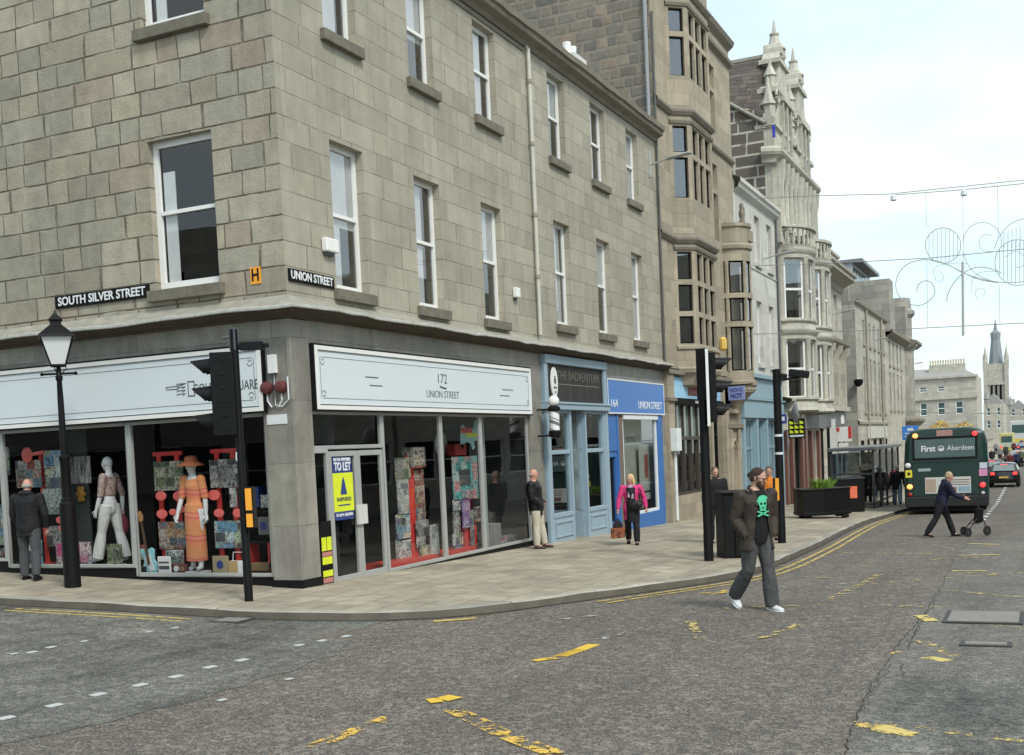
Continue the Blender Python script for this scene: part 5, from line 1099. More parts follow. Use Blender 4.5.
a = MB(); a.lathe([(1.1, -2), (1.1, 8.8), (1.4, 9.2), (1.4, 9.6), (1.0, 9.8), (1.0, 11.6), (1.25, 11.9), (1.25, 12.2), (1.0, 12.4), (.9, 13.3), (0, 13.4)], (89.0, .45, 0), 14); a.build('turret', M['grey'], B7, smooth=30)
t = thing('roof_block', 'pale grey metal clad rooftop block with an overhanging eave', 'roof extension', (80, 3, 10))
a = MB(); a.box(80, 90, 2.9, 7, 9.5, 15.5); a.build('cladding', plain('grey_cladding', (.35, .37, .38), .5, 0, .1, .5), t); a = MB(); a.box(79.8, 90.2, 2.1, 7.2, 15.5, 15.75); a.build('roof', plain('grey_roof_edge', (.17, .18, .19), .5), t); a = MB()
for k in range(6): a.box(80.5+k*1.5, 81.8+k*1.5, 2.85, 2.9, 13.2, 15.2)
a.build('window', M['busglass'], t)

# ================================================================== far end of the street
def hall(name, label, x, y0, y1, zb, zt, mat, rows, depth=20, cat='building'):
    b = thing(name, label, cat, (x, (y0+y1)/2, zb)); Tn = lambda u, d, z: Vector((x-d, u, z))
    hs = [h for r_ in rows for h in r_]
    a = MB(Tn); wall(a, y0, y1, zb, zt, hs, .3); a.quad((y0, 0, zb), (y0, -depth, zb), (y0, -depth, zt), (y0, 0, zt)); a.quad((y1, 0, zb), (y1, -depth, zb), (y1, -depth, zt), (y1, 0, zt)); a.build('wall', mat, b)
    a = MB(Tn); a.quad((y0, -.8, zb), (y1, -.8, zb), (y1, -.8, zt), (y0, -.8, zt)); a.build('interior', M['room'], b)
    for h in hs:
        f = MB(Tn); w = .13; f.box(h[0], h[0]+w, -.2, -.1, h[2], h[3]).box(h[1]-w, h[1], -.2, -.1, h[2], h[3]).box(h[0]+w, h[1]-w, -.2, -.1, h[2], h[2]+w).box(h[0]+w, h[1]-w, -.2, -.1, h[3]-w, h[3]).box(h[0]+w, h[1]-w, -.2, -.1, (h[2]+h[3])/2-.07, (h[2]+h[3])/2+.07)
        ww = f.build('window', M['white'], b); MB(Tn).quad((h[0], -.15, h[2]), (h[1], -.15, h[2]), (h[1], -.15, h[3]), (h[0], -.15, h[3])).build('pane', M['busglass'], ww)
    return b, Tn
def W240(px, py): p = at_axis(px, py, 0, 240); return p.y, p.z
def wrect(x0, y0, x1, y1): a_, b_ = W240(x0, y1), W240(x1, y0); return (b_[0], a_[0], a_[1], b_[1])
rows = [[wrect(919.5, 387, 926.5, 392.5), wrect(937.5, 386, 944.5, 391.5)], [wrect(920.5, 403, 927, 416), wrect(938, 402, 945, 415), wrect(956, 401, 963, 414)], [wrect(957, 423, 963, 430), wrect(937, 424, 944, 431)]]
y0, z0 = W240(977, 398); y1, z1 = W240(905, 384)
CB, Tn = hall('terrace_house', 'long cream building facing up the street with sash windows and a row of chimney pots', 240, y0, y1+5, -4, 13.0, M['farstone'], rows)
a = MB(Tn); yy, zz = W240(940, 398.5); a.box(y0-.3, y1+5, 0, .4, zz-.2, zz+.35); a.box(y0-.3, y1+5, 0, .5, 12.7, 13.1); a.build('cornice', M['classic'], CB)
a = MB(Tn); a.add([Tn(y0, .3, 13.0), Tn(y1+5, .3, 13), Tn(y1+5, -8, 15.2), Tn(y0+3.5, -8, 15.2), Tn(y0, -20, 13)], [(0, 1, 2, 3), (0, 3, 4)]); a.build('roof', plain('far_slate', (.30, .29, .27), .8, 0, .1, 1), CB)
c0, c1 = W240(964, 374)[0], W240(927, 374)[0]
a = MB(Tn); a.box(c0, c1, -6, -4.5, 13, 15.8); a.build('chimney', M['classic'], CB)
a = MB(Tn)
for i in range(14): u = c0+.3+(c1-c0-.6)*i/13; a.lathe([(.2, 0), (.16, .3), (.2, .95)], Tn(u, -5.2, 15.8), 6)
a.build('chimney_pot', plain('buff_pot', (.50, .40, .25), .8), CB)
# church with steeple
def W450(px, py): p = at_axis(px, py, 0, 450); return p.y, p.z
CH = thing('church_steeple', 'pale gothic church tower with a grey spire at the far end of the street', 'church', (450, 5, -2))
ty0, ty1 = W450(1007.5, 400)[0], W450(986.5, 400)[0]; tc = (ty0+ty1)/2; zt = W450(997, 364)[1]
a = MB(); a.box(446, 454, ty0, ty1, -3, zt); 
for yy in (ty0, ty1): a.box(445.4, 446.8, yy-.7, yy+.7, -3, zt+1)
a.box(445.6, 454, ty0-.4, ty1+.4, W450(997, 384)[1]-.4, W450(997, 384)[1]+.4); a.build('tower', M['farstone'], CH)
a = MB(); z1_, z2_ = W450(997, 381)[1]-7, W450(997, 381)[1]-1
for k in (-1, 0, 1): a.box(445.7, 446.0, tc+k*1.5-.35, tc+k*1.5+.35, z1_, z2_)
a.build('louvre', M['room'], CH)
a = MB(); a.lathe([(2.7, 0), (2.4, 2.5), (1.7, W450(997, 340)[1]-zt), (1.9, W450(997, 333)[1]-zt), (.75, W450(997, 330)[1]-zt), (.05, W450(996, 319)[1]-zt), (0, W450(996, 318)[1]-zt)], (450, tc, zt), 8, rot=PI/8); a.build('spire', plain('spire_slate', (.22, .24, .25), .7, 0, .1, .5), CH)
a = MB()
for yy in (ty0, ty1): a.lathe([(1.0, -2), (1.0, 2.5), (.5, 4), (0, 7)], (446.5, yy, zt), 6)
a.build('pinnacle', M['farstone'], CH, smooth=30)
def Wx(x, px, py): p = at_axis(px, py, 0, x); return p.y, p.z
for i, (nm, lab, x, pl_, pr, pt, mt, gb) in enumerate([('gothic_hall', 'dark gabled stone building below the church tower', 300, 984, 1004, 398, 'classic', 1), ('distant_house', 'pale distant house at the right edge of the photo with a small turret', 340, 1008, 1030, 404, 'farstone', 1), ('distant_terrace', 'distant grey terrace between the church tower and the right edge', 400, 1000, 1016, 402, 'classic', 0), ('distant_house', 'very distant pale building closing the street below the wires', 620, 1012, 1060, 425, 'farstone', 0)]):
    ya, yb = Wx(x, pr, 430)[0], Wx(x, pl_, 430)[0]; zt_ = Wx(x, (pl_+pr)/2, pt)[1]
    rw = []; w_ = (yb-ya); n_ = max(2, int(w_/2.2))
    for zr in (2.0, 5.2, 8.4):
        if zr+2 < zt_-.8: rw.append([(ya+w_*(k+.32)/n_, ya+w_*(k+.68)/n_, zr, zr+1.9) for k in range(n_)])
    b, Tn = hall(nm, lab, x, ya, yb, -4, zt_-1.5, M[mt], rw)
    a = MB(Tn)
    if gb: a.add([Tn(ya, 0, zt_-1.5), Tn(yb, 0, zt_-1.5), Tn((ya+yb)/2, 0, zt_+1.2), Tn(ya, -18, zt_-1.5), Tn(yb, -18, zt_-1.5), Tn((ya+yb)/2, -18, zt_+1.2)], [(0, 1, 2), (3, 4, 5), (0, 2, 5, 3), (1, 2, 5, 4)]); a.lathe([(.6, 0), (.6, 2.2), (.8, 2.4), (0, 5)], Tn(yb-.8, -.5, zt_-2.5), 8)
    else: a.box(ya, yb, -8, 0, zt_-1.5, zt_-.4); [a.box(ya+w_*k/3+.3, ya+w_*k/3+1.3, -5, -4, zt_-.4, zt_+1) for k in range(3)]
    a.build('roof', plain('far_slate', (.30, .29, .27), .8), b)

# ================================================================== other side of the street (seen only in reflections) and behind the camera
def opp(name, label, x0, x1, y, z, mat, face):
    Tn = (lambda u, d, zz: Vector((u, y+d, zz))) if face == 'y' else (lambda u, d, zz: Vector((y+d, u, zz)))
    b = thing(name, label, 'building', Tn((x0+x1)/2, 0, 0)); hs = []; u = x0+1.5
    while u+1.2 < x1: hs += [(u, u+1.1, 4.6, 7), (u, u+1.1, 8.3, 10.4)]; u += 3
    hs += [(x0+.8+k*5, x0+4.8+k*5, .4, 2.9) for k in range(int((x1-x0)/5))]
    a = MB(Tn); wall(a, x0, x1, -2, z, hs, .25); a.quad((x0, 0, -2), (x0, -9, -2), (x0, -9, z), (x0, 0, z)); a.quad((x1, 0, -2), (x1, -9, -2), (x1, -9, z), (x1, 0, z)); a.quad((x0, 0, z), (x1, 0, z), (x1, -9, z), (x0, -9, z)); a.build('wall', mat, b)
    a = MB(Tn); a.quad((x0, -.6, -2), (x1, -.6, -2), (x1, -.6, z), (x0, -.6, z)); a.build('interior', M['room'], b)
    for h in hs:
        f = MB(Tn); w = .1; f.box(h[0], h[0]+w, -.2, -.1, h[2], h[3]).box(h[1]-w, h[1], -.2, -.1, h[2], h[3]).box(h[0]+w, h[1]-w, -.2, -.1, h[2], h[2]+w).box(h[0]+w, h[1]-w, -.2, -.1, h[3]-w, h[3]).box(h[0]+w, h[1]-w, -.2, -.1, (h[2]+h[3])/2-.04, (h[2]+h[3])/2+.04); f.build('window', M['white'], b)
opp('granite_terrace', 'grey granite terrace across Union Street, seen only mirrored in the shop glass', -6, 44, -24, 12, M['classic'], 'y')
opp('granite_terrace', 'pale granite terrace further along the far side of Union Street, outside the picture', 44.5, 90, -24, 13, M['farstone'], 'y')
opp('granite_terrace', 'granite houses on the far side of South Silver Street, mirrored in the display windows', 0, 40, -24, 12, M['classic'], 'x')
# ================================================================== WINDOW DISPLAYS
PAL = dict(
 warm=[(.35,.06,.05),(.45,.35,.2),(.1,.1,.1),(.5,.48,.42),(.3,.1,.06),(.12,.2,.25),(.55,.4,.3)],
 cool=[(.12,.3,.42),(.5,.6,.62),(.1,.14,.2),(.35,.45,.3),(.6,.55,.4),(.2,.35,.5),(.08,.08,.08)],
 green=[(.18,.22,.12),(.4,.42,.3),(.09,.1,.07),(.55,.5,.35),(.3,.3,.28),(.12,.18,.1)],
 bw=[(.05,.05,.05),(.6,.6,.57),(.3,.3,.29),(.12,.12,.12),(.45,.45,.43)],
 teal=[(.08,.42,.38),(.1,.5,.46),(.5,.6,.55),(.1,.3,.3),(.6,.3,.3),(.12,.45,.42)],
 mag=[(.5,.05,.2),(.6,.5,.5),(.15,.2,.4),(.55,.2,.3),(.1,.3,.3),(.7,.65,.6)],
 violet=[(.3,.2,.5),(.5,.45,.6),(.2,.12,.35),(.55,.5,.5)],
 pale=[(.55,.6,.58),(.48,.52,.5),(.6,.62,.55),(.2,.25,.25)])
def rect_px(px0, py0, px1, py1, fn, d):
    a_ = fn(px0, py0, d); b_ = fn(px1, py1, d); return min(a_[0], b_[0]), max(a_[0], b_[0]), min(a_[1], b_[1]), max(a_[1], b_[1])
def panel(name, label, cat, T, fn, px, d, mat, th=.02, group=None, frame=None, legs=False, border=None):
    u0, u1, z0, z1 = rect_px(*px, fn, d); t = thing(name, label, cat, T((u0+u1)/2, d, z0), group=group)
    b = MB(T).box(u0, u1, d-th, d, z0, z1).build('board', mat, t)
    if border: MB(T).box(u0-.02, u1+.02, d-th-.01, d-th+.005, z0-.02, z1+.02).build('border', M[border], t)
    return t, (u0, u1, z0, z1)
cm = lambda k, sc=7, sd=0.0, st=(1, 1, 1): collage('collage_%s_%s' % (k, sd), PAL[k], sc, sd, st)
SD = -.55
# --- side street window, near pane
def stand_frame(label, T, fn, pxs, d, mat, posts, feet_z, group=None, name='display_stand'):
    """red post and rail display stand: posts (px x), rail between them on top"""
    us = [fn(p, pxs[1], d)[0] for p in posts]; zt = fn(posts[0], pxs[0], d)[1]
    t = thing(name, label, 'display stand', T(sum(us)/len(us), d, feet_z), group=group)
    for u in us: MB(T).box(u-.045, u+.045, d-.03, d+.0, feet_z, zt-.07).build('post', mat, t)
    MB(T).box(min(us)-.12, max(us)+.12, d-.035, d+.005, zt-.07, zt).build('rail', mat, t)
    for u in us: MB(T).box(u-.06, u+.06, d-.2, d+.1, feet_z, feet_z+.03).build('foot', mat, t)
    return t
stand_frame('red post and rail stand left of the orange dressed mannequin', FS, S, (452, 470), SD-.05, M['red'], (159, 177), .17)
stand_frame('red post and rail stand between the orange dressed mannequin and the signal post', FS, S, (449, 470), SD-.05, M['red'], (217, 233), .17)
panel('display_board', 'collage board of green and yellow pictures at upper left of the orange dressed mannequin', 'display board', FS, S, (153, 462, 184, 490), SD, cm('green', 6, 1.0))
panel('display_board', 'collage board of black, white and pink pictures at upper right of the orange dressed mannequin', 'display board', FS, S, (209, 460, 239, 487), SD, cm('bw', 7, 2.0))
panel('display_board', 'collage board of brown pictures at knee height left of the orange dress', 'display board', FS, S, (158, 522, 191, 549), SD+.02, cm('warm', 7, 3.0))
panel('display_board', 'collage board of blue and green pictures at knee height right of the orange dress', 'display board', FS, S, (214, 521, 244, 548), SD+.02, cm('cool', 6, 4.0))
def lollies(label, T, fn, pts, d):
    t = thing('disc_ornament', label, 'ornament', T(*fn(pts[0][0], pts[0][1], d)[:1], d, fn(pts[0][0], pts[0][1], d)[1]))
    for x, y, r_ in pts:
        u, z = fn(x, y, d); a = MB(); Tm = Matrix.Translation(T(u, d, z)) @ Matrix.Rotation(PI/2, 4, 'Y' if T is FS else 'X'); a.lathe([(r_*.5, -.012), (r_, -.008), (r_, .008), (r_*.5, .012)], n=16, T=Tm @ Matrix.Diagonal((.8, 1.15, 1, 1))); a.build('disc', M['pink'], t)
    return t
for lab, pts in (('two coral discs on the red stand left of the orange mannequin', [(161, 496, .10), (162, 514, .10)]), ('three coral discs just left of the orange mannequin\'s shoulder', [(179, 496, .11), (173, 512, .07), (181, 509, .08)]), ('two coral discs right of the orange mannequin\'s shoulder', [(214, 495, .11), (219, 513, .09)]), ('single coral disc half hidden by the signal post', [(238, 513, .09)])): lollies(lab, FS, S, pts, SD+.04)
panel('poster', 'small white and blue poster hanging at the right of the coral discs', 'poster', FS, S, (229, 488, 237, 507), SD+.03, cm('bw', 9, 5.0))
def bx(name, label, cat, T, fn, px, d, mat, dep=.12, bev=.01, extra=None):
    u0, u1, z0, z1 = rect_px(*px, fn, d); t = thing(name, label, cat, T((u0+u1)/2, d, z0)); MB(T).box(u0, u1, d-dep, d, z0, z1).build('body', mat, t, bevel=bev)
    if extra: extra(t, T, u0, u1, z0, z1, d)
    return t
def spots(t, T, u0, u1, z0, z1, d): MB(T).box(u0+.03, u1-.03, d, d+.004, z0+(z1-z0)*.25, z0+(z1-z0)*.45).build('print', M['text'], t); MB(T).box(u0+.03, u1-.03, d, d+.004, z0+(z1-z0)*.6, z0+(z1-z0)*.7).build('print', M['text'], t)
def knob(t, T, u0, u1, z0, z1, d): a = MB(); Tm = Matrix.Translation(T((u0*.35+u1*.65), d, (z0+z1)/2)) @ Matrix.Rotation(PI/2, 4, 'Y'); a.lathe([(.05, -.02), (.05, .02)], n=12, T=Tm).build('dial', M['curtain'], t); MB(T).box(u0+.05, (u0+u1)/2, d, d+.005, z0+.05, z1-.05).build('speaker_grille', plain('grille', (.25, .17, .1), .7), t)
def ring(t, T, u0, u1, z0, z1, d): a = MB(); Tm = Matrix.Translation(T((u0+u1)/2, d, (z0+z1)/2)) @ Matrix.Rotation(PI/2, 4, 'Y'); a.lathe([(.07, -.005), (.07, .005), (.04, .006)], n=14, T=Tm).build('emblem', M['navy'], t)
bx('booklet', 'white printed booklet with a curved top beside the pale blue guitar', 'booklet', FS, S, (157, 556.5, 171, 573.5), SD+.25, M['white'], .03, .02, spots)
bx('radio', 'dark red retro radio with a round dial on the window floor', 'radio', FS, S, (171, 564, 187, 573.5), SD+.2, plain('radio_red', (.14, .035, .025), .4), .14, .02, knob)
bx('record_sleeve', 'pale record sleeve standing behind the retro radio', 'record', FS, S, (165, 550, 184, 565), SD+.08, cm('pale', 4, 6.0), .02)
bx('paper_bag', 'tan paper folder with a dark round emblem right of the mannequin feet', 'folder', FS, S, (212, 556, 228, 573.5), SD+.25, plain('kraft_paper', (.36, .30, .17), .8), .04, .005, ring)
bx('carrier_bag', 'white and tan carrier bag with rope handles beside the signal post', 'bag', FS, S, (228, 561, 246, 573.5), SD+.25, M['white'], .1, .01, lambda t, T, u0, u1, z0, z1, d: (MB(T).box(u0+(u1-u0)*.45, u1-.01, d, d+.004, z0, z1).build('side_panel', plain('bag_tan', (.5, .35, .16), .8), t), MB().tube([T(u0+.06, d-.05, z1), T(u0+.08, d-.05, z1+.14), T(u1-.08, d-.05, z1+.14), T(u1-.06, d-.05, z1)], .008, 5).build('handle', M['curtain'], t)))
bx('poster', 'pink magazine cover leaning at the left edge behind the blue guitar', 'magazine', FS, S, (134.5, 545, 145, 560), SD+.05, cm('warm', 5, 7.0), .02)
# guitar
u, z = S(149, 559, SD+.2); t = thing('electric_guitar', 'pale blue electric guitar leaning upright at the left of the near display pane', 'guitar', FS(u, SD+.2, .2))
a = MB(); body = [(0, .30), (.12, .34), (.2, .28), (.17, .16), (.15, .05), (.22, -.08), (.2, -.24), (.08, -.32), (-.08, -.32), (-.2, -.24), (-.22, -.08), (-.15, .05), (-.17, .18), (-.24, .30), (-.18, .36), (-.07, .26)]
Tg = Matrix.Translation(FS(u, SD+.2, z-.06)) @ Matrix.Rotation(R(-9), 4, 'X')
a.prism(body, 0, .045, T=lambda x, y, k: Tg @ Vector((k, -x*.72, y*.72))); a.build('body', plain('guitar_blue', (.30, .62, .68), .3), t, bevel=.008)
a = MB(); a.prism([(-.12, .12), (.08, .2), (.1, -.05), (.14, -.2), (-.02, -.22)], -.006, 0, T=lambda x, y, k: Tg @ Vector((k, -x*.72, y*.72))); a.build('scratchplate', M['curtain'], t)
a = MB(); a.prism([(-.035, -.05), (.035, -.05), (.03, 1.0), (-.03, 1.0)], -.02, -.007, T=lambda x, y, k: Tg @ Vector((k, -x*.72, y*.72))); a.build('neck', plain('guitar_neck', (.10, .055, .03), .5), t)
a = MB(); a.prism([(-.05, 1.0), (.05, 1.0), (.075, 1.12), (.02, 1.25), (-.05, 1.22)], -.02, .0, T=lambda x, y, k: Tg @ Vector((k, -x*.72, y*.72))); a.build('headstock', plain('guitar_head', (.45, .25, .09), .5), t)
# right hand shelf beside the pier
t = thing('display_shelf', 'red and black shelf unit crowded with small goods beside the corner pier', 'shelf', FS(.75, SD, .17))
u0, u1, z0, z1 = rect_px(243, 492, 271, 572, S, SD)
a = MB(FS); a.box(u0, u0+.04, SD-.3, SD, .17, z0+(z1-z0)*.38).box(u1-.04, u1, SD-.3, SD, .17, z0+(z1-z0)*.38).box(u0, u1, SD-.3, SD, .2, .24); a.build('frame', M['red'], t)
a = MB(FS); a.box(u0, u1, SD-.3, SD, z0+(z1-z0)*.36, z0+(z1-z0)*.38).box(u0, u1, SD-.3, SD, z0+(z1-z0)*.74, z0+(z1-z0)*.76); a.build('shelf', M['blackmat'], t)
bx('book_box', 'navy blue box on the upper shelf beside the corner pier', 'box', FS, S, (254, 487, 259, 507), SD-.02, M['navy'], .2)
bx('photo_card', 'white card with a blue print on the upper shelf beside the pier', 'card', FS, S, (260, 495, 269, 508), SD-.02, cm('pale', 6, 8.0), .03)
bx('amplifier', 'grey amplifier with a round speaker tilted on the middle shelf', 'speaker', FS, S, (257, 517, 270, 535), SD-.02, plain('amp_grey', (.16, .16, .155), .6), .2, .02, ring)
bx('tool_tray', 'wooden tray of small bottles on the floor next to the corner pier', 'tray', FS, S, (250, 563, 269, 571), SD+.1, plain('tray_wood', (.25, .16, .08), .7), .2)
# --- side street window, second pane
t = thing('backdrop_panel', 'dark grey-green backdrop panel behind the white trousered mannequin', 'backdrop', FS(4.3, -.85, .31)); u0, u1, z0, z1 = rect_px(64, 428, 93, 566, S, -.85); MB(FS).box(u0, u1, -.9, -.86, .31, 2.75).build('panel', plain('backdrop_green', (.055, .07, .066), .9), t)
panel('poster', 'black and white poster of standing figures on the grey-green backdrop', 'poster', FS, S, (68.5, 457, 91.5, 483), -.83, collage('bw_figures', PAL['bw'], 7, 9.0, (1, 3.5, .6)), .01)
t = thing('gold_ornament', 'small gold ornament hanging on the grey-green backdrop', 'ornament', FS(4.3, -.8, 1.7)); u, z = S(81, 494, -.82); a = MB(); [a.ell(FS(u+.07*math.cos(k*1.05), -.82, z+.11*math.sin(k*1.05)), (.03, .05, .05), 8, 6) for k in range(6)]; a.ell(FS(u, -.82, z), (.04, .08, .1), 8, 6); a.build('ornament_body', plain('gold', (.5, .28, .05), .4, .4), t)
stand_frame('red rail stand with collage boards behind the man in the black jacket', FS, S, (451, 470), SD-.05, M['red'], (41, 59), .31)
panel('display_board', 'red and brown collage board above the head of the man in black', 'display board', FS, S, (15, 461, 42, 487), SD, cm('warm', 6, 10.0))
panel('display_board', 'tall pale blue collage board of oval pictures left of the lamp post', 'display board', FS, S, (43, 451, 65, 488), SD+.01, collage('oval_pictures', PAL['cool'], 5, 11.0))
panel('display_board', 'white and yellow collage board under the pale blue one', 'display board', FS, S, (41.5, 489, 64, 514), SD+.01, cm('pale', 6, 12.0))
panel('display_board', 'crowded low collage board behind the lamp post base', 'display board', FS, S, (46, 526, 66, 546), SD+.02, cm('bw', 5, 13.0))
bx('picture_board', 'blue and orange picture board on the floor behind the man\'s legs', 'picture', FS, S, (22, 540, 43, 565), SD+.1, cm('cool', 3, 14.0), .02)
bx('picture_board', 'pink and white picture board right of the lamp post base', 'picture', FS, S, (75, 542, 92, 565), SD+.1, cm('mag', 5, 15.0), .02)
bx('picture_board', 'pink picture board hidden partly left of the lamp post base', 'picture', FS, S, (55, 543, 70, 565), SD+.1, cm('mag', 4, 16.0), .02)
bx('framed_picture', 'green and yellow picture on a small easel by the white mannequin legs', 'picture', FS, S, (106, 544, 122, 565), SD+.2, cm('green', 4, 17.0), .03)
t = thing('paddle_ornament', 'large coral paddle shape beside the red rail above the man in black', 'ornament', FS(5.7, SD, 2.2)); u, z = S(27, 455, SD+.02); a = MB(); a.ell(FS(u, SD+.02, z), (.02, .14, .14), 14, 8); a.box if False else None; a.tube([FS(u, SD+.02, z), FS(S(45, 452, SD)[0], SD+.02, S(45, 452, SD)[1])], .035); a.build('paddle', M['pink'], t)
lollies('two coral discs on the red stand behind the lamp post', FS, S, [(60, 520, .08), (62, 528, .07)], SD+.04)
bx('notice_card', 'small white card taped to the glass by the middle mullion', 'card', FS, S, (130.5, 492, 137, 504), -.12, cm('pale', 9, 18.0), .005)
# third pane at the left edge of the photograph
for i, (px, k, lab) in enumerate([((-8, 448, 10, 475), 'cool', 'pale collage board high at the left edge of the photo'), ((-12, 505, 5, 545), 'cool', 'blue-white collage board low at the left edge of the photo'), ((-8, 548, 6, 563), 'warm', 'red picture on the floor at the left edge of the photo')]):
    panel('display_board', lab, 'display board', FS, S, px, SD, cm(k, 6, 19.0+i))
# --- Union Street windows
UD = -.5
panel('display_board', 'small collage of leaves at the top left of the tall Union Street window', 'display board', FU, U, (395, 458, 411, 479), UD, cm('green', 6, 23.0))
panel('display_board', 'tall white timeline board with small dark pictures in the Union Street window', 'display board', FU, U, (397, 480, 410, 514), UD, cm('pale', 9, 24.0))
panel('display_board', 'dense blue-grey collage board under the white timeline board', 'display board', FU, U, (396, 515, 411, 539), UD, cm('cool', 7, 25.0))
panel('display_board', 'cream collage board at the bottom left of the Union Street window', 'display board', FU, U, (396, 540, 412, 562), UD, cm('pale', 6, 26.0))
panel('display_board', 'narrow brown photo column in the middle of the left Union Street window', 'display board', FU, U, (414, 470, 426, 520), UD-.05, cm('warm', 9, 27.0))
panel('display_board', 'dark blue photo collage leaning low in the left Union Street window', 'display board', FU, U, (416, 521, 430, 545), UD, cm('bw', 6, 28.0))
panel('display_board', 'tilted pale green leaflet board near the mullion', 'display board', FU, U, (430, 525, 440, 556), UD+.2, cm('pale', 8, 29.0))
panel('display_board', 'open booklet of green photographs low in the left Union Street window', 'display board', FU, U, (420, 546, 431, 559), UD+.2, cm('green', 5, 30.0))
t = thing('display_plinth', 'red painted upright and base carrying collages in the left Union Street window', 'display stand', FU(4, UD, 0)); u0 = U(411, 500, UD)[0]; a = MB(FU); a.box(u0, u0+.28, UD-.1, UD-.06, 0, 2.0); a.box(2.9, 4.8, UD-.2, UD+.3, -.04, .06); a.build('upright', M['red'], t)
bx('red_lantern', 'coral red paper lantern box at the top of the left Union Street window', 'lantern', FU, U, (412, 447, 427, 468), UD+.05, cm('warm', 3, 31.0), .25, .04)
t = thing('map_cutout', 'cut-out map in turquoise, red and yellow hanging high in the middle Union Street window', 'map', FU(5.9, UD, 2.2))
pm = [(461, 427), (463, 424), (466, 428), (473, 429), (475, 421), (480, 418), (482, 424), (482, 437), (478, 440), (474, 441), (475, 448), (473, 450), (471, 444), (467, 442), (464, 444), (463, 450), (461, 446)]
a = MB(); pts = [U(x, y, UD) for x, y in pm]; a.prism(pts, 0, .02, T=lambda x, z, k: FU(x, UD-k, z)); a.build('map', plain('map_turquoise', (.32, .58, .60), .6), t)
for px, mt in (((461, 428, 472, 433), 'red'), ((466, 433, 482, 437), 'yellow')): u0, u1, z0, z1 = rect_px(*px, U, UD+.01); MB(FU).box(u0, u1, UD, UD+.01, z0, z1).build('band', M[mt], t)
t, (u0, u1, z0, z1) = panel('photo_ring_board', 'turquoise board with a ring of photographs around a dark centre', 'display board', FU, U, (452, 457, 479, 498), UD, cm('teal', 5, 32.0))
MB(FU).box(u0+(u1-u0)*.25, u1-(u1-u0)*.35, UD, UD+.02, z0+(z1-z0)*.35, z1-(z1-z0)*.3).build('centre_picture', plain('centre_dark', (.05, .07, .07), .5), t)
bx('red_box', 'dark red box on top of the turquoise photo board', 'box', FU, U, (455, 444, 467, 455), UD, plain('dark_red_box', (.22, .02, .02), .6), .2)
panel('display_board', 'violet and white leaflet column under the turquoise board', 'display board', FU, U, (462, 499, 471, 527), UD, cm('violet', 6, 33.0))
panel('display_board', 'small cream and brown leaflet under the turquoise board at its left', 'display board', FU, U, (453, 500, 461, 510), UD, cm('pale', 6, 34.0))
panel('display_board', 'white portrait sheet left of the violet leaflets', 'display board', FU, U, (453, 512, 461, 533), UD, cm('bw', 6, 35.0))
panel('display_board', 'low grey and blue collage at the bottom of the middle Union Street window', 'display board', FU, U, (453, 534, 464, 556), UD+.1, cm('cool', 7, 36.0))
panel('display_board', 'orange and red booklet standing right of the violet leaflets', 'display board', FU, U, (474, 507, 481, 521), UD, cm('warm', 4, 37.0))
panel('display_board', 'white strip of postcards falling towards the right of the red plinth', 'display board', FU, U, (470, 510, 475, 545), UD, cm('pale', 8, 38.0))
t = thing('display_plinth', 'red stepped plinth in the middle Union Street window', 'display stand', FU(5.9, UD, 0)); a = MB(FU); u0, u1, z0, z1 = rect_px(465, 520, 478, 552, U, UD-.05); a.box(u0, u1, UD-.2, UD-.06, 0, z1*.8).box(5.0, 6.6, UD-.2, UD+.25, -.04, .05).box(u0-.1, u1+.6, UD-.25, UD-.1, z1, z1+.08); a.build('plinth', M['red'], t)
t = thing('column_panel', 'pale blue-green upright panel at the right side of the middle Union Street window', 'panel', FU(6.5, -.4, 0)); u0, u1, _, _ = rect_px(481, 420, 490, 556, U, -.4); MB(FU).box(u0, u1, -.45, -.4, -.05, 2.75).build('panel', plain('panel_aqua', (.30, .36, .35), .6), t)
bx('cardboard_box', 'grey-white box on the floor of the empty right Union Street window', 'box', FU, U, (494, 524, 502, 546), -.6, plain('box_grey', (.30, .31, .30), .7), .3)
bx('shoe_display', 'pair of pink and white trainers on the floor of the right Union Street window', 'trainers', FU, U, (506, 536, 518, 545), -.45, cm('mag', 9, 39.0), .2, .03)
t = thing('paper_lantern', 'round white disc hanging in the left Union Street window', 'lantern', FU(4.8, -.8, 2)); u, z = U(441, 444, -.8); a = MB(); a.ell(FU(u, -.8, z), (.27, .05, .27), 16, 10); a.build('disc', plain('lantern_pale', (.3, .32, .31), .7), t, smooth=60)
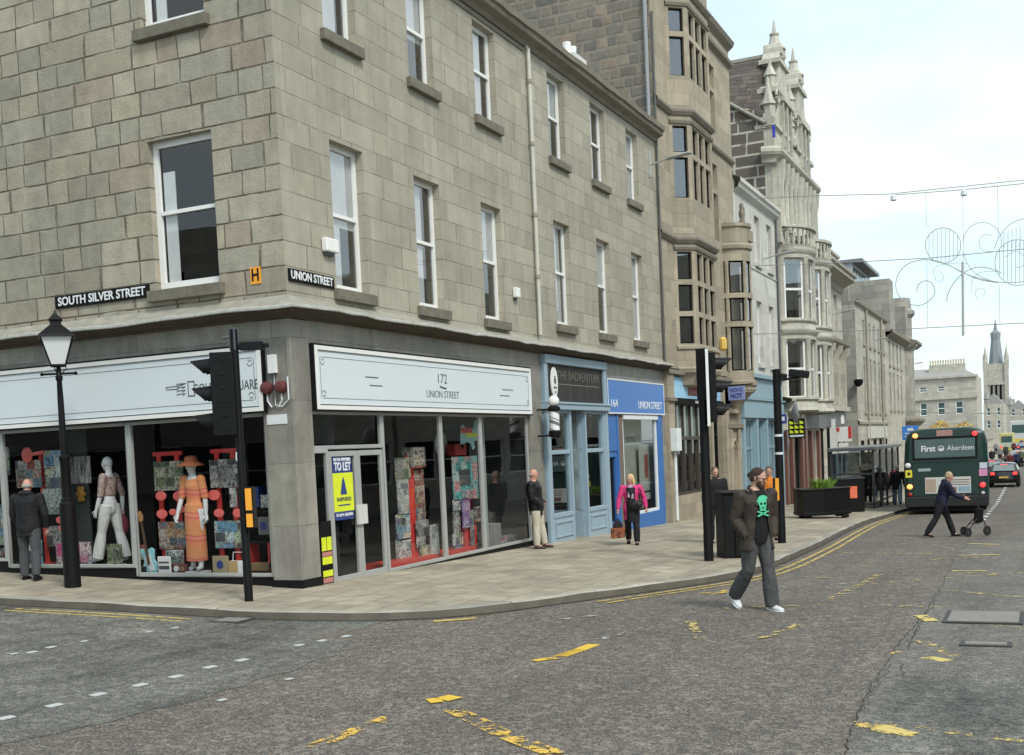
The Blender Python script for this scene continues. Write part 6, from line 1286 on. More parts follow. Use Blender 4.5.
# ================================================================== PEOPLE
def finish(mb, name, mat, parent, vox, smooth=4, cut=None, solid=0, mat2=None):
    """fuse the closed pieces of one body or garment into a single continuous skin"""
    me = D.meshes.new(name); me.from_pydata([tuple(v) for v in mb.v], [], mb.f)
    bm = bmesh.new(); bm.from_mesh(me); bmesh.ops.recalc_face_normals(bm, faces=bm.faces); bm.to_mesh(me); bm.free()
    o = D.objects.new(name, me); C.objects.link(o)
    r_ = o.modifiers.new('r', 'REMESH'); r_.mode = 'VOXEL'; r_.voxel_size = vox; r_.adaptivity = 0
    s = o.modifiers.new('s', 'SMOOTH'); s.iterations = smooth; s.factor = .5
    bpy.context.view_layer.update(); dg = bpy.context.evaluated_depsgraph_get()
    m2 = D.meshes.new_from_object(o.evaluated_get(dg)); o.modifiers.clear(); o.data = m2; D.meshes.remove(me); m2.name = name
    if cut:
        bm = bmesh.new(); bm.from_mesh(m2); bmesh.ops.delete(bm, geom=[v for v in bm.verts if cut(v.co)], context='VERTS'); bm.to_mesh(m2); bm.free()
    if solid: k = o.modifiers.new('cloth', 'SOLIDIFY'); k.thickness = solid; k.offset = -1
    for p in m2.polygons: p.use_smooth = True
    m2.materials.clear(); m2.materials.append(mat); o.parent = parent; return o
class Fig:
    """a figure: local +X is forward, +Y its left, feet on z = 0"""
    def __init__(s, H=1.75, lean=0, hip=((0, 3), (0, 3)), knee=(0, 0), sh=((0, 8), (0, 8)), el=(12, 12), elin=(0, 0), head=(0, 0), build=1.0, fem=False, footpitch=(0, 0), twist=0, drop=0):
        s.H = H; s.b = build; L = R(lean); s.fem = fem
        s.up = Vector((math.sin(L), 0, math.cos(L))); s.fw = Vector((math.cos(L), 0, -math.sin(L)))
        s.legs = []
        th, sk = .245*H, .245*H
        for i, sd in enumerate((1, -1)):       # 0 left, 1 right
            f, a_ = R(hip[i][0]), R(hip[i][1]); k = R(knee[i])
            d1 = Vector((math.sin(f)*math.cos(a_), sd*math.sin(a_), -math.cos(f)*math.cos(a_))); d2 = Vector((math.sin(f-k), sd*math.sin(a_)*.4, -math.cos(f-k)))
            s.legs.append((d1*th, d1*th+d2*sk, sd, R(footpitch[i]), f-k))
        low = min(l[1].z-(.04*H+(.05*H*abs(math.sin(l[3])) if l[3] else 0)) for l in s.legs)
        s.P = Vector((0, 0, -low)); hw = .052*H
        s.hips = [s.P+Vector((0, sd*hw, 0)) for sd in (1, -1)]
        s.kn = [s.hips[i]+s.legs[i][0] for i in (0, 1)]; s.an = [s.hips[i]+s.legs[i][1] for i in (0, 1)]
        s.T = lambda h, x=0, y=0: s.P+s.up*h*H+s.fw*x*H+Vector((0, y*H, 0))
        sw = (.096 if fem else .106)*build; tw = R(twist); s.tw = tw
        s.sh = [s.T(.277, 0, 0)+s.fw*(-sd*math.sin(tw)*sw*H)+Vector((0, sd*sw*H*math.cos(tw), 0)) for sd in (1, -1)]
        s.elb = []; s.wr = []; s.fd = []
        for i, sd in enumerate((1, -1)):
            f, a_ = R(sh[i][0]), R(sh[i][1]); e = R(el[i]); n = R(elin[i])
            d1 = Vector((math.sin(f)*math.cos(a_), sd*math.sin(a_), -math.cos(f)*math.cos(a_)))
            d2 = Vector((math.sin(f+e)*math.cos(n), -sd*math.sin(n)+sd*math.sin(a_)*.4, -math.cos(f+e)*math.cos(n))).normalized()
            s.elb.append(s.sh[i]+d1*.17*H); s.wr.append(s.elb[i]+d2*.148*H); s.fd.append(d2)
        s.neck = s.T(.325); s.hr = Matrix.Rotation(R(head[0]), 3, 'Z') @ Matrix.Rotation(R(head[1])+L*.4, 3, 'Y')
        s.hc = s.neck+s.up*.02*H+s.hr @ Vector((.012*H, 0, .048*H))
    def torso(s, mb, g=0.0, z0=-.03, z1=.325, chest=1.0, belly=0.0):
        H = s.H; b = s.b; sec = [(-.06, .055, .075), (-.02, .06, .087), (.05, .058, .086), (.10, .056+belly*.6, .078), (.17, .060+belly*.3, .085), (.23, .062, .098*chest), (.28, .05, .094), (.305, .038, .06), (.325, .032, .034)]
        if s.fem: sec = [(-.06, .055, .078), (-.02, .062, .09), (.05, .055, .08), (.10, .048, .066), (.17, .058, .074), (.215, .066, .082), (.28, .046, .082), (.305, .034, .05), (.325, .028, .03)]
        pts = []; 
        vs = []; n = 20; use = [q for q in sec if z0-.001 <= q[0] <= z1+.001]
        for h, rx, ry in use:
            k = max(0, min(1, h/.25)); c = s.T(h); t_ = s.tw*k
            for j in range(n):
                ph = 2*PI*j/n; x = (rx*b*H+g)*math.cos(ph); y = (ry*b*H+g)*math.sin(ph)
                vs.append(c+s.fw*(x*math.cos(t_)-y*math.sin(t_))+Vector((0, x*math.sin(t_)+y*math.cos(t_), 0)))
        k = len(use); fs = [(i*n+j, i*n+(j+1) % n, (i+1)*n+(j+1) % n, (i+1)*n+j) for i in range(k-1) for j in range(n)]+[tuple(range(n))[::-1], tuple(range((k-1)*n, k*n))]
        mb.add(vs, fs)
    def limb(s, mb, pts, rad):
        P_ = []; Q = []
        for i in range(len(pts)-1):
            for k in range(5):
                t = k/5; P_.append(pts[i].lerp(pts[i+1], t)); Q.append(rad[i][0]*(1-t)+rad[i][1]*t+rad[i][2]*math.sin(PI*t))
        P_.append(pts[-1]); Q.append(rad[-1][1]); mb.tube(P_, Q, 12)
    def arms(s, mb, g=0, upto=1.0, which=(0, 1)):
        H = s.H; b = s.b**.5
        for i in which:
            e = s.wr[i] if upto >= 1 else s.elb[i].lerp(s.wr[i], upto)
            s.limb(mb, [s.sh[i]-s.up*.004*H, s.elb[i], e], [(.031*H*b+g, .024*H*b+g, .002*H), (.024*H*b+g, .0165*H*b+g, .003*H)]); mb.ell(s.sh[i]-s.up*.008*H, (.034*H*b+g, .036*H*b+g, .036*H*b+g), 12, 8)
    def legmesh(s, mb, g=0, hem=.02, flare=0.0):
        H = s.H; b = s.b**.5
        for i in (0, 1):
            s.limb(mb, [s.hips[i]+Vector((0, 0, .015*H)), s.kn[i], s.an[i]+Vector((0, 0, -hem*H))], [(.053*H*b+g, .034*H*b+g, .004*H), (.034*H*b+g, (.023+flare)*H*b+g, .006*H)])
    def head(s, mb, face=True):
        H = s.H; r_ = s.hr; c = s.hc; E = lambda p, q: mb.ell(c+r_ @ Vector([v*H for v in p]), [v*H for v in q], 16, 12, r_)
        E((0, 0, .010), (.052, .042, .056)); E((.010, 0, -.024), (.036, .034, .042)); E((.026, 0, -.052), (.017, .018, .014))
        E((.052, 0, -.006), (.007, .006, .017)); E((.060, 0, -.015), (.009, .0075, .007)); E((.045, 0, -.036), (.008, .015, .006))
        E((.047, .017, .010), (.006, .012, .004)); E((.047, -.017, .010), (.006, .012, .004)); E((.036, .022, -.012), (.014, .012, .012)); E((.036, -.022, -.012), (.014, .012, .012))
        for sd in (1, -1): E((-.002, sd*.044, -.004), (.010, .005, .017))
        s.limb(mb, [s.neck-s.up*.03*H, s.neck+s.up*.01*H, c+r_ @ Vector((-.012*H, 0, -.03*H))], [(.034*H, .030*H, 0), (.030*H, .030*H, 0)])
    def hand(s, mb, i, curl=35):
        H = s.H; d = s.fd[i]; w = s.wr[i]; sd = (1, -1)[i]
        side = d.cross(Vector((0, 1, 0))); side = side.normalized() if side.length > .2 else Vector((1, 0, 0)); side = -side if side.x < 0 else side
        palm = d.cross(side).normalized()
        if palm.y*sd > 0: palm = -palm
        mb.tube([w-d*.01*H, w+d*.02*H, w+d*.052*H], [(.016*H, .013*H), (.022*H, .011*H), (.021*H, .009*H)], 10)
        for k, (o_, L) in enumerate(((.015, .040), (.005, .045), (-.005, .042), (-.014, .033))):
            p = w+d*.046*H+side*o_*H; c = R(curl*(1+.12*k)); d1 = (d*math.cos(c*.4)+palm*math.sin(c*.4)); d2 = d*math.cos(c*1.2)+palm*math.sin(c*1.2); d3 = d*math.cos(c*2)+palm*math.sin(c*2)
            mb.tube([p-d*.01*H, p+d1*L*.4*H, p+d1*L*.4*H+d2*L*.35*H, p+d1*L*.4*H+d2*L*.35*H+d3*L*.25*H], [.0055*H, .0052*H, .0047*H, .0040*H], 8)
        p = w+d*.016*H+side*.018*H; q = (d*.6+side*.75+palm*.2).normalized(); mb.tube([p, p+q*.024*H, p+q*.024*H+(d*.85+side*.25+palm*.25).normalized()*.022*H], [.0075*H, .0065*H, .005*H], 8)
    def body(s, root, skin, vox, hands=(1, 1), curl=35, legs=True, mat=None):
        mb = MB(); s.torso(mb, -.004); s.arms(mb, -.002)
        s.legmesh(mb, -.006); s.head(mb)
        for i in (0, 1):
            if hands[i]: s.hand(mb, i, curl)
            mb.tube([s.an[i]+Vector((0, 0, .0)), s.an[i]-Vector((-.05*s.H, 0, .02*s.H))], .02*s.H, 8)
        return finish(mb, 'body', skin, root, vox, 3)
    def shoes(s, root, mat, sole=None, vox=.007, size=1.0, heel=0):
        H = s.H
        for i in (0, 1):
            a = s.an[i]; pt = s.legs[i][3]; m = Matrix.Translation(a) @ Matrix.Rotation(pt, 4, 'Y')
            def Q(x, y, z): return m @ Vector((x*H*size, y*H*size, z*H*size))
            mb = MB(); y0 = 0
            mb.tube([Q(-.034, 0, -.020), Q(-.02, 0, -.018), Q(.02, 0, -.018), Q(.06, 0, -.022), Q(.095, .002, -.026), Q(.108, .002, -.028)], [(.016*H, .014*H), (.023*H, .019*H), (.025*H, .020*H), (.028*H, .016*H), (.023*H, .012*H), (.010*H, .007*H)], 12)
            mb.tube([Q(0, 0, .012), Q(.002, 0, -.01), Q(.01, 0, -.025)], [.022*H, .025*H, .026*H], 12)
            sh = finish(mb, 'shoe', mat, root, vox, 3)
            mb = MB(); out_ = [(-.048, .012), (-.05, -.012), (-.03, -.022), (.03, -.022), (.07, -.029), (.10, -.02), (.112, 0), (.10, .02), (.07, .029), (.03, .022), (-.03, .022)]
            mb.prism([(x, y) for x, y in out_], -.040, -.030, T=lambda x, y, z: Q(x, y, z)); mb.build('sole', sole or M['tyre'], sh, True, bevel=.004)
    def put(s, pos_, yaw): pass
def person(name_label, pos_, yaw, cat='person', name='person'):
    return thing(name, name_label, cat, (pos_.x, pos_.y, pos_.z), R(yaw))
skin = plain('skin', (.50, .29, .21), .55, 0, .1, 9); skin2 = plain('skin_ruddy', (.56, .28, .21), .55, 0, .12, 9)
def feat(root, F, glasses=False, eyes=True):
    H = F.H; Q = lambda x, y, z: F.hc+F.hr @ Vector((x*H, y*H, z*H))
    if eyes:
        for sd in (1, -1): a = MB(); a.ell(Q(.0475, sd*.0175, .002), (.006*H, .0085*H, .0045*H), 8, 6, F.hr).build('eye', plain('eye_dark', (.05, .04, .035), .3), root, True)
        a = MB(); a.ell(Q(.0525, 0, -.036), (.0035*H, .013*H, .0028*H), 8, 6, F.hr).build('mouth', plain('lips', (.32, .12, .10), .5), root, True)
    if glasses:
        a = MB()
        for sd in (1, -1): a.tube([Q(.058, sd*.018+.013*math.cos(t), .001+.010*math.sin(t)) for t in [k*PI/5 for k in range(11)]], .0012*H, 5); a.tube([Q(.058, sd*.031, .004), Q(.0, sd*.048, .004)], .0012*H, 5)
        a.tube([Q(.058, -.005, .003), Q(.058, .005, .003)], .0012*H, 5); a.build('glasses', M['blackmat'], root, True)
def hairmesh(root, F, mat, kind='short', vox=.006):
    H = F.H; mb = MB(); E = lambda p, q: mb.ell(F.hc+F.hr @ Vector([v*H for v in p]), [v*H for v in q], 14, 10, F.hr)
    if kind == 'short': E((-.008, 0, .022), (.052, .046, .052)); E((-.028, 0, -.005), (.032, .044, .036))
    elif kind == 'thin': E((-.030, 0, -.006), (.028, .0435, .028)); E((-.012, .028, -.002), (.03, .018, .022)); E((-.012, -.028, -.002), (.03, .018, .022))
    elif kind == 'back': E((-.009, 0, .025), (.053, .0455, .047)); E((-.030, 0, -.002), (.030, .044, .038)); E((-.064, 0, .006), (.020, .020, .020)); E((-.01, .037, .0), (.028, .010, .022)); E((-.01, -.037, 0), (.028, .010, .022))
    elif kind == 'bob':
        E((-.018, 0, .022), (.054, .052, .053)); E((-.028, 0, -.02), (.036, .054, .060)); E((-.014, .048, -.040), (.028, .018, .066)); E((-.014, -.048, -.040), (.028, .018, .066)); E((-.034, 0, -.075), (.028, .052, .04))
        cut = lambda v: False
    return finish(mb, 'hair', mat, root, vox, 2)

# -- bearded man crossing the road
p1 = gp(768, 613); p1 = gp(759, 610)
H = 1.90
F = Fig(H, lean=1, hip=((9, 2), (-4, 3)), knee=(2, 40), sh=((-6, 9), (-10, 12)), el=(26, 34), elin=(18, 24), head=(30, 13), footpitch=(0, 42), twist=-4, build=1.13)
r = person('bearded man in a brown jacket and black t-shirt striding across the road', p1, -132)
F.body(r, skin, .0075, (0, 0)); feat(r, F, True)
hb_ = plain('hair_dark', (.045, .028, .018), .8, 0, .6, 45, 1); hairmesh(r, F, hb_, 'back')
mb = MB(); Eh = lambda p, q: mb.ell(F.hc+F.hr @ Vector([v*H for v in p]), [v*H for v in q], 12, 9, F.hr)
Eh((.036, 0, -.053), (.022, .024, .024)); Eh((.022, .026, -.034), (.018, .010, .024)); Eh((.022, -.026, -.034), (.018, .010, .024)); Eh((.052, 0, -.0295), (.006, .015, .004)); finish(mb, 'beard', plain('beard_brown', (.05, .028, .018), .9, 0, .3, 40), r, .005, 1)
mb = MB(); F.torso(mb, .016, -.06, .305); F.arms(mb, .006, .2); finish(mb, 'tee_shirt', fabric('tee_black', (.012, .012, .013), 8), r, .009, 3)
# printed skull and crossed bones in green
gm = plain('print_green', (.10, .58, .33), .8, 0, .15, 20); pr = MB(); Tw = lambda y, z, d=0: F.T(0, 0, 0)+F.up*z+F.fw*(.0685*H*F.b+.014+d)+Vector((0, y, 0))
def flat(poly, d): pr.add([Tw(y, z, d) for y, z in poly]+[Tw(y, z, d-.01) for y, z in poly], [tuple(range(len(poly))), tuple(range(len(poly), 2*len(poly)))[::-1]]+[(i, (i+1) % len(poly), len(poly)+(i+1) % len(poly), len(poly)+i) for i in range(len(poly))])
zc = .205*H
flat([(.088*math.cos(t)*(1 if math.sin(t) > -.3 else .8), zc+.045+.085*math.sin(t)) for t in [k*PI/10 for k in range(20)]], -.001)
flat([(-.045, zc-.075), (.045, zc-.075), (.05, zc-.02), (-.05, zc-.02)], -.001)
flat([(-.10, zc+.045), (.10, zc+.045), (.10, zc+.058), (-.10, zc+.058)], .001)
for sx in (1, -1): flat([(-.09*sx, zc-.135), (-.075*sx, zc-.15), (.09*sx, zc-.085), (.08*sx, zc-.07)], .0)
pr.build('shirt_print', gm, r, True)
pr = MB()
for y in (-.028, .028): flat([(y+.017*math.cos(t), zc+.02+.017*math.sin(t)) for t in [k*PI/4 for k in range(8)]], .002)
for k in range(4): flat([(-.035+k*.02, zc-.06), (-.031+k*.02, zc-.06), (-.031+k*.02, zc-.035), (-.035+k*.02, zc-.035)], .002)
pr.build('shirt_print', M['black'], r, True)
jm = fabric('jacket_brown', (.045, .034, .027), 7, .35, .7, .8)
mb = MB(); F.torso(mb, .042, -.06, .29); F.arms(mb, .020, .97)
c0 = F.T(-.06); vs = []; n = 20                    # skirt of the jacket
for h, rx, ry in ((.04, .072, .106), (-.05, .092, .122), (-.105, .108, .132)):
    for j in range(n): ph = 2*PI*j/n; vs.append(F.T(h)+F.fw*(rx*H*math.cos(ph))+Vector((0, ry*H*math.sin(ph), 0)))
mb.add(vs, [(i*n+j, i*n+(j+1) % n, (i+1)*n+(j+1) % n, (i+1)*n+j) for i in range(2) for j in range(n)]+[tuple(range(n))[::-1], tuple(range(2*n, 3*n))])
def cutj(v):
    rel = v-F.P; h = rel.dot(F.up)/H; x = rel.dot(F.fw)/H; w = .032+.030*max(0, (.22-h))/.22
    if h > .24: w = .03+.02*(h-.24)/.06
    return (x > .02 and abs(rel.y/H+.006) < w and h < .31) or h < -.105 or h > .315
finish(mb, 'jacket', jm, r, .010, 3, cut=cutj, solid=.008)
mb = MB(); lp = [F.T(.20, .084, .05), F.T(.27, .062, .046), F.T(.305, .03, .05), F.T(.318, -.01, .05), F.T(.328, -.045, .028)]; mb.tube(lp+[Vector((v.x, -v.y, v.z)) for v in reversed(lp)], .0105*H, 8); finish(mb, 'collar', jm, r, .008, 2)
mb = MB(); F.legmesh(mb, .016, .016, .014); F.torso(mb, .006, -.06, .0); finish(mb, 'jeans', fabric('jeans_grey', (.075, .075, .077), 7, .55, .85, 1.0), r, .010, 3)
F.shoes(r, plain('trainer_white', (.60, .63, .66), .6, 0, .25, 16), M['white'], .007, 1.05)

def quick(label, pos_, yaw, F, top, bottom, sk=skin, hair=None, hk='short', shoe=None, coat=0, vox=.011, hood=False, feats=False, curl=40, jg=.024, sleeve=.96, hands=(1, 1), lowgap=.012, hem=-.06):
    r = person(label, pos_, yaw); F.body(r, sk, vox, hands, curl)
    if hair: hairmesh(r, F, hair, hk, .008)
    mb = MB(); F.torso(mb, jg, hem, .305); F.arms(mb, jg*.6, sleeve)
    if coat:
        vs = []; n = 20; H = F.H
        for h, rx, ry in ((.04, .062, .088), (-.06, .078, .104), (-coat, .084, .112)):
            for j in range(n): ph = 2*PI*j/n; vs.append(F.T(0)+Vector((0, 0, h*H))+Vector((rx*H*math.cos(ph), ry*H*math.sin(ph), 0)))
        mb.add(vs, [(i*n+j, i*n+(j+1) % n, (i+1)*n+(j+1) % n, (i+1)*n+j) for i in range(2) for j in range(n)]+[tuple(range(n))[::-1], tuple(range(2*n, 3*n))])
    if hood: mb.ell(F.T(.315, -.035), (.05*F.H, .075*F.H, .035*F.H), 12, 8)
    mb.tube([F.T(.29), F.T(.33)], [.05*F.H, .04*F.H], 12)
    finish(mb, 'coat' if coat else 'jacket', top, r, vox, 3)
    mb = MB(); F.legmesh(mb, lowgap, -.004, .006); F.torso(mb, .008, -.06, .02); finish(mb, 'trousers', bottom, r, vox, 3)
    F.shoes(r, shoe or M['black'], None, .009)
    if feats: feat(r, F)
    return r
blk = fabric('cloth_black', (.013, .013, .015), 7, .4, .75, .9); lth = fabric('leather_black', (.012, .012, .013), 9, .4, .38, .9); grt = fabric('trousers_grey', (.07, .075, .08), 8)
gh = plain('hair_grey', (.34, .31, .28), .9, 0, .2, 30); navy = fabric('jacket_navy', (.016, .018, .042), 8, .35, .8, .8)
# man looking into the side street window
F = Fig(1.76, lean=3, hip=((6, 5), (-6, 5)), knee=(4, 6), sh=((8, 14), (-4, 16)), el=(30, 18), elin=(10, 10), head=(6, 8), build=1.16)
quick('stout bald man in a black hooded jacket, seen from behind, facing the side street window', gp(32, 580, pave), 22, F, blk, grt, skin2, gh, 'thin', hood=True, jg=.034, hem=-.06, coat=.10)
# man leaning on the pier
pz = Vector((9.15, -.36, pave(9.15, -.36))); pz = gp(538, 548.5, pave)
F = Fig(1.77, lean=-5, hip=((10, 3), (2, 3)), knee=(2, 3), sh=((4, 9), (2, 9)), el=(44, 46), elin=(26, 26), head=(4, 2), build=1.28)
quick('balding man in a black leather jacket and cream trousers standing against the stone pier', pz, -78, F, lth, fabric('trousers_cream', (.50, .46, .37), 8), skin2, gh, 'thin', plain('shoe_brown', (.05, .03, .02), .5), feats=True, jg=.036, coat=.11, hands=(0, 0))
# woman in pink
pp_ = gp(633, 544.5, pave); F = Fig(1.62, lean=1, hip=((12, 2), (-12, 2)), knee=(4, 14), sh=((-12, 22), (6, 18)), el=(22, 12), head=(-22, 4), fem=True, build=1.2, footpitch=(0, 15))
r = quick('blonde woman in a bright pink coat and mauve scarf carrying a patterned bag', pp_, 196, F, fabric('coat_pink', (.62, .05, .20), 7, .25), blk, skin, plain('hair_blonde', (.62, .42, .20), .8, 0, .2, 25), 'bob', coat=.17, feats=True)
H = F.H; mb = MB(); F.torso(mb, .010, -.06, .30); mb.tube([F.T(.1), F.T(-.06), F.T(-.20)], [(.10*H), (.098*H), (.105*H)], 14); mb.v = [Vector((v.x+.040, v.y*.75, v.z)) for v in mb.v]; finish(mb, 'dress', blk, r, .011, 3)
mb = MB(); mb.tube([F.T(.315, .0, .045), F.T(.30, .06, .02), F.T(.30, .06, -.02), F.T(.315, 0, -.045), F.T(.33, -.03, 0), F.T(.315, 0, .045)], .018*H, 8); mb.tube([F.T(.29, .065, .01), F.T(.2, .09, .02), F.T(.12, .09, .02)], [(.02*H, .012*H)]*3, 8); mb.tube([F.T(.29, .065, -.01), F.T(.21, .092, -.025), F.T(.14, .09, -.03)], [(.02*H, .012*H)]*3, 8); finish(mb, 'scarf', collage('scarf_mauve', [(.42,.32,.42),(.2,.14,.24),(.5,.42,.46),(.3,.2,.3)], 30, 3.0), r, .010, 2)
def world_of(root, v): return root.location+Matrix.Rotation(root.rotation_euler.z, 3, 'Z') @ v
hw = world_of(r, F.wr[1]+F.fd[1]*.09*H); t = thing('shopping_bag', 'orange and brown patterned shopper held in the pink coated woman\'s hand', 'bag', (hw.x, hw.y, hw.z-.5)); 
a = MB(); a.prism([(-.2, -.09), (.2, -.09), (.23, 0), (.2, .09), (-.2, .09), (-.23, 0)], 0, .26, T=lambda x, y, z: Vector((x*(1+.15*z), y, z))); a.build('body', collage('bag_pattern', [(.45,.13,.05),(.08,.03,.025),(.5,.2,.08),(.18,.05,.03)], 9, 5.0, (1, 1, 1.05)), t, True, bevel=.02)
a = MB(); a.ell((0, 0, .30), (.17, .08, .14)); a.build('contents', blk, t, True); a = MB(); [a.tube([(-.12, y, .26), (-.05, y*.5, .44), (0, 0, .5), (.05, y*.5, .44), (.12, y, .26)], .009, 6) for y in (-.05, .05)]; a.build('handle', M['black'], t, True)
t.rotation_euler = (0, 0, R(150)); t.scale = (.78, .78, .9)
q = world_of(r, F.T(.05, .13, .06)); t = thing('shoulder_bag', 'black shoulder bag worn across the front of the pink coated woman', 'bag', (q.x, q.y, q.z-.12), R(196)); a = MB(); a.ell((0, 0, .10), (.06, .16, .11)); a.build('body', lth, t, True, smooth=60); a = MB(); a.tube([(0, .13, .14), (-.06, .14, .4), (-.13, .09, .46)], .012, 6); a.build('strap', lth, t, True)
# man in black behind the bin
F = Fig(1.75, head=(10, 4), sh=((4, 10), (4, 10)), build=1.1); quick('man in black with cropped hair standing behind the black bin by the signal', gp(717, 543, pave), 205, F, blk, blk, skin, plain('hair_cropped', (.12, .09, .07), .9), 'short', feats=True)
# person in orange tabard behind the bearded man
F = Fig(1.74, sh=((4, 10), (4, 10)), head=(-10, 0)); quick('person in an orange and black jacket half hidden behind the bearded man', gp(771, 540, pave), 200, F, fabric('tabard_orange', (.70, .22, .03), 8), blk, skin, plain('hair_brown', (.10, .06, .04), .9), 'short')
# pedestrian pushing a wheeled walker
wp = gp(942, 537); F = Fig(1.66, lean=16, hip=((24, 2), (-22, 2)), knee=(6, 10), sh=((34, 8), (28, 8)), el=(36, 40), elin=(0, 0), head=(0, 6), build=1.12, footpitch=(0, 12), fem=False)
r = quick('older person in a navy jacket pushing a three-wheeled walker across the road', wp, -74, F, navy, blk, skin2, plain('hair_sandy', (.42, .32, .20), .9, 0, .2, 25), 'short', hood=True, feats=True, jg=.03)
hw = world_of(r, (F.wr[0]+F.wr[1])/2+F.fd[0]*.07); dv = Vector((math.cos(R(-74)), math.sin(R(-74)), 0)); zr = road(wp.x, wp.y)
t = thing('rollator', 'dark three-wheeled rollator walker with a black bag pushed by the navy jacketed person', 'walker', (hw.x, hw.y, zr), R(-74)); hz = (hw.z-zr); t.scale = (.75, .85, 1)
def wheel(parent, c, r_, w=.04, axis='y', hub=True):
    m = Matrix.Translation(c) @ Matrix.Rotation(PI/2, 4, 'X'); o = MB().lathe([(r_*.72, -w/2), (r_*.93, -w/2), (r_, -w/4), (r_, w/4), (r_*.93, w/2), (r_*.72, w/2)], n=20, T=m).build('wheel', M['tyre'], parent, True, smooth=40)
    MB().lathe([(r_*.7, -w*.3), (r_*.25, -w*.52), (r_*.25, w*.52), (r_*.7, w*.3)], n=12, T=m).build('hub', plain('hub_grey', (.25, .25, .26), .4, .5), o, True); return o
wheel(t, (.62, 0, .12), .12); wheel(t, (-.02, .27, .11), .11); wheel(t, (-.02, -.27, .11), .11)
a = MB(); a.tube([(.62, .03, .12), (.56, .03, .3), (.42, 0, .62), (.3, 0, .82)], .016); 
for sd in (1, -1): a.tube([(.45, 0, .55), (.2, sd*.18, .35), (-.02, sd*.25, .12)], .014); a.tube([(.36, 0, .7), (.1, sd*.2, hz-.04), (-.1, sd*.22, hz)], .014)
a.tube([(.4, 0, .3), (.1, .16, .3)], .01); a.build('frame', plain('walker_frame', (.05, .03, .035), .4, .3), t, True)
a = MB(); a.prism([(.22, -.13), (.46, -.09), (.46, .09), (.22, .13)], .32, .66, T=lambda x, y, z: Vector((x+.12*z-.02, y, z))); a.build('bag', M['blackmat'], t, True, bevel=.03)
for sd in (1, -1): MB().tube([(-.02, sd*.22, hz), (-.18, sd*.22, hz+.01)], .02).build('grip', M['black'], t, True)
# pedestrians further off
F = Fig(1.74, lean=4, hip=((14, 2), (-14, 2)), knee=(4, 14), sh=((-10, 8), (10, 8)), build=1.12); quick('person in a dark coat and pale blue jeans walking away beyond the bus shelter', gp(898, 505, pave), 5, F, blk, fabric('jeans_pale', (.22, .28, .36), 8), skin, gh, 'short', coat=.12)
for (px, py, yw, cc, lab) in ((862, 507, 200, blk, 'dark coated person waiting inside the bus shelter, nearest the cabinet'), (868, 505, 170, fabric('coat_charcoal', (.04, .04, .045)), 'second person in charcoal waiting inside the bus shelter'), (880, 503, 190, fabric('coat_tan', (.24, .17, .12)), 'person in a tan coat sitting low in the bus shelter')):
    F = Fig(1.68 if py > 503 else 1.35, sh=((6, 8), (6, 8)), build=1.1); quick(lab, gp(px, py, pave), yw, F, cc, blk, skin, plain('hair_brown', (.10, .06, .04), .9), 'short')
# distant people on the road and pavements
base = Fig(1.72, hip=((10, 2), (-10, 2)), knee=(2, 10), sh=((-8, 8), (8, 8))); crowd = []
cols = [(.02, .02, .025), (.12, .03, .03), (.03, .04, .08), (.2, .2, .19), (.05, .05, .05), (.10, .12, .06), (.45, .10, .10)]
spots_ = [(1003, 470, 90), (1010, 466, 100), (1017, 464, 105), (1000, 462, 130), (1006, 460, 140), (1021, 462, 115), (987, 462, 90), (992, 460, 120), (1014, 458, 160), (1022, 456, 180), (996, 456, 160), (979, 462, 80)]
far_body = MB(); base.torso(far_body, .02); base.arms(far_body, .015); mb0 = far_body
jk = None
for i, (px, py, dep) in enumerate(spots_):
    x = CAM.x+dep; rr = ray(px, py); k = (x-CAM.x)/rr.x; y = CAM.y+rr.y*k
    col_ = ['black', 'red', 'navy', 'grey', 'charcoal', 'olive', 'pink'][i % 7]
    t = thing('person', ['small distant figure in a %s top among the far traffic' % col_, 'tiny far-off figure in a %s top near the right edge' % col_][i // 7], 'person', (x, y, road(x, y)), R(180 if i % 2 else 0), group='distant pedestrians')
    if jk is None:
        mb = MB(); base.head(mb); base.torso(mb, 0); base.legmesh(mb, 0); o1 = finish(mb, 'body', skin, t, .03, 2); mb = MB(); base.torso(mb, .03); base.arms(mb, .02); jk = finish(mb, 'jacket', fabric('far_coat0', cols[0]), t, .03, 2); mb = MB(); base.legmesh(mb, .02); tr_ = finish(mb, 'trousers', blk, t, .03, 2)
    else:
        for o in (o1, jk, tr_):
            c = o.copy(); C.objects.link(c); c.parent = t
            if o is jk: c.data = o.data.copy(); c.data.materials[0] = fabric('far_coat%d' % (i % 7), cols[i % 7])
# mannequins
mw = plain('mannequin_white', (.66, .68, .68), .35, 0, .05, 5)
def mann(label, px, d, H, F, zf):
    u, z = S(px, 560, d); r = thing('mannequin', label, 'mannequin', FS(u, d, zf), R(180)); return r
F = Fig(1.92, sh=((-4, 9), (4, 13)), el=(8, 16), head=(8, 0), fem=True, hip=((3, 1), (-2, 1)), build=.92)
r = mann('white mannequin in a long orange striped dress and floppy brown hat', 197.5, -.42, 1.7, F, .22); F.body(r, mw, .009)
H = F.H; md, nt_, ou_ = new_mat('dress_orange'); n_ = N(nt_); sp_ = n_.n('ShaderNodeSeparateXYZ'); tco = n_.n('ShaderNodeTexCoord').outputs['Object']; n_.l(tco, sp_.inputs[0]); zz_ = n_.m('ADD', sp_.outputs[2], n_.m('MULTIPLY', n_.m('SINE', n_.m('MULTIPLY', sp_.outputs[1], 14)), .015))
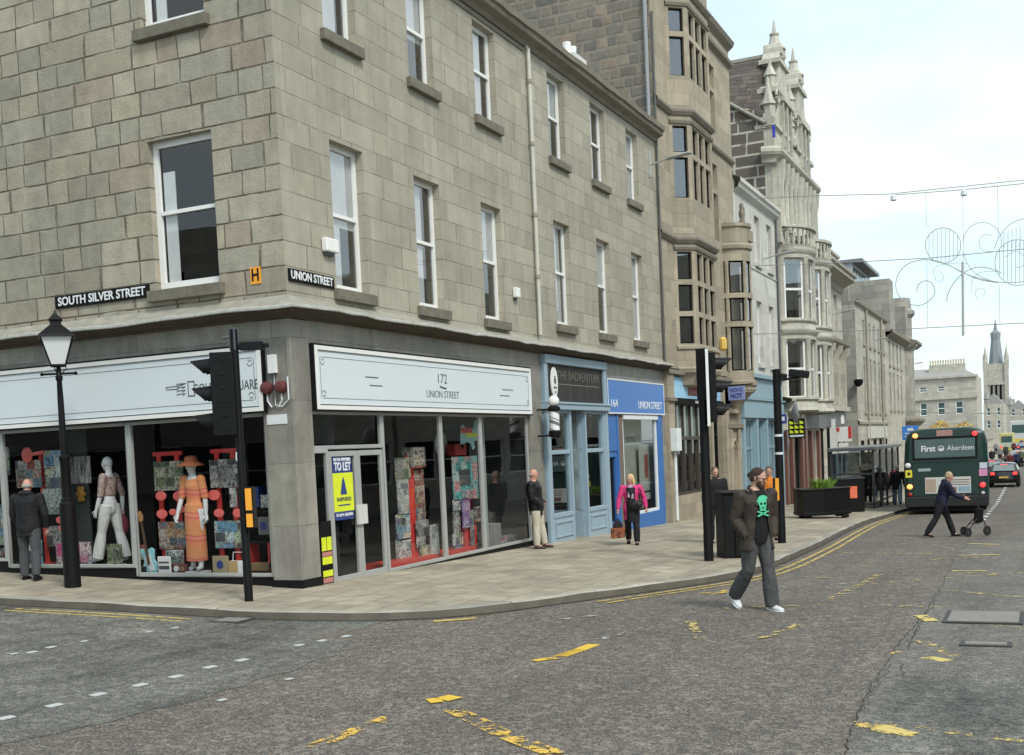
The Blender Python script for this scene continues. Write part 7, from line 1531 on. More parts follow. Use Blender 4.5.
st = n_.ramp(n_.m('FRACT', n_.m('MULTIPLY', zz_, 2.6)), [(0, (.70, .26, .11)), (.3, (.74, .20, .13)), (.36, (.55, .11, .07)), (.40, (.74, .24, .16)), (.56, (.55, .11, .07)), (.60, (.68, .28, .12))], 'CONSTANT'); bsdf(n_, ou_, st, .8)
mb = MB(); F.torso(mb, .018, -.06, .30); mb.tube([F.T(.06), F.T(-.03), F.T(-.25), F.T(-.44)], [(.085*H), (.094*H), (.095*H), (.10*H)], 16); F.arms(mb, .022, .02); mb.v = [Vector((v.x*.85, v.y, v.z)) for v in mb.v]; finish(mb, 'dress', md, r, .010, 3, cut=lambda v: (v-F.P).dot(F.up) > .275*H and abs(v.y) < .03)
mb = MB(); Q = F.hc+Vector((0, 0, .035*H)); mb.lathe([(.12*H, -.035*H), (.115*H, -.025*H), (.06*H, .008*H), (.058*H, .03*H), (.045*H, .05*H), (.0, .058*H)], Q, 20); mb.build('hat', plain('hat_brown', (.30, .09, .035), .8), r, True, smooth=50)
MB().box(-.12, .12, -.18, .18, -.05, .0).build('base_plate', M['curtain'], r, True)
F = Fig(1.90, lean=-2, sh=((6, 9), (-14, 12)), el=(14, 20), head=(0, 0), fem=True, hip=((14, 3), (-8, 3)), knee=(0, 6), build=.88, footpitch=(20, 20))
r = mann('bald white mannequin in profile with a floral blouse and white flared trousers', 113.5, -.42, 1.72, F, .33); r.rotation_euler = (0, 0, R(95)); F.body(r, mw, .009)
mb = MB(); F.torso(mb, .012, .06, .30); F.arms(mb, .014, .15); finish(mb, 'blouse', collage('blouse_floral', [(.32,.24,.2),(.5,.42,.36),(.2,.12,.12),(.42,.3,.28)], 26, 2.0), r, .010, 2)
mb = MB(); F.legmesh(mb, .016, .0, .022); F.torso(mb, .008, -.06, .08); finish(mb, 'trousers', fabric('trousers_white', (.60, .62, .6), 8), r, .010, 2)
q = world_of(r, F.wr[1]); t = thing('hand_bag', 'burgundy cloth bag hanging from the arm of the white trousered mannequin', 'bag', (q.x, q.y, q.z-.42)); a = MB(); a.ell((-.04, 0, .14), (.09, .13, .2)); a.build('body', fabric('bag_burgundy', (.16, .02, .045), 9), t, True, smooth=60); MB().tube([(-.03, -.04, .3), (-.02, 0, .46), (-.03, .04, .3)], .008, 6).build('handle', M['red'], t, True)
MB().box(-.15, .25, -.15, .15, -.03, .0).build('base_plate', M['curtain'], r, True)
# ================================================================== STREET FURNITURE
p = gp(73, 587, pave); LP = thing('street_lamp', 'black Victorian style lamp post with a tapered glass lantern on the side street pavement', 'street lamp', (p.x, p.y, p.z))
dep = (Vector((p.x, p.y, p.z))-CAM).dot(_F); ppm = FOC/dep; hh = (587-320)/ppm; k = hh/4.3
a = MB(); a.lathe([(.13*k, -.1), (.13*k, 1.35*k), (.10*k, 1.38*k), (.10*k, 1.42*k), (.075*k, 1.44*k), (.072*k, 2.02*k), (.09*k, 2.05*k), (.09*k, 2.1*k), (.055*k, 2.13*k), (.048*k, 3.0*k), (.04*k, 3.3*k), (.055*k, 3.33*k), (.055*k, 3.38*k), (.04*k, 3.4*k), (.036*k, 3.55*k)], n=16); a.build('post', M['black'], LP, True, smooth=35)
a = MB(); al = math.atan2(RT.y, RT.x); ca, sa = math.cos(al), math.sin(al); a.tube([(-.27*ca*k, -.27*sa*k, 3.42*k), (.27*ca*k, .27*sa*k, 3.42*k)], .018); [a.ell((s*.27*ca*k, s*.27*sa*k, 3.42*k), (.03, .03, .03), 8, 6) for s in (1, -1)]; a.build('ladder_bar', M['black'], LP, True)
LN = Matrix.Rotation(al+PI/4*0+R(20), 4, 'Z')
a = MB(); zb, zt_ = 3.55*k, 4.0*k; rb, rt = .15*k, .34*k
for i in range(4):
    th = PI/4+i*PI/2; th2 = th+PI/2
    a.tube([(rb*math.cos(th), rb*math.sin(th), zb), (rt*math.cos(th), rt*math.sin(th), zt_)], .012, 6); a.tube([(rt*math.cos(th), rt*math.sin(th), zt_), (rt*math.cos(th2), rt*math.sin(th2), zt_)], .014, 6); a.tube([(rb*math.cos(th), rb*math.sin(th), zb), (rb*math.cos(th2), rb*math.sin(th2), zb)], .02, 6)
a.tube([(0, 0, 3.5*k), (0, 0, 3.62*k)], .03, 6)
for i in range(3): th = i*2.1; a.tube([(.04*math.cos(th), .04*math.sin(th), 3.42*k), (.12*math.cos(th), .12*math.sin(th), 3.5*k), (.1*math.cos(th), .1*math.sin(th), 3.56*k)], .008, 5)
a.v = [LN @ v for v in a.v]; lf = a.build('lantern_frame', M['black'], LP, True)
a = MB(); [a.add([LN @ Vector(q) for q in ((rb*math.cos(t_), rb*math.sin(t_), zb), (rb*math.cos(t_+PI/2), rb*math.sin(t_+PI/2), zb), (rt*math.cos(t_+PI/2), rt*math.sin(t_+PI/2), zt_), (rt*math.cos(t_), rt*math.sin(t_), zt_))], [(0, 1, 2, 3)]) for t_ in [PI/4+i*PI/2 for i in range(4)]]
mm, ntt, oo = new_mat('opal_glass'); nq = N(ntt); tl_ = nq.n('ShaderNodeBsdfDiffuse'); tl_.inputs[0].default_value = (.82, .84, .84, 1); df = nq.n('ShaderNodeBsdfTransparent'); df.inputs[0].default_value = (.85, .85, .85, 1); mxx = nq.n('ShaderNodeMixShader'); mxx.inputs[0].default_value = .85; nq.l(df.outputs[0], mxx.inputs[1]); nq.l(tl_.outputs[0], mxx.inputs[2]); nq.l(mxx.outputs[0], oo.inputs[0])
a.build('pane', mm, lf, True)
a = MB(); a.lathe([(.40*k, 3.99*k), (.36*k, 4.03*k), (.14*k, 4.18*k), (.12*k, 4.20*k), (.12*k, 4.25*k), (.15*k, 4.27*k), (.05*k, 4.36*k), (.02*k, 4.42*k), (0, 4.43*k)], n=4, rot=PI/4); a.v = [LN @ v for v in a.v]; a.build('lamp_roof', M['black'], LP, True)
# signals
def signal(px, label, topy, yaw, hoods_yaw, px_head, r_=.06, lens=True, mirror=1, white=False):
    p = gp(*px, pave); dep = (p-CAM).dot(_F); ppm = FOC/dep; h = (px[1]-topy)/ppm
    t = thing('traffic_signal', label, 'traffic light', (p.x, p.y, p.z)); a = MB(); a.lathe([(r_*1.05, -.1), (r_*1.05, .5), (r_, .52), (r_, h), (0, h+.01)], n=14); a.build('pole', M['black'], t, True, smooth=40)
    return t, p, h, ppm
t, p, h, ppm = signal((249, 601), 'black traffic signal post in front of the corner pier, its hooded lights facing left', 331, 0, 0, 0)
def head_unit(t, off, zb, hgt, ang, depth=.22, w=.30, lenses=('lamp_off_red', 'lamp_off_amber', 'lamp_off_green')):
    m = Matrix.Translation(off) @ Matrix.Rotation(ang, 4, 'Z'); hd = MB(lambda x, y, z: m @ Vector((x, y, z))); hd.box(-depth, 0, -w/2, w/2, zb, zb+hgt)
    for i in range(6): hd.box(-depth*.7, -depth*.4, w/2, w/2+.008, zb+.06+i*hgt/6, zb+.1+i*hgt/6); hd.box(-depth*.7, -depth*.4, -w/2-.008, -w/2, zb+.06+i*hgt/6, zb+.1+i*hgt/6)
    hh_ = hd.build('signal_head', M['black'], t, True, bevel=.015)
    for i in range(3):
        zc_ = zb+hgt*(.83-.333*i); v = MB(); n = 14; A = []; B_ = []; C2 = []
        for j in range(n+1):
            th = R(-35)+R(250)*j/n; r0 = .135; A.append(m @ Vector((0, r0*math.cos(th), zc_+r0*math.sin(th)))); ln_ = .32*(.35+.65*max(0, (math.sin(th)+.5)/1.5)); B_.append(m @ Vector((ln_, r0*.93*math.cos(th), zc_-.02+r0*.93*math.sin(th)))); 
        v.add(A+B_, [(j, j+1, n+2+j, n+1+j) for j in range(n)]); o = v.build('visor', M['black'], hh_, True, weld=False); sm = o.modifiers.new('t', 'SOLIDIFY'); sm.thickness = .008
        l = MB(); l.lathe([(.11, 0), (.10, .02), (.0, .035)], n=16, T=m @ Matrix.Translation((0, 0, zc_)) @ Matrix.Rotation(PI/2, 4, 'Y')); l.build('lens', plain(lenses[i], [(.06, .01, .01), (.07, .035, .01), (.01, .05, .03)][i], .25), hh_, True, smooth=60)
    return hh_
camr = Vector((RT.x, RT.y, 0)).normalized()
ang = math.atan2(-camr.y, -camr.x)
hz0 = (601-431)/ppm; head_unit(t, -camr*.33, hz0-.05, 1.18, ang, .32, .34)
a = MB(); a.box(-.05, .05, -.05, .05, h-.3, h+.02); a.tube([(0, 0, h-.1), tuple(-camr*.16+Vector((0, 0, h-.12)))], .02); a.build('bracket', M['text'], t, True)
q = camr*.30; a = MB(); m_c = Matrix.Translation(Vector((q.x, q.y, h-.25))) @ Matrix.Rotation(math.atan2(camr.y, camr.x), 4, 'Z'); b_ = MB(lambda x, y, z: m_c @ Vector((x, y, z))); b_.box(-.22, .12, -.05, .05, -.06, .06).box(.12, .2, -.03, .03, -.03, .03); b_.build('detector', M['black'], t, True, bevel=.01)
z1_ = (601-487)/ppm; z0_ = (601-528)/ppm; mq = Matrix.Rotation(math.atan2(camr.y, camr.x), 4, 'Z'); b_ = MB(lambda x, y, z: mq @ Vector((x, y, z))); b_.box(.05, .17, -.12, .10, z0_+.0, z1_); b_.build('push_button_box', M['black'], t, True, bevel=.01)
b_ = MB(lambda x, y, z: mq @ Vector((x, y, z))); zm_ = (601-512)/ppm; b_.box(.06, .15, -.135, -.12, zm_+.03, z1_-.02).box(.06, .15, -.135, -.12, z0_+.02, zm_-.02); b_.build('amber_panel', M['orange'], t, True)
a = MB(); a.tube([(.0, 0, (601-447)/ppm)]+[tuple(-camr*(.11*math.sin(x_))+Vector((0, -.06, (601-447)/ppm-.14+.14*math.cos(x_)))) for x_ in (.6, 1.2, 1.8, 2.4)]+[(0, 0, (601-447)/ppm-.28)], .016, 6); a.build('guard_loop', M['curtain'], t, True)
# right hand signal with white edged backing
t, p, h, ppm = signal((709, 561), 'tall black traffic signal with three hooded lights facing right and a white edged backboard', 353, 0, 0, 0, .085)
za = (561-424)/ppm; ang = math.atan2(camr.y, camr.x)+R(-8)
m_ = Matrix.Rotation(ang, 4, 'Z'); hd = MB(lambda x, y, z: m_ @ Vector((x, y, z))); hd.box(.06, .10, -.24, .24, za-.02, h+.0); hd.build('backboard', M['black'], t, True, bevel=.01)
hd = MB(lambda x, y, z: m_ @ Vector((x, y, z))); hd.box(.055, .105, -.265, -.24, za-.05, h+.03).box(.055, .105, .24, .265, za-.05, h+.03).box(.055, .105, -.24, .24, za-.05, za-.02).box(.055, .105, -.24, .24, h, h+.03); hd.build('white_edge', M['white'], t, True)
head_unit(t, Vector((math.cos(ang), math.sin(ang), 0))*.24, za+.02, h-za-.05, ang, .14, .32)
a = MB(); a.box(-.09, .09, -.09, .09, h-.9, h+.06); a.build('top_box', M['black'], t, True, bevel=.01)
MB().lathe([(.088, 0), (.088, .07)], (0, 0, (561-478)/ppm), 12).build('sticker', M['curtain'], t, True) if False else None
# pole with cameras
t, p, h, ppm = signal((782, 543), 'tall black post carrying small cameras beside the bearded man', 370, 0, 0, 0, .085)
q = camr*.5; a = MB(); a.tube([(0, 0, h-.25), tuple(q+Vector((0, 0, h-.2)))], .03); m_c = Matrix.Translation(Vector((q.x, q.y, h-.12))) @ Matrix.Rotation(ang, 4, 'Z') @ Matrix.Rotation(R(10), 4, 'Y'); b_ = MB(lambda x, y, z: m_c @ Vector((x, y, z))); b_.box(-.22, .22, -.09, .09, -.08, .08).box(-.55, -.25, -.08, .08, -.18, -.04); a.build('bracket', M['black'], t, True); b_.build('camera_housing', M['black'], t, True, bevel=.02)
m_d = Matrix.Translation(camr*.36+Vector((0, 0, h-1.0))) @ Matrix.Rotation(ang, 4, 'Z') @ Matrix.Rotation(PI/2, 4, 'Y'); MB().lathe([(.05, -.05), (.2, 0), (.24, .05), (.24, .07), (.05, .02)], n=18, T=m_d).build('dish', plain('dish_grey', (.22, .23, .23), .6), t, True, smooth=40)
a = MB(); [a.lathe([(.095, 0), (.095, .05)], (0, 0, z_), 12) for z_ in (h-1.5, h-1.9)]; a.build('band', M['curtain'], t, True)
zp = (543-500)/ppm; b_ = MB(lambda x, y, z: mq @ Vector((x, y, z))); b_.box(-.14, -.07, -.12, .1, zp-.3, zp+.5); b_.build('push_button_box', M['black'], t, True); b_ = MB(lambda x, y, z: mq @ Vector((x, y, z))); b_.box(-.14, -.06, -.135, -.12, zp, zp+.5); b_.build('amber_panel', M['orange'], t, True)
# black utility bin behind the right hand signal
p = gp(737, 557, pave); dep = (p-CAM).dot(_F); ppm = FOC/dep; hB = (557-493)/ppm
t = thing('litter_bin', 'square black litter bin behind the right hand signal, wider panel on its near side', 'bin', (p.x, p.y, p.z), YAW+R(4)); w_ = 33/ppm/2
a = MB(); a.box(-.3, .3, -w_, w_, 0, hB); a.build('body', M['black'], t, True, bevel=.02); a = MB(); a.box(-.33, -.3, -w_+.02, w_*.35, .05, hB*.62); a.build('door', M['black'], t, True, bevel=.01); a = MB(); a.box(-.34, .34, -w_-.03, w_+.03, hB, hB+.05); a.build('lid', M['black'], t, True, bevel=.015)
# planter
p = gp(821, 518.5, pave); dep = (p-CAM).dot(_F); ppm = FOC/dep; t = thing('planter', 'large black octagonal street planter on small feet with a green leafy plant', 'planter', (p.x+.5, p.y, p.z), YAW); w_ = 53/ppm/2; hP = (519-491)/ppm
oct_ = [(-.45, -w_*.62), (.45, -w_*.62), (.75, -w_*.2), (.75, w_*.3), (.45, w_), (-.45, w_), (-.75, w_*.6), (-.75, -w_*.25)]
oct_ = [(-.55, w_*.15), (-.55, w_*.95), (.0, w_), (.6, w_*.95), (.6, -w_*.5), (.1, -w_), (-.25, -w_*.95)]
a = MB(); a.prism(oct_, .1, hP); a.build('trough', M['black'], t, True, bevel=.02); a = MB(); a.prism([(x*1.04, y*1.03) for x, y in oct_], hP, hP+.06).prism([(x*1.03, y*1.02) for x, y in oct_], .1, .2); a.build('rim', M['black'], t, True, bevel=.01)
a = MB(); [a.box(x-.08, x+.08, y-.1, y+.1, 0, .1) for x, y in ((-.35, -w_*.7), (-.35, w_*.7), (.35, -w_*.7), (.35, w_*.7))]; a.build('foot', M['black'], t, True); MB().prism([(x*.92, y*.95) for x, y in oct_], hP+.0, hP+.063).build('soil', plain('soil', (.05, .035, .025), .95), t, True)
tp = thing('planter_plant', 'spiky bright green plant growing in the black planter', 'plant', (p.x+.4, p.y, p.z+hP)); a = MB()
for i in range(90):
    th = random.uniform(0, 2*PI); L = random.uniform(.2, .55); b0 = Vector((random.uniform(-.25, .25), random.uniform(-.3, .3), 0)); d_ = Vector((math.cos(th)*random.uniform(.1, .8), math.sin(th)*random.uniform(.1, .8), 1)).normalized(); s_ = d_.cross(Vector((0, 0, 1))).normalized()*.03; mdp = b0+d_*L*.6; tip = b0+d_*L+Vector((d_.x*.1, d_.y*.1, -.04)); a.add([b0-s_*.5, b0+s_*.5, mdp+s_, tip, mdp-s_], [(0, 1, 2, 3, 4)])
a.build('leaves', plain('leaf_green', (.16, .28, .035), .6, 0, .4, 8), tp, True)
# cabinet with orange poster
p = gp(849, 512, pave); dep = (p-CAM).dot(_F); ppm = FOC/dep; w_ = 23/ppm/2; hP = (512-479)/ppm; t = thing('street_cabinet', 'black street cabinet with a square orange notice beside the bus shelter', 'cabinet', (p.x+.3, p.y, p.z), YAW)
a = MB(); a.box(-.4, .4, -w_, w_, 0, hP); a.build('body', M['black'], t, True, bevel=.02); a = MB(); a.prof([(-w_-.03, hP), (w_+.03, hP), (w_, hP+.06), (0, hP+.12), (-w_, hP+.06)], -.42, .42); a.build('lid', plain('cabinet_lid', (.05, .055, .06), .5), t, True); MB().box(-.41, -.4, -w_*.35, w_*.55, hP*.42, hP*.78).build('notice', plain('orange_notice', (.75, .16, .08), .6), t, True)
# bus shelter
pA = gp(868, 511, pave); pA = Vector((33.0, -4.5, 0)); 
def xat(px, y): r_ = ray(px, 500); k = (y-CAM.y)/r_.y; return CAM.x+r_.x*k
yf, yb_ = -4.35, -2.75
x0, x1 = xat(874, yf), xat(899, yf)
zg = pave(x0, yf); t = thing('bus_shelter', 'dark framed glass bus shelter with a flat roof and advertising end panel', 'bus shelter', (x0, yf, zg))
ztp = at_axis(874, 450, 1, yf).z
zg2 = pave(x1, yf); a = MB()
xs_ = [x0+(x1-x0)*k/4 for k in range(5)]
for x in xs_: a.box(x-.04, x+.04, yf-.04, yf+.04, pave(x, yf)-.05, ztp)
for x in (x0, x1): a.box(x-.04, x+.04, yb_-.04, yb_+.04, pave(x, yb_)-.05, ztp)
a.box(x0-.03, x0+.03, yf, yb_, zg+.15, zg+.22).box(x0-.03, x0+.03, yf, yb_, zg+1.35, zg+1.42).box(x0, x1, yb_-.03, yb_+.03, zg2+.2, zg2+.3).box(x0, x1, yf-.03, yf+.03, zg+.15, zg+.22); fr = a.build('frame', plain('shelter_frame', (.05, .052, .05), .5, .3), t)
a = MB(); a.box(x0-.15, x1+.2, yf-.15, yb_+.1, ztp, ztp+.14); a.build('roof', plain('shelter_roof', (.16, .17, .16), .5), t, bevel=.02); a = MB(); a.box(x0-.17, x0-.15, yf-.1, yb_+.05, ztp+.02, ztp+.12); a.build('name_strip', M['text'], t)
sg = glass('shelter_glass', .72, .16, .02, (.8, .9, .88))
for i in range(4):
    a = MB(); a.quad((xs_[i]+.04, yf, pave(xs_[i], yf)+.2), (xs_[i+1]-.04, yf, pave(xs_[i], yf)+.2), (xs_[i+1]-.04, yf, ztp-.05), (xs_[i]+.04, yf, ztp-.05)); a.build('glass_panel', sg, t)
a = MB(); a.quad((x0, yf, zg+.2), (x0, yb_, zg+.2), (x0, yb_, ztp-.05), (x0, yf, ztp-.05)); a.build('glass_panel', sg, t); a = MB(); a.quad((x0, yb_, zg2+.25), (x1, yb_, zg2+.25), (x1, yb_, ztp-.1), (x0, yb_, ztp-.1)); a.build('glass_panel', sg, t)
MB().box(x1-.08, x1+.08, yf+.1, yb_-.1, zg2+.3, ztp-.2).build('advert_panel', plain('advert_dark', (.04, .045, .05), .3), t); MB().box(x0+.8, x1-.5, yb_-.35, yb_-.1, zg2+.75, zg2+.8).build('bench', M['alu'], t)
# blue direction sign
q = at_axis(911, 434, 0, 60); t = thing('blue_sign', 'square blue information sign high on a post before the bus', 'sign', (60, q.y, road(60, q.y))); MB().box(59.9, 60, q.y-.45, q.y+.5, q.z-.35, q.z+.5).build('panel', plain('sign_bright_blue', (.05, .22, .62), .4), t, bevel=.03); MB().tube([(60.1, q.y+.2, road(60, q.y)), (60.1, q.y+.2, q.z+.6)], .07).build('post', M['text'], t); FE = lambda u, d, z: Vector((59.9-d, -u, z)); MB(FE).box(-q.y-.2, -q.y+.15, .0, .01, q.z+.2, q.z+.36).box(-q.y-.35, -q.y+.3, 0, .01, q.z+.02, q.z+.07).box(-q.y-.35, -q.y+.3, 0, .01, q.z-.15, q.z-.1).build('marking', M['textwhite'], t)
# wall mounted street lights
for (ax, ay, bx_, by), lab in zip([(649, 162, 681, 156), (762, 257, 787, 254), (832, 313, 850, 310), (873, 340, 884, 340), (911.5, 364, 919, 363)], ['on the corner building end, largest and nearest', 'on the rendered building above the pale blue shop', 'on the classical building', 'on the granite block', 'on the turreted building, farthest of all']):
    x, z = U(ax, ay); q = at_axis(bx_, by, 0, x); L = max(.7, -q.y); t = thing('wall_street_light', 'grey street light on a wall bracket '+lab, 'street light', (x, 0, z))
    a = MB(); a.tube([(x, 0, z-.1), (x, -L*.5, z), (x, -L*.62, z+.01)], .03); a.box(x-.04, x+.04, -.04, .0, z-.45, z+.35); a.build('bracket', M['alu'], t)
    a = MB(); a.tube([(x, -L*.55, z+.0), (x, -L*.62, z+.02), (x, -L*1.25, z+.08), (x, -L*1.35, z+.06)], [(.05, .04), (.09, .05), (.11, .05), (.05, .02)], 10); a.build('lamp_head', plain('lamp_head_grey', (.34, .35, .33), .5), t, smooth=40)
# camera dome on wall
t = thing('dome_camera', 'dark dome camera on the side wall of the granite block', 'camera', (59.5, -.3, 5)); q = at_axis(858.5, 383, 0, 59.6); MB().lathe([(.1, .25), (.28, .2), (.28, .05), (.2, -.15), (0, -.25)], (59.6, q.y, q.z), 12).build('dome', M['black'], t, smooth=50); MB().tube([(59.6, q.y, q.z+.2), (60.1, q.y+.1, q.z+.3)], .05).build('bracket', M['white'], t)

# ================================================================== WIRES AND LIGHT MOTIF
XW = 30.5
def wire(label, pts, x=XW, r_=.018, name='overhead_cable', group=None):
    P_ = [at_axis(px, py, 0, x) for px, py in pts]; d_ = (P_[-1]-P_[0]).normalized(); e_ = P_[-1]+(P_[-1]-P_[-2])*((-22-P_[-1].y)/(P_[-1]-P_[-2]).y) if P_[-1].y > -22 else P_[-1]
    t = thing(name, label, 'cable', tuple(P_[0]), group=group); MB().tube(P_+[e_], r_*.8, 5).build('cable', plain('wire_grey', (.25, .25, .25), .6), t); return t
wire('upper catenary cable with small lamps crossing the street from the rendered building', [(737, 200), (808, 196), (890, 194), (1024, 180)])
wire('second strand just under the upper cable on its right half', [(893, 195), (960, 190), (1024, 183.5)])
wire('middle cable crossing behind the scroll decorations', [(749, 266), (837, 263), (930, 258), (1024, 249)])
wire('lowest cable crossing the street below the scroll decorations', [(749, 334), (777, 333.5), (905, 329), (1024, 323)])
wire('cable across the far end of the street above the car roofs', [(905, 412), (1024, 414)], 70, .03)
CW = plain('motif_metal', (.50, .50, .47), .6); Z7 = lambda x, y: (880+x/4.194, 170+y/4.194)
t = thing('festive_light_motif', 'unlit festive light motif of metal scrolls and discs hanging over the street', 'light decoration', tuple(at_axis(963, 290, 0, XW)))
def scroll(pts, r_=.028, name='scroll', sub=4):
    pts = [Vector((*p, 0)) for p in pts]; out_ = []
    for i in range(len(pts)-1):
        a0, a1, a2, a3 = pts[max(i-1, 0)], pts[i], pts[i+1], pts[min(i+2, len(pts)-1)]
        for k in range(sub):
            u = k/sub; out_.append(.5*((2*a1)+(a2-a0)*u+(2*a0-5*a1+4*a2-a3)*u*u+(3*a1-a0-3*a2+a3)*u**3))
    out_.append(pts[-1]); return MB().tube([at_axis(*Z7(p.x, p.y), 0, XW) for p in out_], r_*.55, 5).build(name, CW, t)
def spiral(cx_, cy_, r0, r1, a0, a1, r_=.024, name='spiral'): n = 26; scroll([(cx_+(r0+(r1-r0)*i/n)*math.cos(R(a0+(a1-a0)*i/n)), cy_+(r0+(r1-r0)*i/n)*math.sin(R(a0+(a1-a0)*i/n))) for i in range(n+1)], r_, name, 1)
def disc(cx_, cy_, r_, x0=-1, x1=1):
    spiral(cx_, cy_, r_, r_, 0, 360, .03, 'ring'); a = MB(); k = -r_*.8
    while k < r_*.85:
        hgt = math.sqrt(r_*r_-k*k)*.94; a.tube([at_axis(*Z7(cx_+k, cy_-hgt), 0, XW), at_axis(*Z7(cx_+k, cy_+hgt), 0, XW)], .010, 4); k += 17
    a.build('hanging_strands', CW, t)
disc(265, 316, 74); disc(578, 388, 96); 
spiral(430, 300, 80, 80, 175, 380); spiral(452, 302, 42, 30, 60, 300, .02); spiral(575, 385, 50, 20, 200, 480, .02)
scroll([(500, 470), (430, 458), (350, 432), (280, 395), (200, 375), (120, 392), (75, 440), (68, 500), (100, 550), (165, 568), (215, 540), (230, 505), (215, 472), (185, 465), (158, 485), (155, 510)], .032)
scroll([(200, 375), (290, 400), (390, 450), (460, 468), (530, 472), (620, 468)], .028)
scroll([(281, 550), (285, 520), (320, 460), (380, 415), (440, 408), (510, 430)], .034)
scroll([(350, 345), (370, 400), (410, 440), (460, 462), (500, 472)], .026)
spiral(245, 450, 25, 10, -90, 250, .018); scroll([(222, 450), (230, 410), (270, 395), (330, 390), (370, 395)], .018)
spiral(425, 515, 28, 12, 120, 420, .018); scroll([(383, 520), (385, 470), (420, 430), (500, 425)], .018)
scroll([(480, 330), (500, 280), (545, 228), (600, 205), (680, 200)], .026); a = MB()
for k in range(8): x_ = 520+k*17; a.tube([at_axis(*Z7(x_, 260-k*7), 0, XW), at_axis(*Z7(x_, 330), 0, XW)], .010, 4)
a.build('hanging_strands', CW, t)
MB().tube([at_axis(*Z7(347, 385), 0, XW), at_axis(*Z7(349, 695), 0, XW)], .045, 6).build('drop_bar', CW, t)
a = MB(); 
for x_, y0_, y1_ in ((192, 98, 240), (197, 375, 660), (347, 80, 385), (493, 65, 280), (500, 480, 650)): a.tube([at_axis(*Z7(x_, y0_), 0, XW), at_axis(*Z7(x_+3, y1_), 0, XW)], .008, 4)
a.build('suspension_wire', CW, t)
t = thing('cable_lamps', 'small pale lamps clipped to the upper catenary cable', 'lamp', tuple(at_axis(893, 197, 0, XW))); a = MB(); [a.lathe([(.04, .12), (.10, .05), (.12, -.1), (0, -.14)], at_axis(*q_, 0, XW), 8) for q_ in ((893.5, 197.5), (964, 192.5))]; a.build('lamp', M['curtain'], t)

# ================================================================== VEHICLES
bp = gp(955, 512); BX = 28.7; pL = gp(914, 514.5); 
yaw_b = 0; wB = 2.5
yc = -7.32; zg = road(BX, yc); BUS = thing('bus', 'dark green single-deck bus seen from behind with amber and red lights lit', 'bus', (BX, yc, zg), R(3.6)); BUS.scale = (1, 1.12, 1.025)
LB = 11.0; HB = 3.0
rows_ = [(.28, 1.235), (.5, 1.25), (1.6, 1.25), (2.5, 1.20), (2.75, 1.15), (2.9, 1.02), (2.98, .75), (3.0, .0)]
def busec(x, inset=0, top=1.0): 
    pts = [(x, y-(inset if y > 0 else 0), z*top) for z, y in rows_[:-1]]+[(x, -(y-(inset if y > 0 else 0)), z*top) for z, y in reversed(rows_[:-1])]; return pts
secs = [busec(.0, .14, .985), busec(.07, .04, .995), busec(.2), busec(LB-.3), busec(LB, .12, .98)]
n = len(secs[0]); a = MB(); a.add([p_ for s_ in secs for p_ in s_], [(i*n+j, i*n+(j+1) % n, (i+1)*n+(j+1) % n, (i+1)*n+j) for i in range(len(secs)-1) for j in range(n)]+[tuple(range(n)), tuple(range((len(secs)-1)*n, len(secs)*n))[::-1]]); a.build('body', M['green'], BUS, True, smooth=30, weld=False)
ZB = lambda y, z, x=0: Vector((x, y, z))
BT = lambda u, d, z: Vector((-d, -u, z))          # rear face, u to the right
a = MB(BT); a.box(-.92, .88, -.02, .012, 1.95, 2.62); rw = a.build('rear_window', plain('bus_contravision', (.085, .135, .13), .2), BUS, True, bevel=.03)
a = MB(BT); a.box(-.97, -.92, -.02, .03, 1.9, 2.67).box(.88, .93, -.02, .03, 1.9, 2.67).box(-.92, .88, -.02, .03, 1.9, 1.95).box(-.92, .88, -.02, .03, 2.62, 2.67); a.build('window_seal', M['black'], rw, True)
def btext(txt, size, u, z, mat, width, parent, d=.014, **k):
    me = lettering(txt, size, width, **k); me.materials.clear(); me.materials.append(mat)
    for v in me.vertices: x, y, zz_ = v.co; v.co = BT(u+x, d+zz_, z+y)
    o = D.objects.new('lettering', me); C.objects.link(o); o.parent = parent
btext('First', .28, -.50, 2.27, M['textwhite'], .42, rw, offs=.008); btext('Aberdeen', .24, .44, 2.27, M['textwhite'], .78, rw)
a = MB(); Tm = Matrix.Translation((-.02, .13, 2.27)) @ Matrix.Rotation(-PI/2, 4, 'Y'); a.lathe([(.095, 0), (.095, .006)], n=20, T=Tm); em = a.build('emblem', M['textwhite'], rw, True); a = MB(); a.tube([(-.03, .13+.055*math.cos(t_), 2.27+.055*math.sin(t_)) for t_ in [k*.35 for k in range(9)]], .018, 6); a.build('swirl', M['busglass'], em, True)
MB(BT).box(-.25, .22, -.02, .02, 2.70, 2.90).build('route_panel', plain('route_panel', (.42, .24, .21), .4), BUS, True)
btext('N25', .14, -.02, 2.80, M['text'], .36, BUS, .022) if False else None
E_am, E_rd = emis('lamp_amber_lit', (1.0, .34, .10), 1.1), emis('lamp_red_lit', (.9, .05, .05), .8); dimr = plain('lamp_red_dim', (.3, .02, .02), .3)
def blamp(u, z, r_, m__, nm): a = MB(); Tm = Matrix.Translation((-.01, -u, z)) @ Matrix.Rotation(-PI/2, 4, 'Y'); a.lathe([(r_*1.25, -.02), (r_*1.25, .02), (r_, .03)], n=16, T=Tm); o = a.build(nm, M['black'], BUS, True); a = MB(); a.lathe([(r_, .03), (r_*.8, .05), (0, .06)], n=16, T=Tm); a.build('lens', m__, o, True, smooth=50)
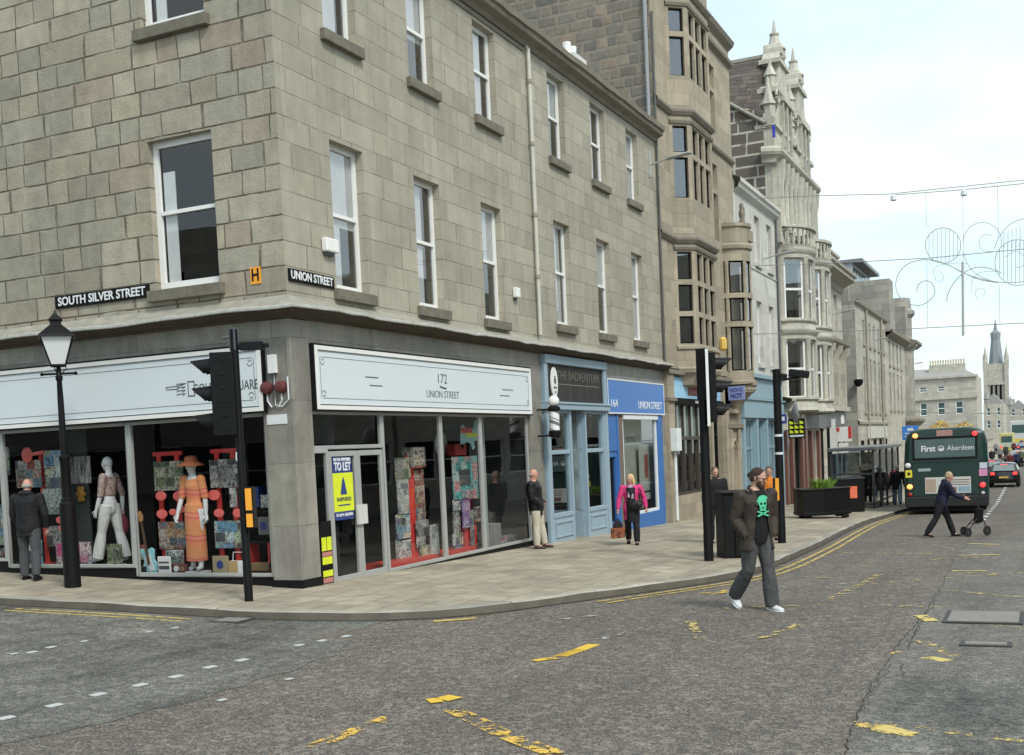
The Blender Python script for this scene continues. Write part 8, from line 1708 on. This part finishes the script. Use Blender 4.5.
blamp(-.88, 2.74, .085, E_am, 'indicator'); blamp(.86, 2.74, .085, E_rd, 'brake_light'); blamp(-1.08, .98, .09, E_am, 'indicator'); blamp(1.06, .98, .09, E_rd, 'tail_light'); blamp(-1.08, .70, .07, dimr, 'tail_light'); blamp(1.06, .70, .06, plain('lamp_clear', (.5, .5, .5), .3), 'reversing_light'); blamp(-1.12, 1.72, .09, M['textwhite'], 'marker_disc')
a = MB(BT); a.box(.96, 1.2, -.02, .02, 1.28, 1.52); a.build('side_notice', plain('notice_pink', (.7, .3, .5), .5), BUS, True); a = MB(BT); a.box(.98, 1.2, -.02, .02, 1.54, 1.74); a.build('side_notice', plain('notice_white', (.6, .66, .74), .5), BUS, True)
a = MB(BT); a.box(-1.2, -1.0, -.02, .02, 1.30, 1.56); a.build('warning_sticker', plain('sticker_yellow', (.8, .7, .05), .5), BUS, True); MB(BT).box(-1.14, -1.06, .02, .024, 1.38, 1.48).build('warning_sticker', M['black'], BUS, True)
a = MB(BT); a.box(-.82, -.45, -.02, .014, 1.50, 1.60); a.build('fleet_number', plain('fleet_grey', (.35, .42, .42), .5), BUS, True)
a = MB(BT); a.box(-.62, .72, -.02, .02, .72, 1.28); adv = a.build('advert', plain('advert_white', (.62, .62, .58), .5), BUS, True)
a = MB(BT); [a.box(-.05, .68, .02, .023, z_, z_+.03) for z_ in (1.0, 1.08, 1.16)]; a.box(.0, .3, .02, .024, .76, .93); a.build('advert_print', plain('print_brown', (.2, .12, .1), .6), adv, True); a = MB(BT); a.box(-.6, -.3, .02, .024, .76, 1.22); a.build('advert_print', plain('print_tan', (.45, .35, .28), .6), adv, True); a = MB(BT); a.box(.34, .7, .02, .024, .76, .95); a.build('advert_print', plain('print_blue', (.3, .42, .5), .6), adv, True)
a = MB(BT); a.box(-1.22, 1.22, -.1, .06, .26, .62); a.build('bumper', plain('bumper_black', (.014, .016, .016), .6), BUS, True, bevel=.03)
a = MB(BT); a.box(-1.18, 1.18, -.02, .008, 1.79, 1.80).box(-1.2, 1.2, -.02, .008, .64, .65); a.box(-.98, -.97, -.02, .008, .65, 1.79).box(.97, .98, -.02, .008, .65, 1.79); a.build('panel_joint', M['blackmat'], BUS, True)
a = MB(); a.box(.3, LB-.5, -1.0, 1.0, .3, .5).box(.02, .4, -1.15, 1.15, .12, .3); a.build('underbody', M['blackmat'], BUS, True)
for x, y in ((2.6, 1.08), (2.6, -1.08), (8.4, 1.08), (8.4, -1.08)): wheel(BUS, (x, y, .48), .48, .28)
for sd in (1, -1):
    for k in range(6): MB().box(1.2+k*1.5, 2.55+k*1.5, sd*1.235-.01, sd*1.235+.01, 1.45, 2.4).build('side_window', M['busglass'], BUS, True)
def car(label, px, py, dist_ok, col, name='car', kind='hatch', yaw=0, x=None, y=None, lit=True, S_=1.0):
    q = gp(px, py) if x is None else Vector((x, y, road(x, y))); t = thing(name, label, 'car', (q.x, q.y, q.z), R(yaw))
    L, W, Hh = 4.1*S_, 1.76*S_, 1.48*S_
    prof_ = [(0, .28, .82), (-.02, .62, .86), (.05, .92, .87), (.12, .98, .82), (.42, 1.34, .66), (.62, 1.46, .60), (1.6, 1.49, .62), (2.3, 1.40, .64), (3.0, .98, .80), (3.9, .80, .80), (4.1, .55, .78), (4.08, .28, .75)]
    # lower shell and cabin as one lofted body across the width
    n = 7; vs = []; k = len(prof_)
    for j in range(n):
        s_ = -1+2*j/(n-1)
        for x_, z_, hw_ in prof_:
            c_ = 1-.10*abs(s_)**4; vs.append((x_*S_+(.10*abs(s_)**3*(1 if x_ < 2 else -1)), s_*hw_*S_, (.28+(z_-.28)*(1-.05*abs(s_)**3))*S_))
    a = MB(); a.add(vs, [(j*k+i, j*k+i+1, (j+1)*k+i+1, (j+1)*k+i) for j in range(n-1) for i in range(k-1)]+[(j*k+k-1, j*k, (j+1)*k, (j+1)*k+k-1) for j in range(n-1)]+[tuple(range(k)), tuple(range((n-1)*k, n*k))[::-1]]); bd_ = a.build('body', col, t, True, smooth=35)
    a = MB(); a.add([(.10, -.62, .99), (.10, .62, .99), (.385, .53, 1.35), (.385, -.53, 1.35)], [(0, 1, 2, 3)]); a.v = [v*S_+Vector((-.02, 0, .02)) for v in a.v]; a.build('rear_window', plain('car_glass', (.22, .26, .26), .08), t, True)
    for sd in (1, -1):
        a = MB(); a.box(-.05, .12, sd*.62-.12, sd*.62+.12, .76, .92); a.v = [v*S_ for v in a.v]; a.build('tail_light', E_rd if lit else dimr, t, True, bevel=.02)
        a = MB(); a.add([(.5, sd*.69, 1.0), (2.7, sd*.80, 1.0), (2.2, sd*.66, 1.36), (.75, sd*.63, 1.40)], [(0, 1, 2, 3)]); a.v = [Vector((v.x, v.y+sd*.02, v.z))*S_ for v in a.v]; a.build('side_window', plain('car_glass', (.22, .26, .26), .08), t, True)
        for xx in (.72, 3.25): wheel(t, (xx*S_, sd*.76*S_, .31*S_), .31*S_, .2)
    a = MB(); a.box(-.06, .0, -.26, .26, .56, .67); a.v = [v*S_ for v in a.v]; a.build('number_plate', plain('plate_yellow', (.62, .45, .08), .5), t, True)
    a = MB(); a.box(.40, .44, -.2, .2, 1.36, 1.40); a.build('high_brake_light', E_rd if lit else dimr, t, True); a = MB(); a.box(-.06, .3, -.8, .8, .26, .48); a.build('bumper', M['blackmat'], t, True, bevel=.03)
    return t
car('black hatchback with its brake lights on in the lane right of the bus', 1004, 487.5, 1, plain('car_black', (.012, .012, .014), .2, 0, .1, 2, coat=.5), yaw=0)
carcol = lambda c, n_: plain(n_, c, .3, 0, .1, 2)
c_ = car('dark red car just ahead of the black hatchback', 0, 0, 1, carcol((.10, .03, .035), 'car_maroon'), x=70, y=-7.2)
car('distant silver car far along the road beyond the hatchback', 0, 0, 1, carcol((.35, .36, .37), 'car_silver'), x=104, y=-8.2)
car('distant white car among the far traffic at the right edge', 0, 0, 1, carcol((.6, .6, .6), 'car_white'), x=132, y=-9.6)
car('distant dark blue car in the far traffic queue', 0, 0, 1, carcol((.03, .04, .08), 'car_blue'), x=150, y=-8.0)
# yellow and white van and far buses
def bigbox(name, label, cat, x, px, py, w, h, L, mat, band=None):
    q = at_axis(px, py, 0, x); zg_ = road(x, q.y); t = thing(name, label, cat, (x, q.y, zg_)); a = MB(); a.box(0, L, -w/2, w/2, .35, h); a.build('body', mat, t, True, bevel=.12)
    MB().box(-.02, .02, -w*.38, w*.38, h*.55, h*.85).build('rear_window', M['busglass'], t, True)
    for sd in (1, -1): MB().box(-.04, .05, sd*w*.4-.12, sd*w*.4+.12, .8, 1.1).build('tail_light', E_rd, t, True); [wheel(t, (xx, sd*w*.42, .4), .4, .25) for xx in (1.1, L-1.2)]
    if band: MB().box(-.03, L+.01, -w/2-.01, w/2+.01, .9, 1.5).build('band', band, t, True)
    return t
bigbox('ambulance', 'yellow emergency van facing away between the bus and the far traffic', 'van', 150, 1007, 455, 1.7, 2.75, 5.5, plain('van_yellow', (.48, .43, .16), .4), plain('van_band', (.4, .44, .36), .4))
bigbox('far_bus', 'distant double-deck bus with a yellow lower deck at the right edge', 'bus', 185, 1019, 450, 2.5, 4.3, 10, plain('far_bus_white', (.5, .5, .48), .4), plain('far_bus_yellow', (.6, .45, .1), .4))
# autumn tree beyond the bus
q = at_axis(946, 434, 0, 120); t = thing('autumn_tree', 'small yellow autumn tree showing above the roof of the bus', 'tree', (120, q.y, road(120, 0))); zb = road(120, 0)
a = MB(); a.tube([(120, q.y, zb), (120, q.y+.1, zb+1.6), (120.1, q.y-.1, q.z-.5)], [.16, .12, .07]); [a.tube([(120, q.y, q.z-1.4), (120+random.uniform(-1, 1), q.y+s_*1.6, q.z+.2)], [.07, .02]) for s_ in (-1.6, -.7, .7, 1.6)]; a.build('trunk', plain('bark', (.08, .06, .045), .9), t)
a = MB()
for i in range(2600):
    c = (random.uniform(-3.4, 3.4), random.gauss(0, 1), random.uniform(0, 1)); y_ = c[0]; z_ = q.z-1.3+random.uniform(0, 2.6)*(1-.25*abs(y_)/3.4)+.3*math.sin(y_*2.3); x_ = 120+random.gauss(0, .8)
    e1 = Vector((random.gauss(0, 1), random.gauss(0, 1), random.gauss(0, 1))).normalized()*.11; e2 = e1.orthogonal().normalized()*.08; p_ = Vector((x_, q.y+y_, z_)); a.add([p_-e1, p_+e2, p_+e1, p_-e2], [(0, 1, 2, 3)])
a.build('crown', plain('leaf_yellow', (.50, .32, .04), .7, 0, .5, 1.2), t, weld=False)
# ================================================================== LIGHT, SKY, CAMERA
sc = bpy.context.scene
w = D.worlds.new('World'); sc.world = w; w.use_nodes = True; nt = w.node_tree; nt.nodes.clear(); nn = N(nt)
out = nn.n('ShaderNodeOutputWorld'); bg = nn.n('ShaderNodeBackground'); sky = nn.n('ShaderNodeTexSky'); sky.sky_type = 'NISHITA'; sky.sun_disc = False
SUN_EL, SUN_AZ = R(48), R(215)            # high, behind and to the right of the camera, veiled by cloud
sky.sun_elevation = SUN_EL; sky.sun_rotation = SUN_AZ
tc = nn.n('ShaderNodeTexCoord').outputs['Generated']; sp = nn.n('ShaderNodeSeparateXYZ'); nn.l(tc, sp.inputs[0])
zc = nn.m('MAXIMUM', nn.m('ADD', sp.outputs[2], .12), .05)
cb = nn.n('ShaderNodeCombineXYZ'); nn.l(nn.m('DIVIDE', sp.outputs[0], zc), cb.inputs[0]); nn.l(nn.m('DIVIDE', sp.outputs[1], zc), cb.inputs[1])
c1 = nn.noise(cb.outputs[0], .55, 6, .55); c2 = nn.noise(cb.outputs[0], 1.7, 4, .5)
f = nn.m('ADD', nn.m('MULTIPLY', c1, .75), nn.m('MULTIPLY', c2, .25))
veil = nn.ramp(f, [(.38, .55), (.5, .82), (.62, .98)])
cloud = nn.ramp(f, [(.38, (4.2, 5.5, 6.1)), (.45, (5.4, 6.4, 6.7)), (.58, (6.5, 7.05, 7.1))])
nn.l(nn.mix(veil, nn.mix(1, sky.outputs[0], (1.5, 1.7, 1.7), 'MULTIPLY'), cloud), bg.inputs[0]); bg.inputs[1].default_value = .092
nn.l(bg.outputs[0], out.inputs[0])
sl = D.lights.new('sun', 'SUN'); sl.energy = 1.5; sl.angle = R(14); sl.color = (1, .965, .9); so = D.objects.new('sun', sl); C.objects.link(so)
dirv = Vector((math.sin(SUN_AZ)*math.cos(SUN_EL), math.cos(SUN_AZ)*math.cos(SUN_EL), math.sin(SUN_EL)))
so.rotation_euler = dirv.to_track_quat('Z', 'Y').to_euler(); so.location = (-20, -20, 30)
cam = D.cameras.new('camera'); co = D.objects.new('camera', cam); C.objects.link(co)
cam.sensor_width = 36; cam.sensor_fit = 'HORIZONTAL'; cam.lens = FOC/1024*36; cam.shift_x = (512-PCX)/1024; cam.shift_y = (PCY-377.5)/1024
cam.clip_start = .1; cam.clip_end = 2500
rm = Matrix((RT, UP, -_F)).transposed().to_4x4(); rm.translation = CAM; co.matrix_world = rm
sc.camera = co
sc.view_settings.view_transform = 'Standard'; sc.view_settings.look = 'None'; sc.view_settings.gamma = 1; sc.view_settings.exposure = .84
sc.render.engine = 'CYCLES'; sc.cycles.max_bounces = 8; sc.cycles.transparent_max_bounces = 12
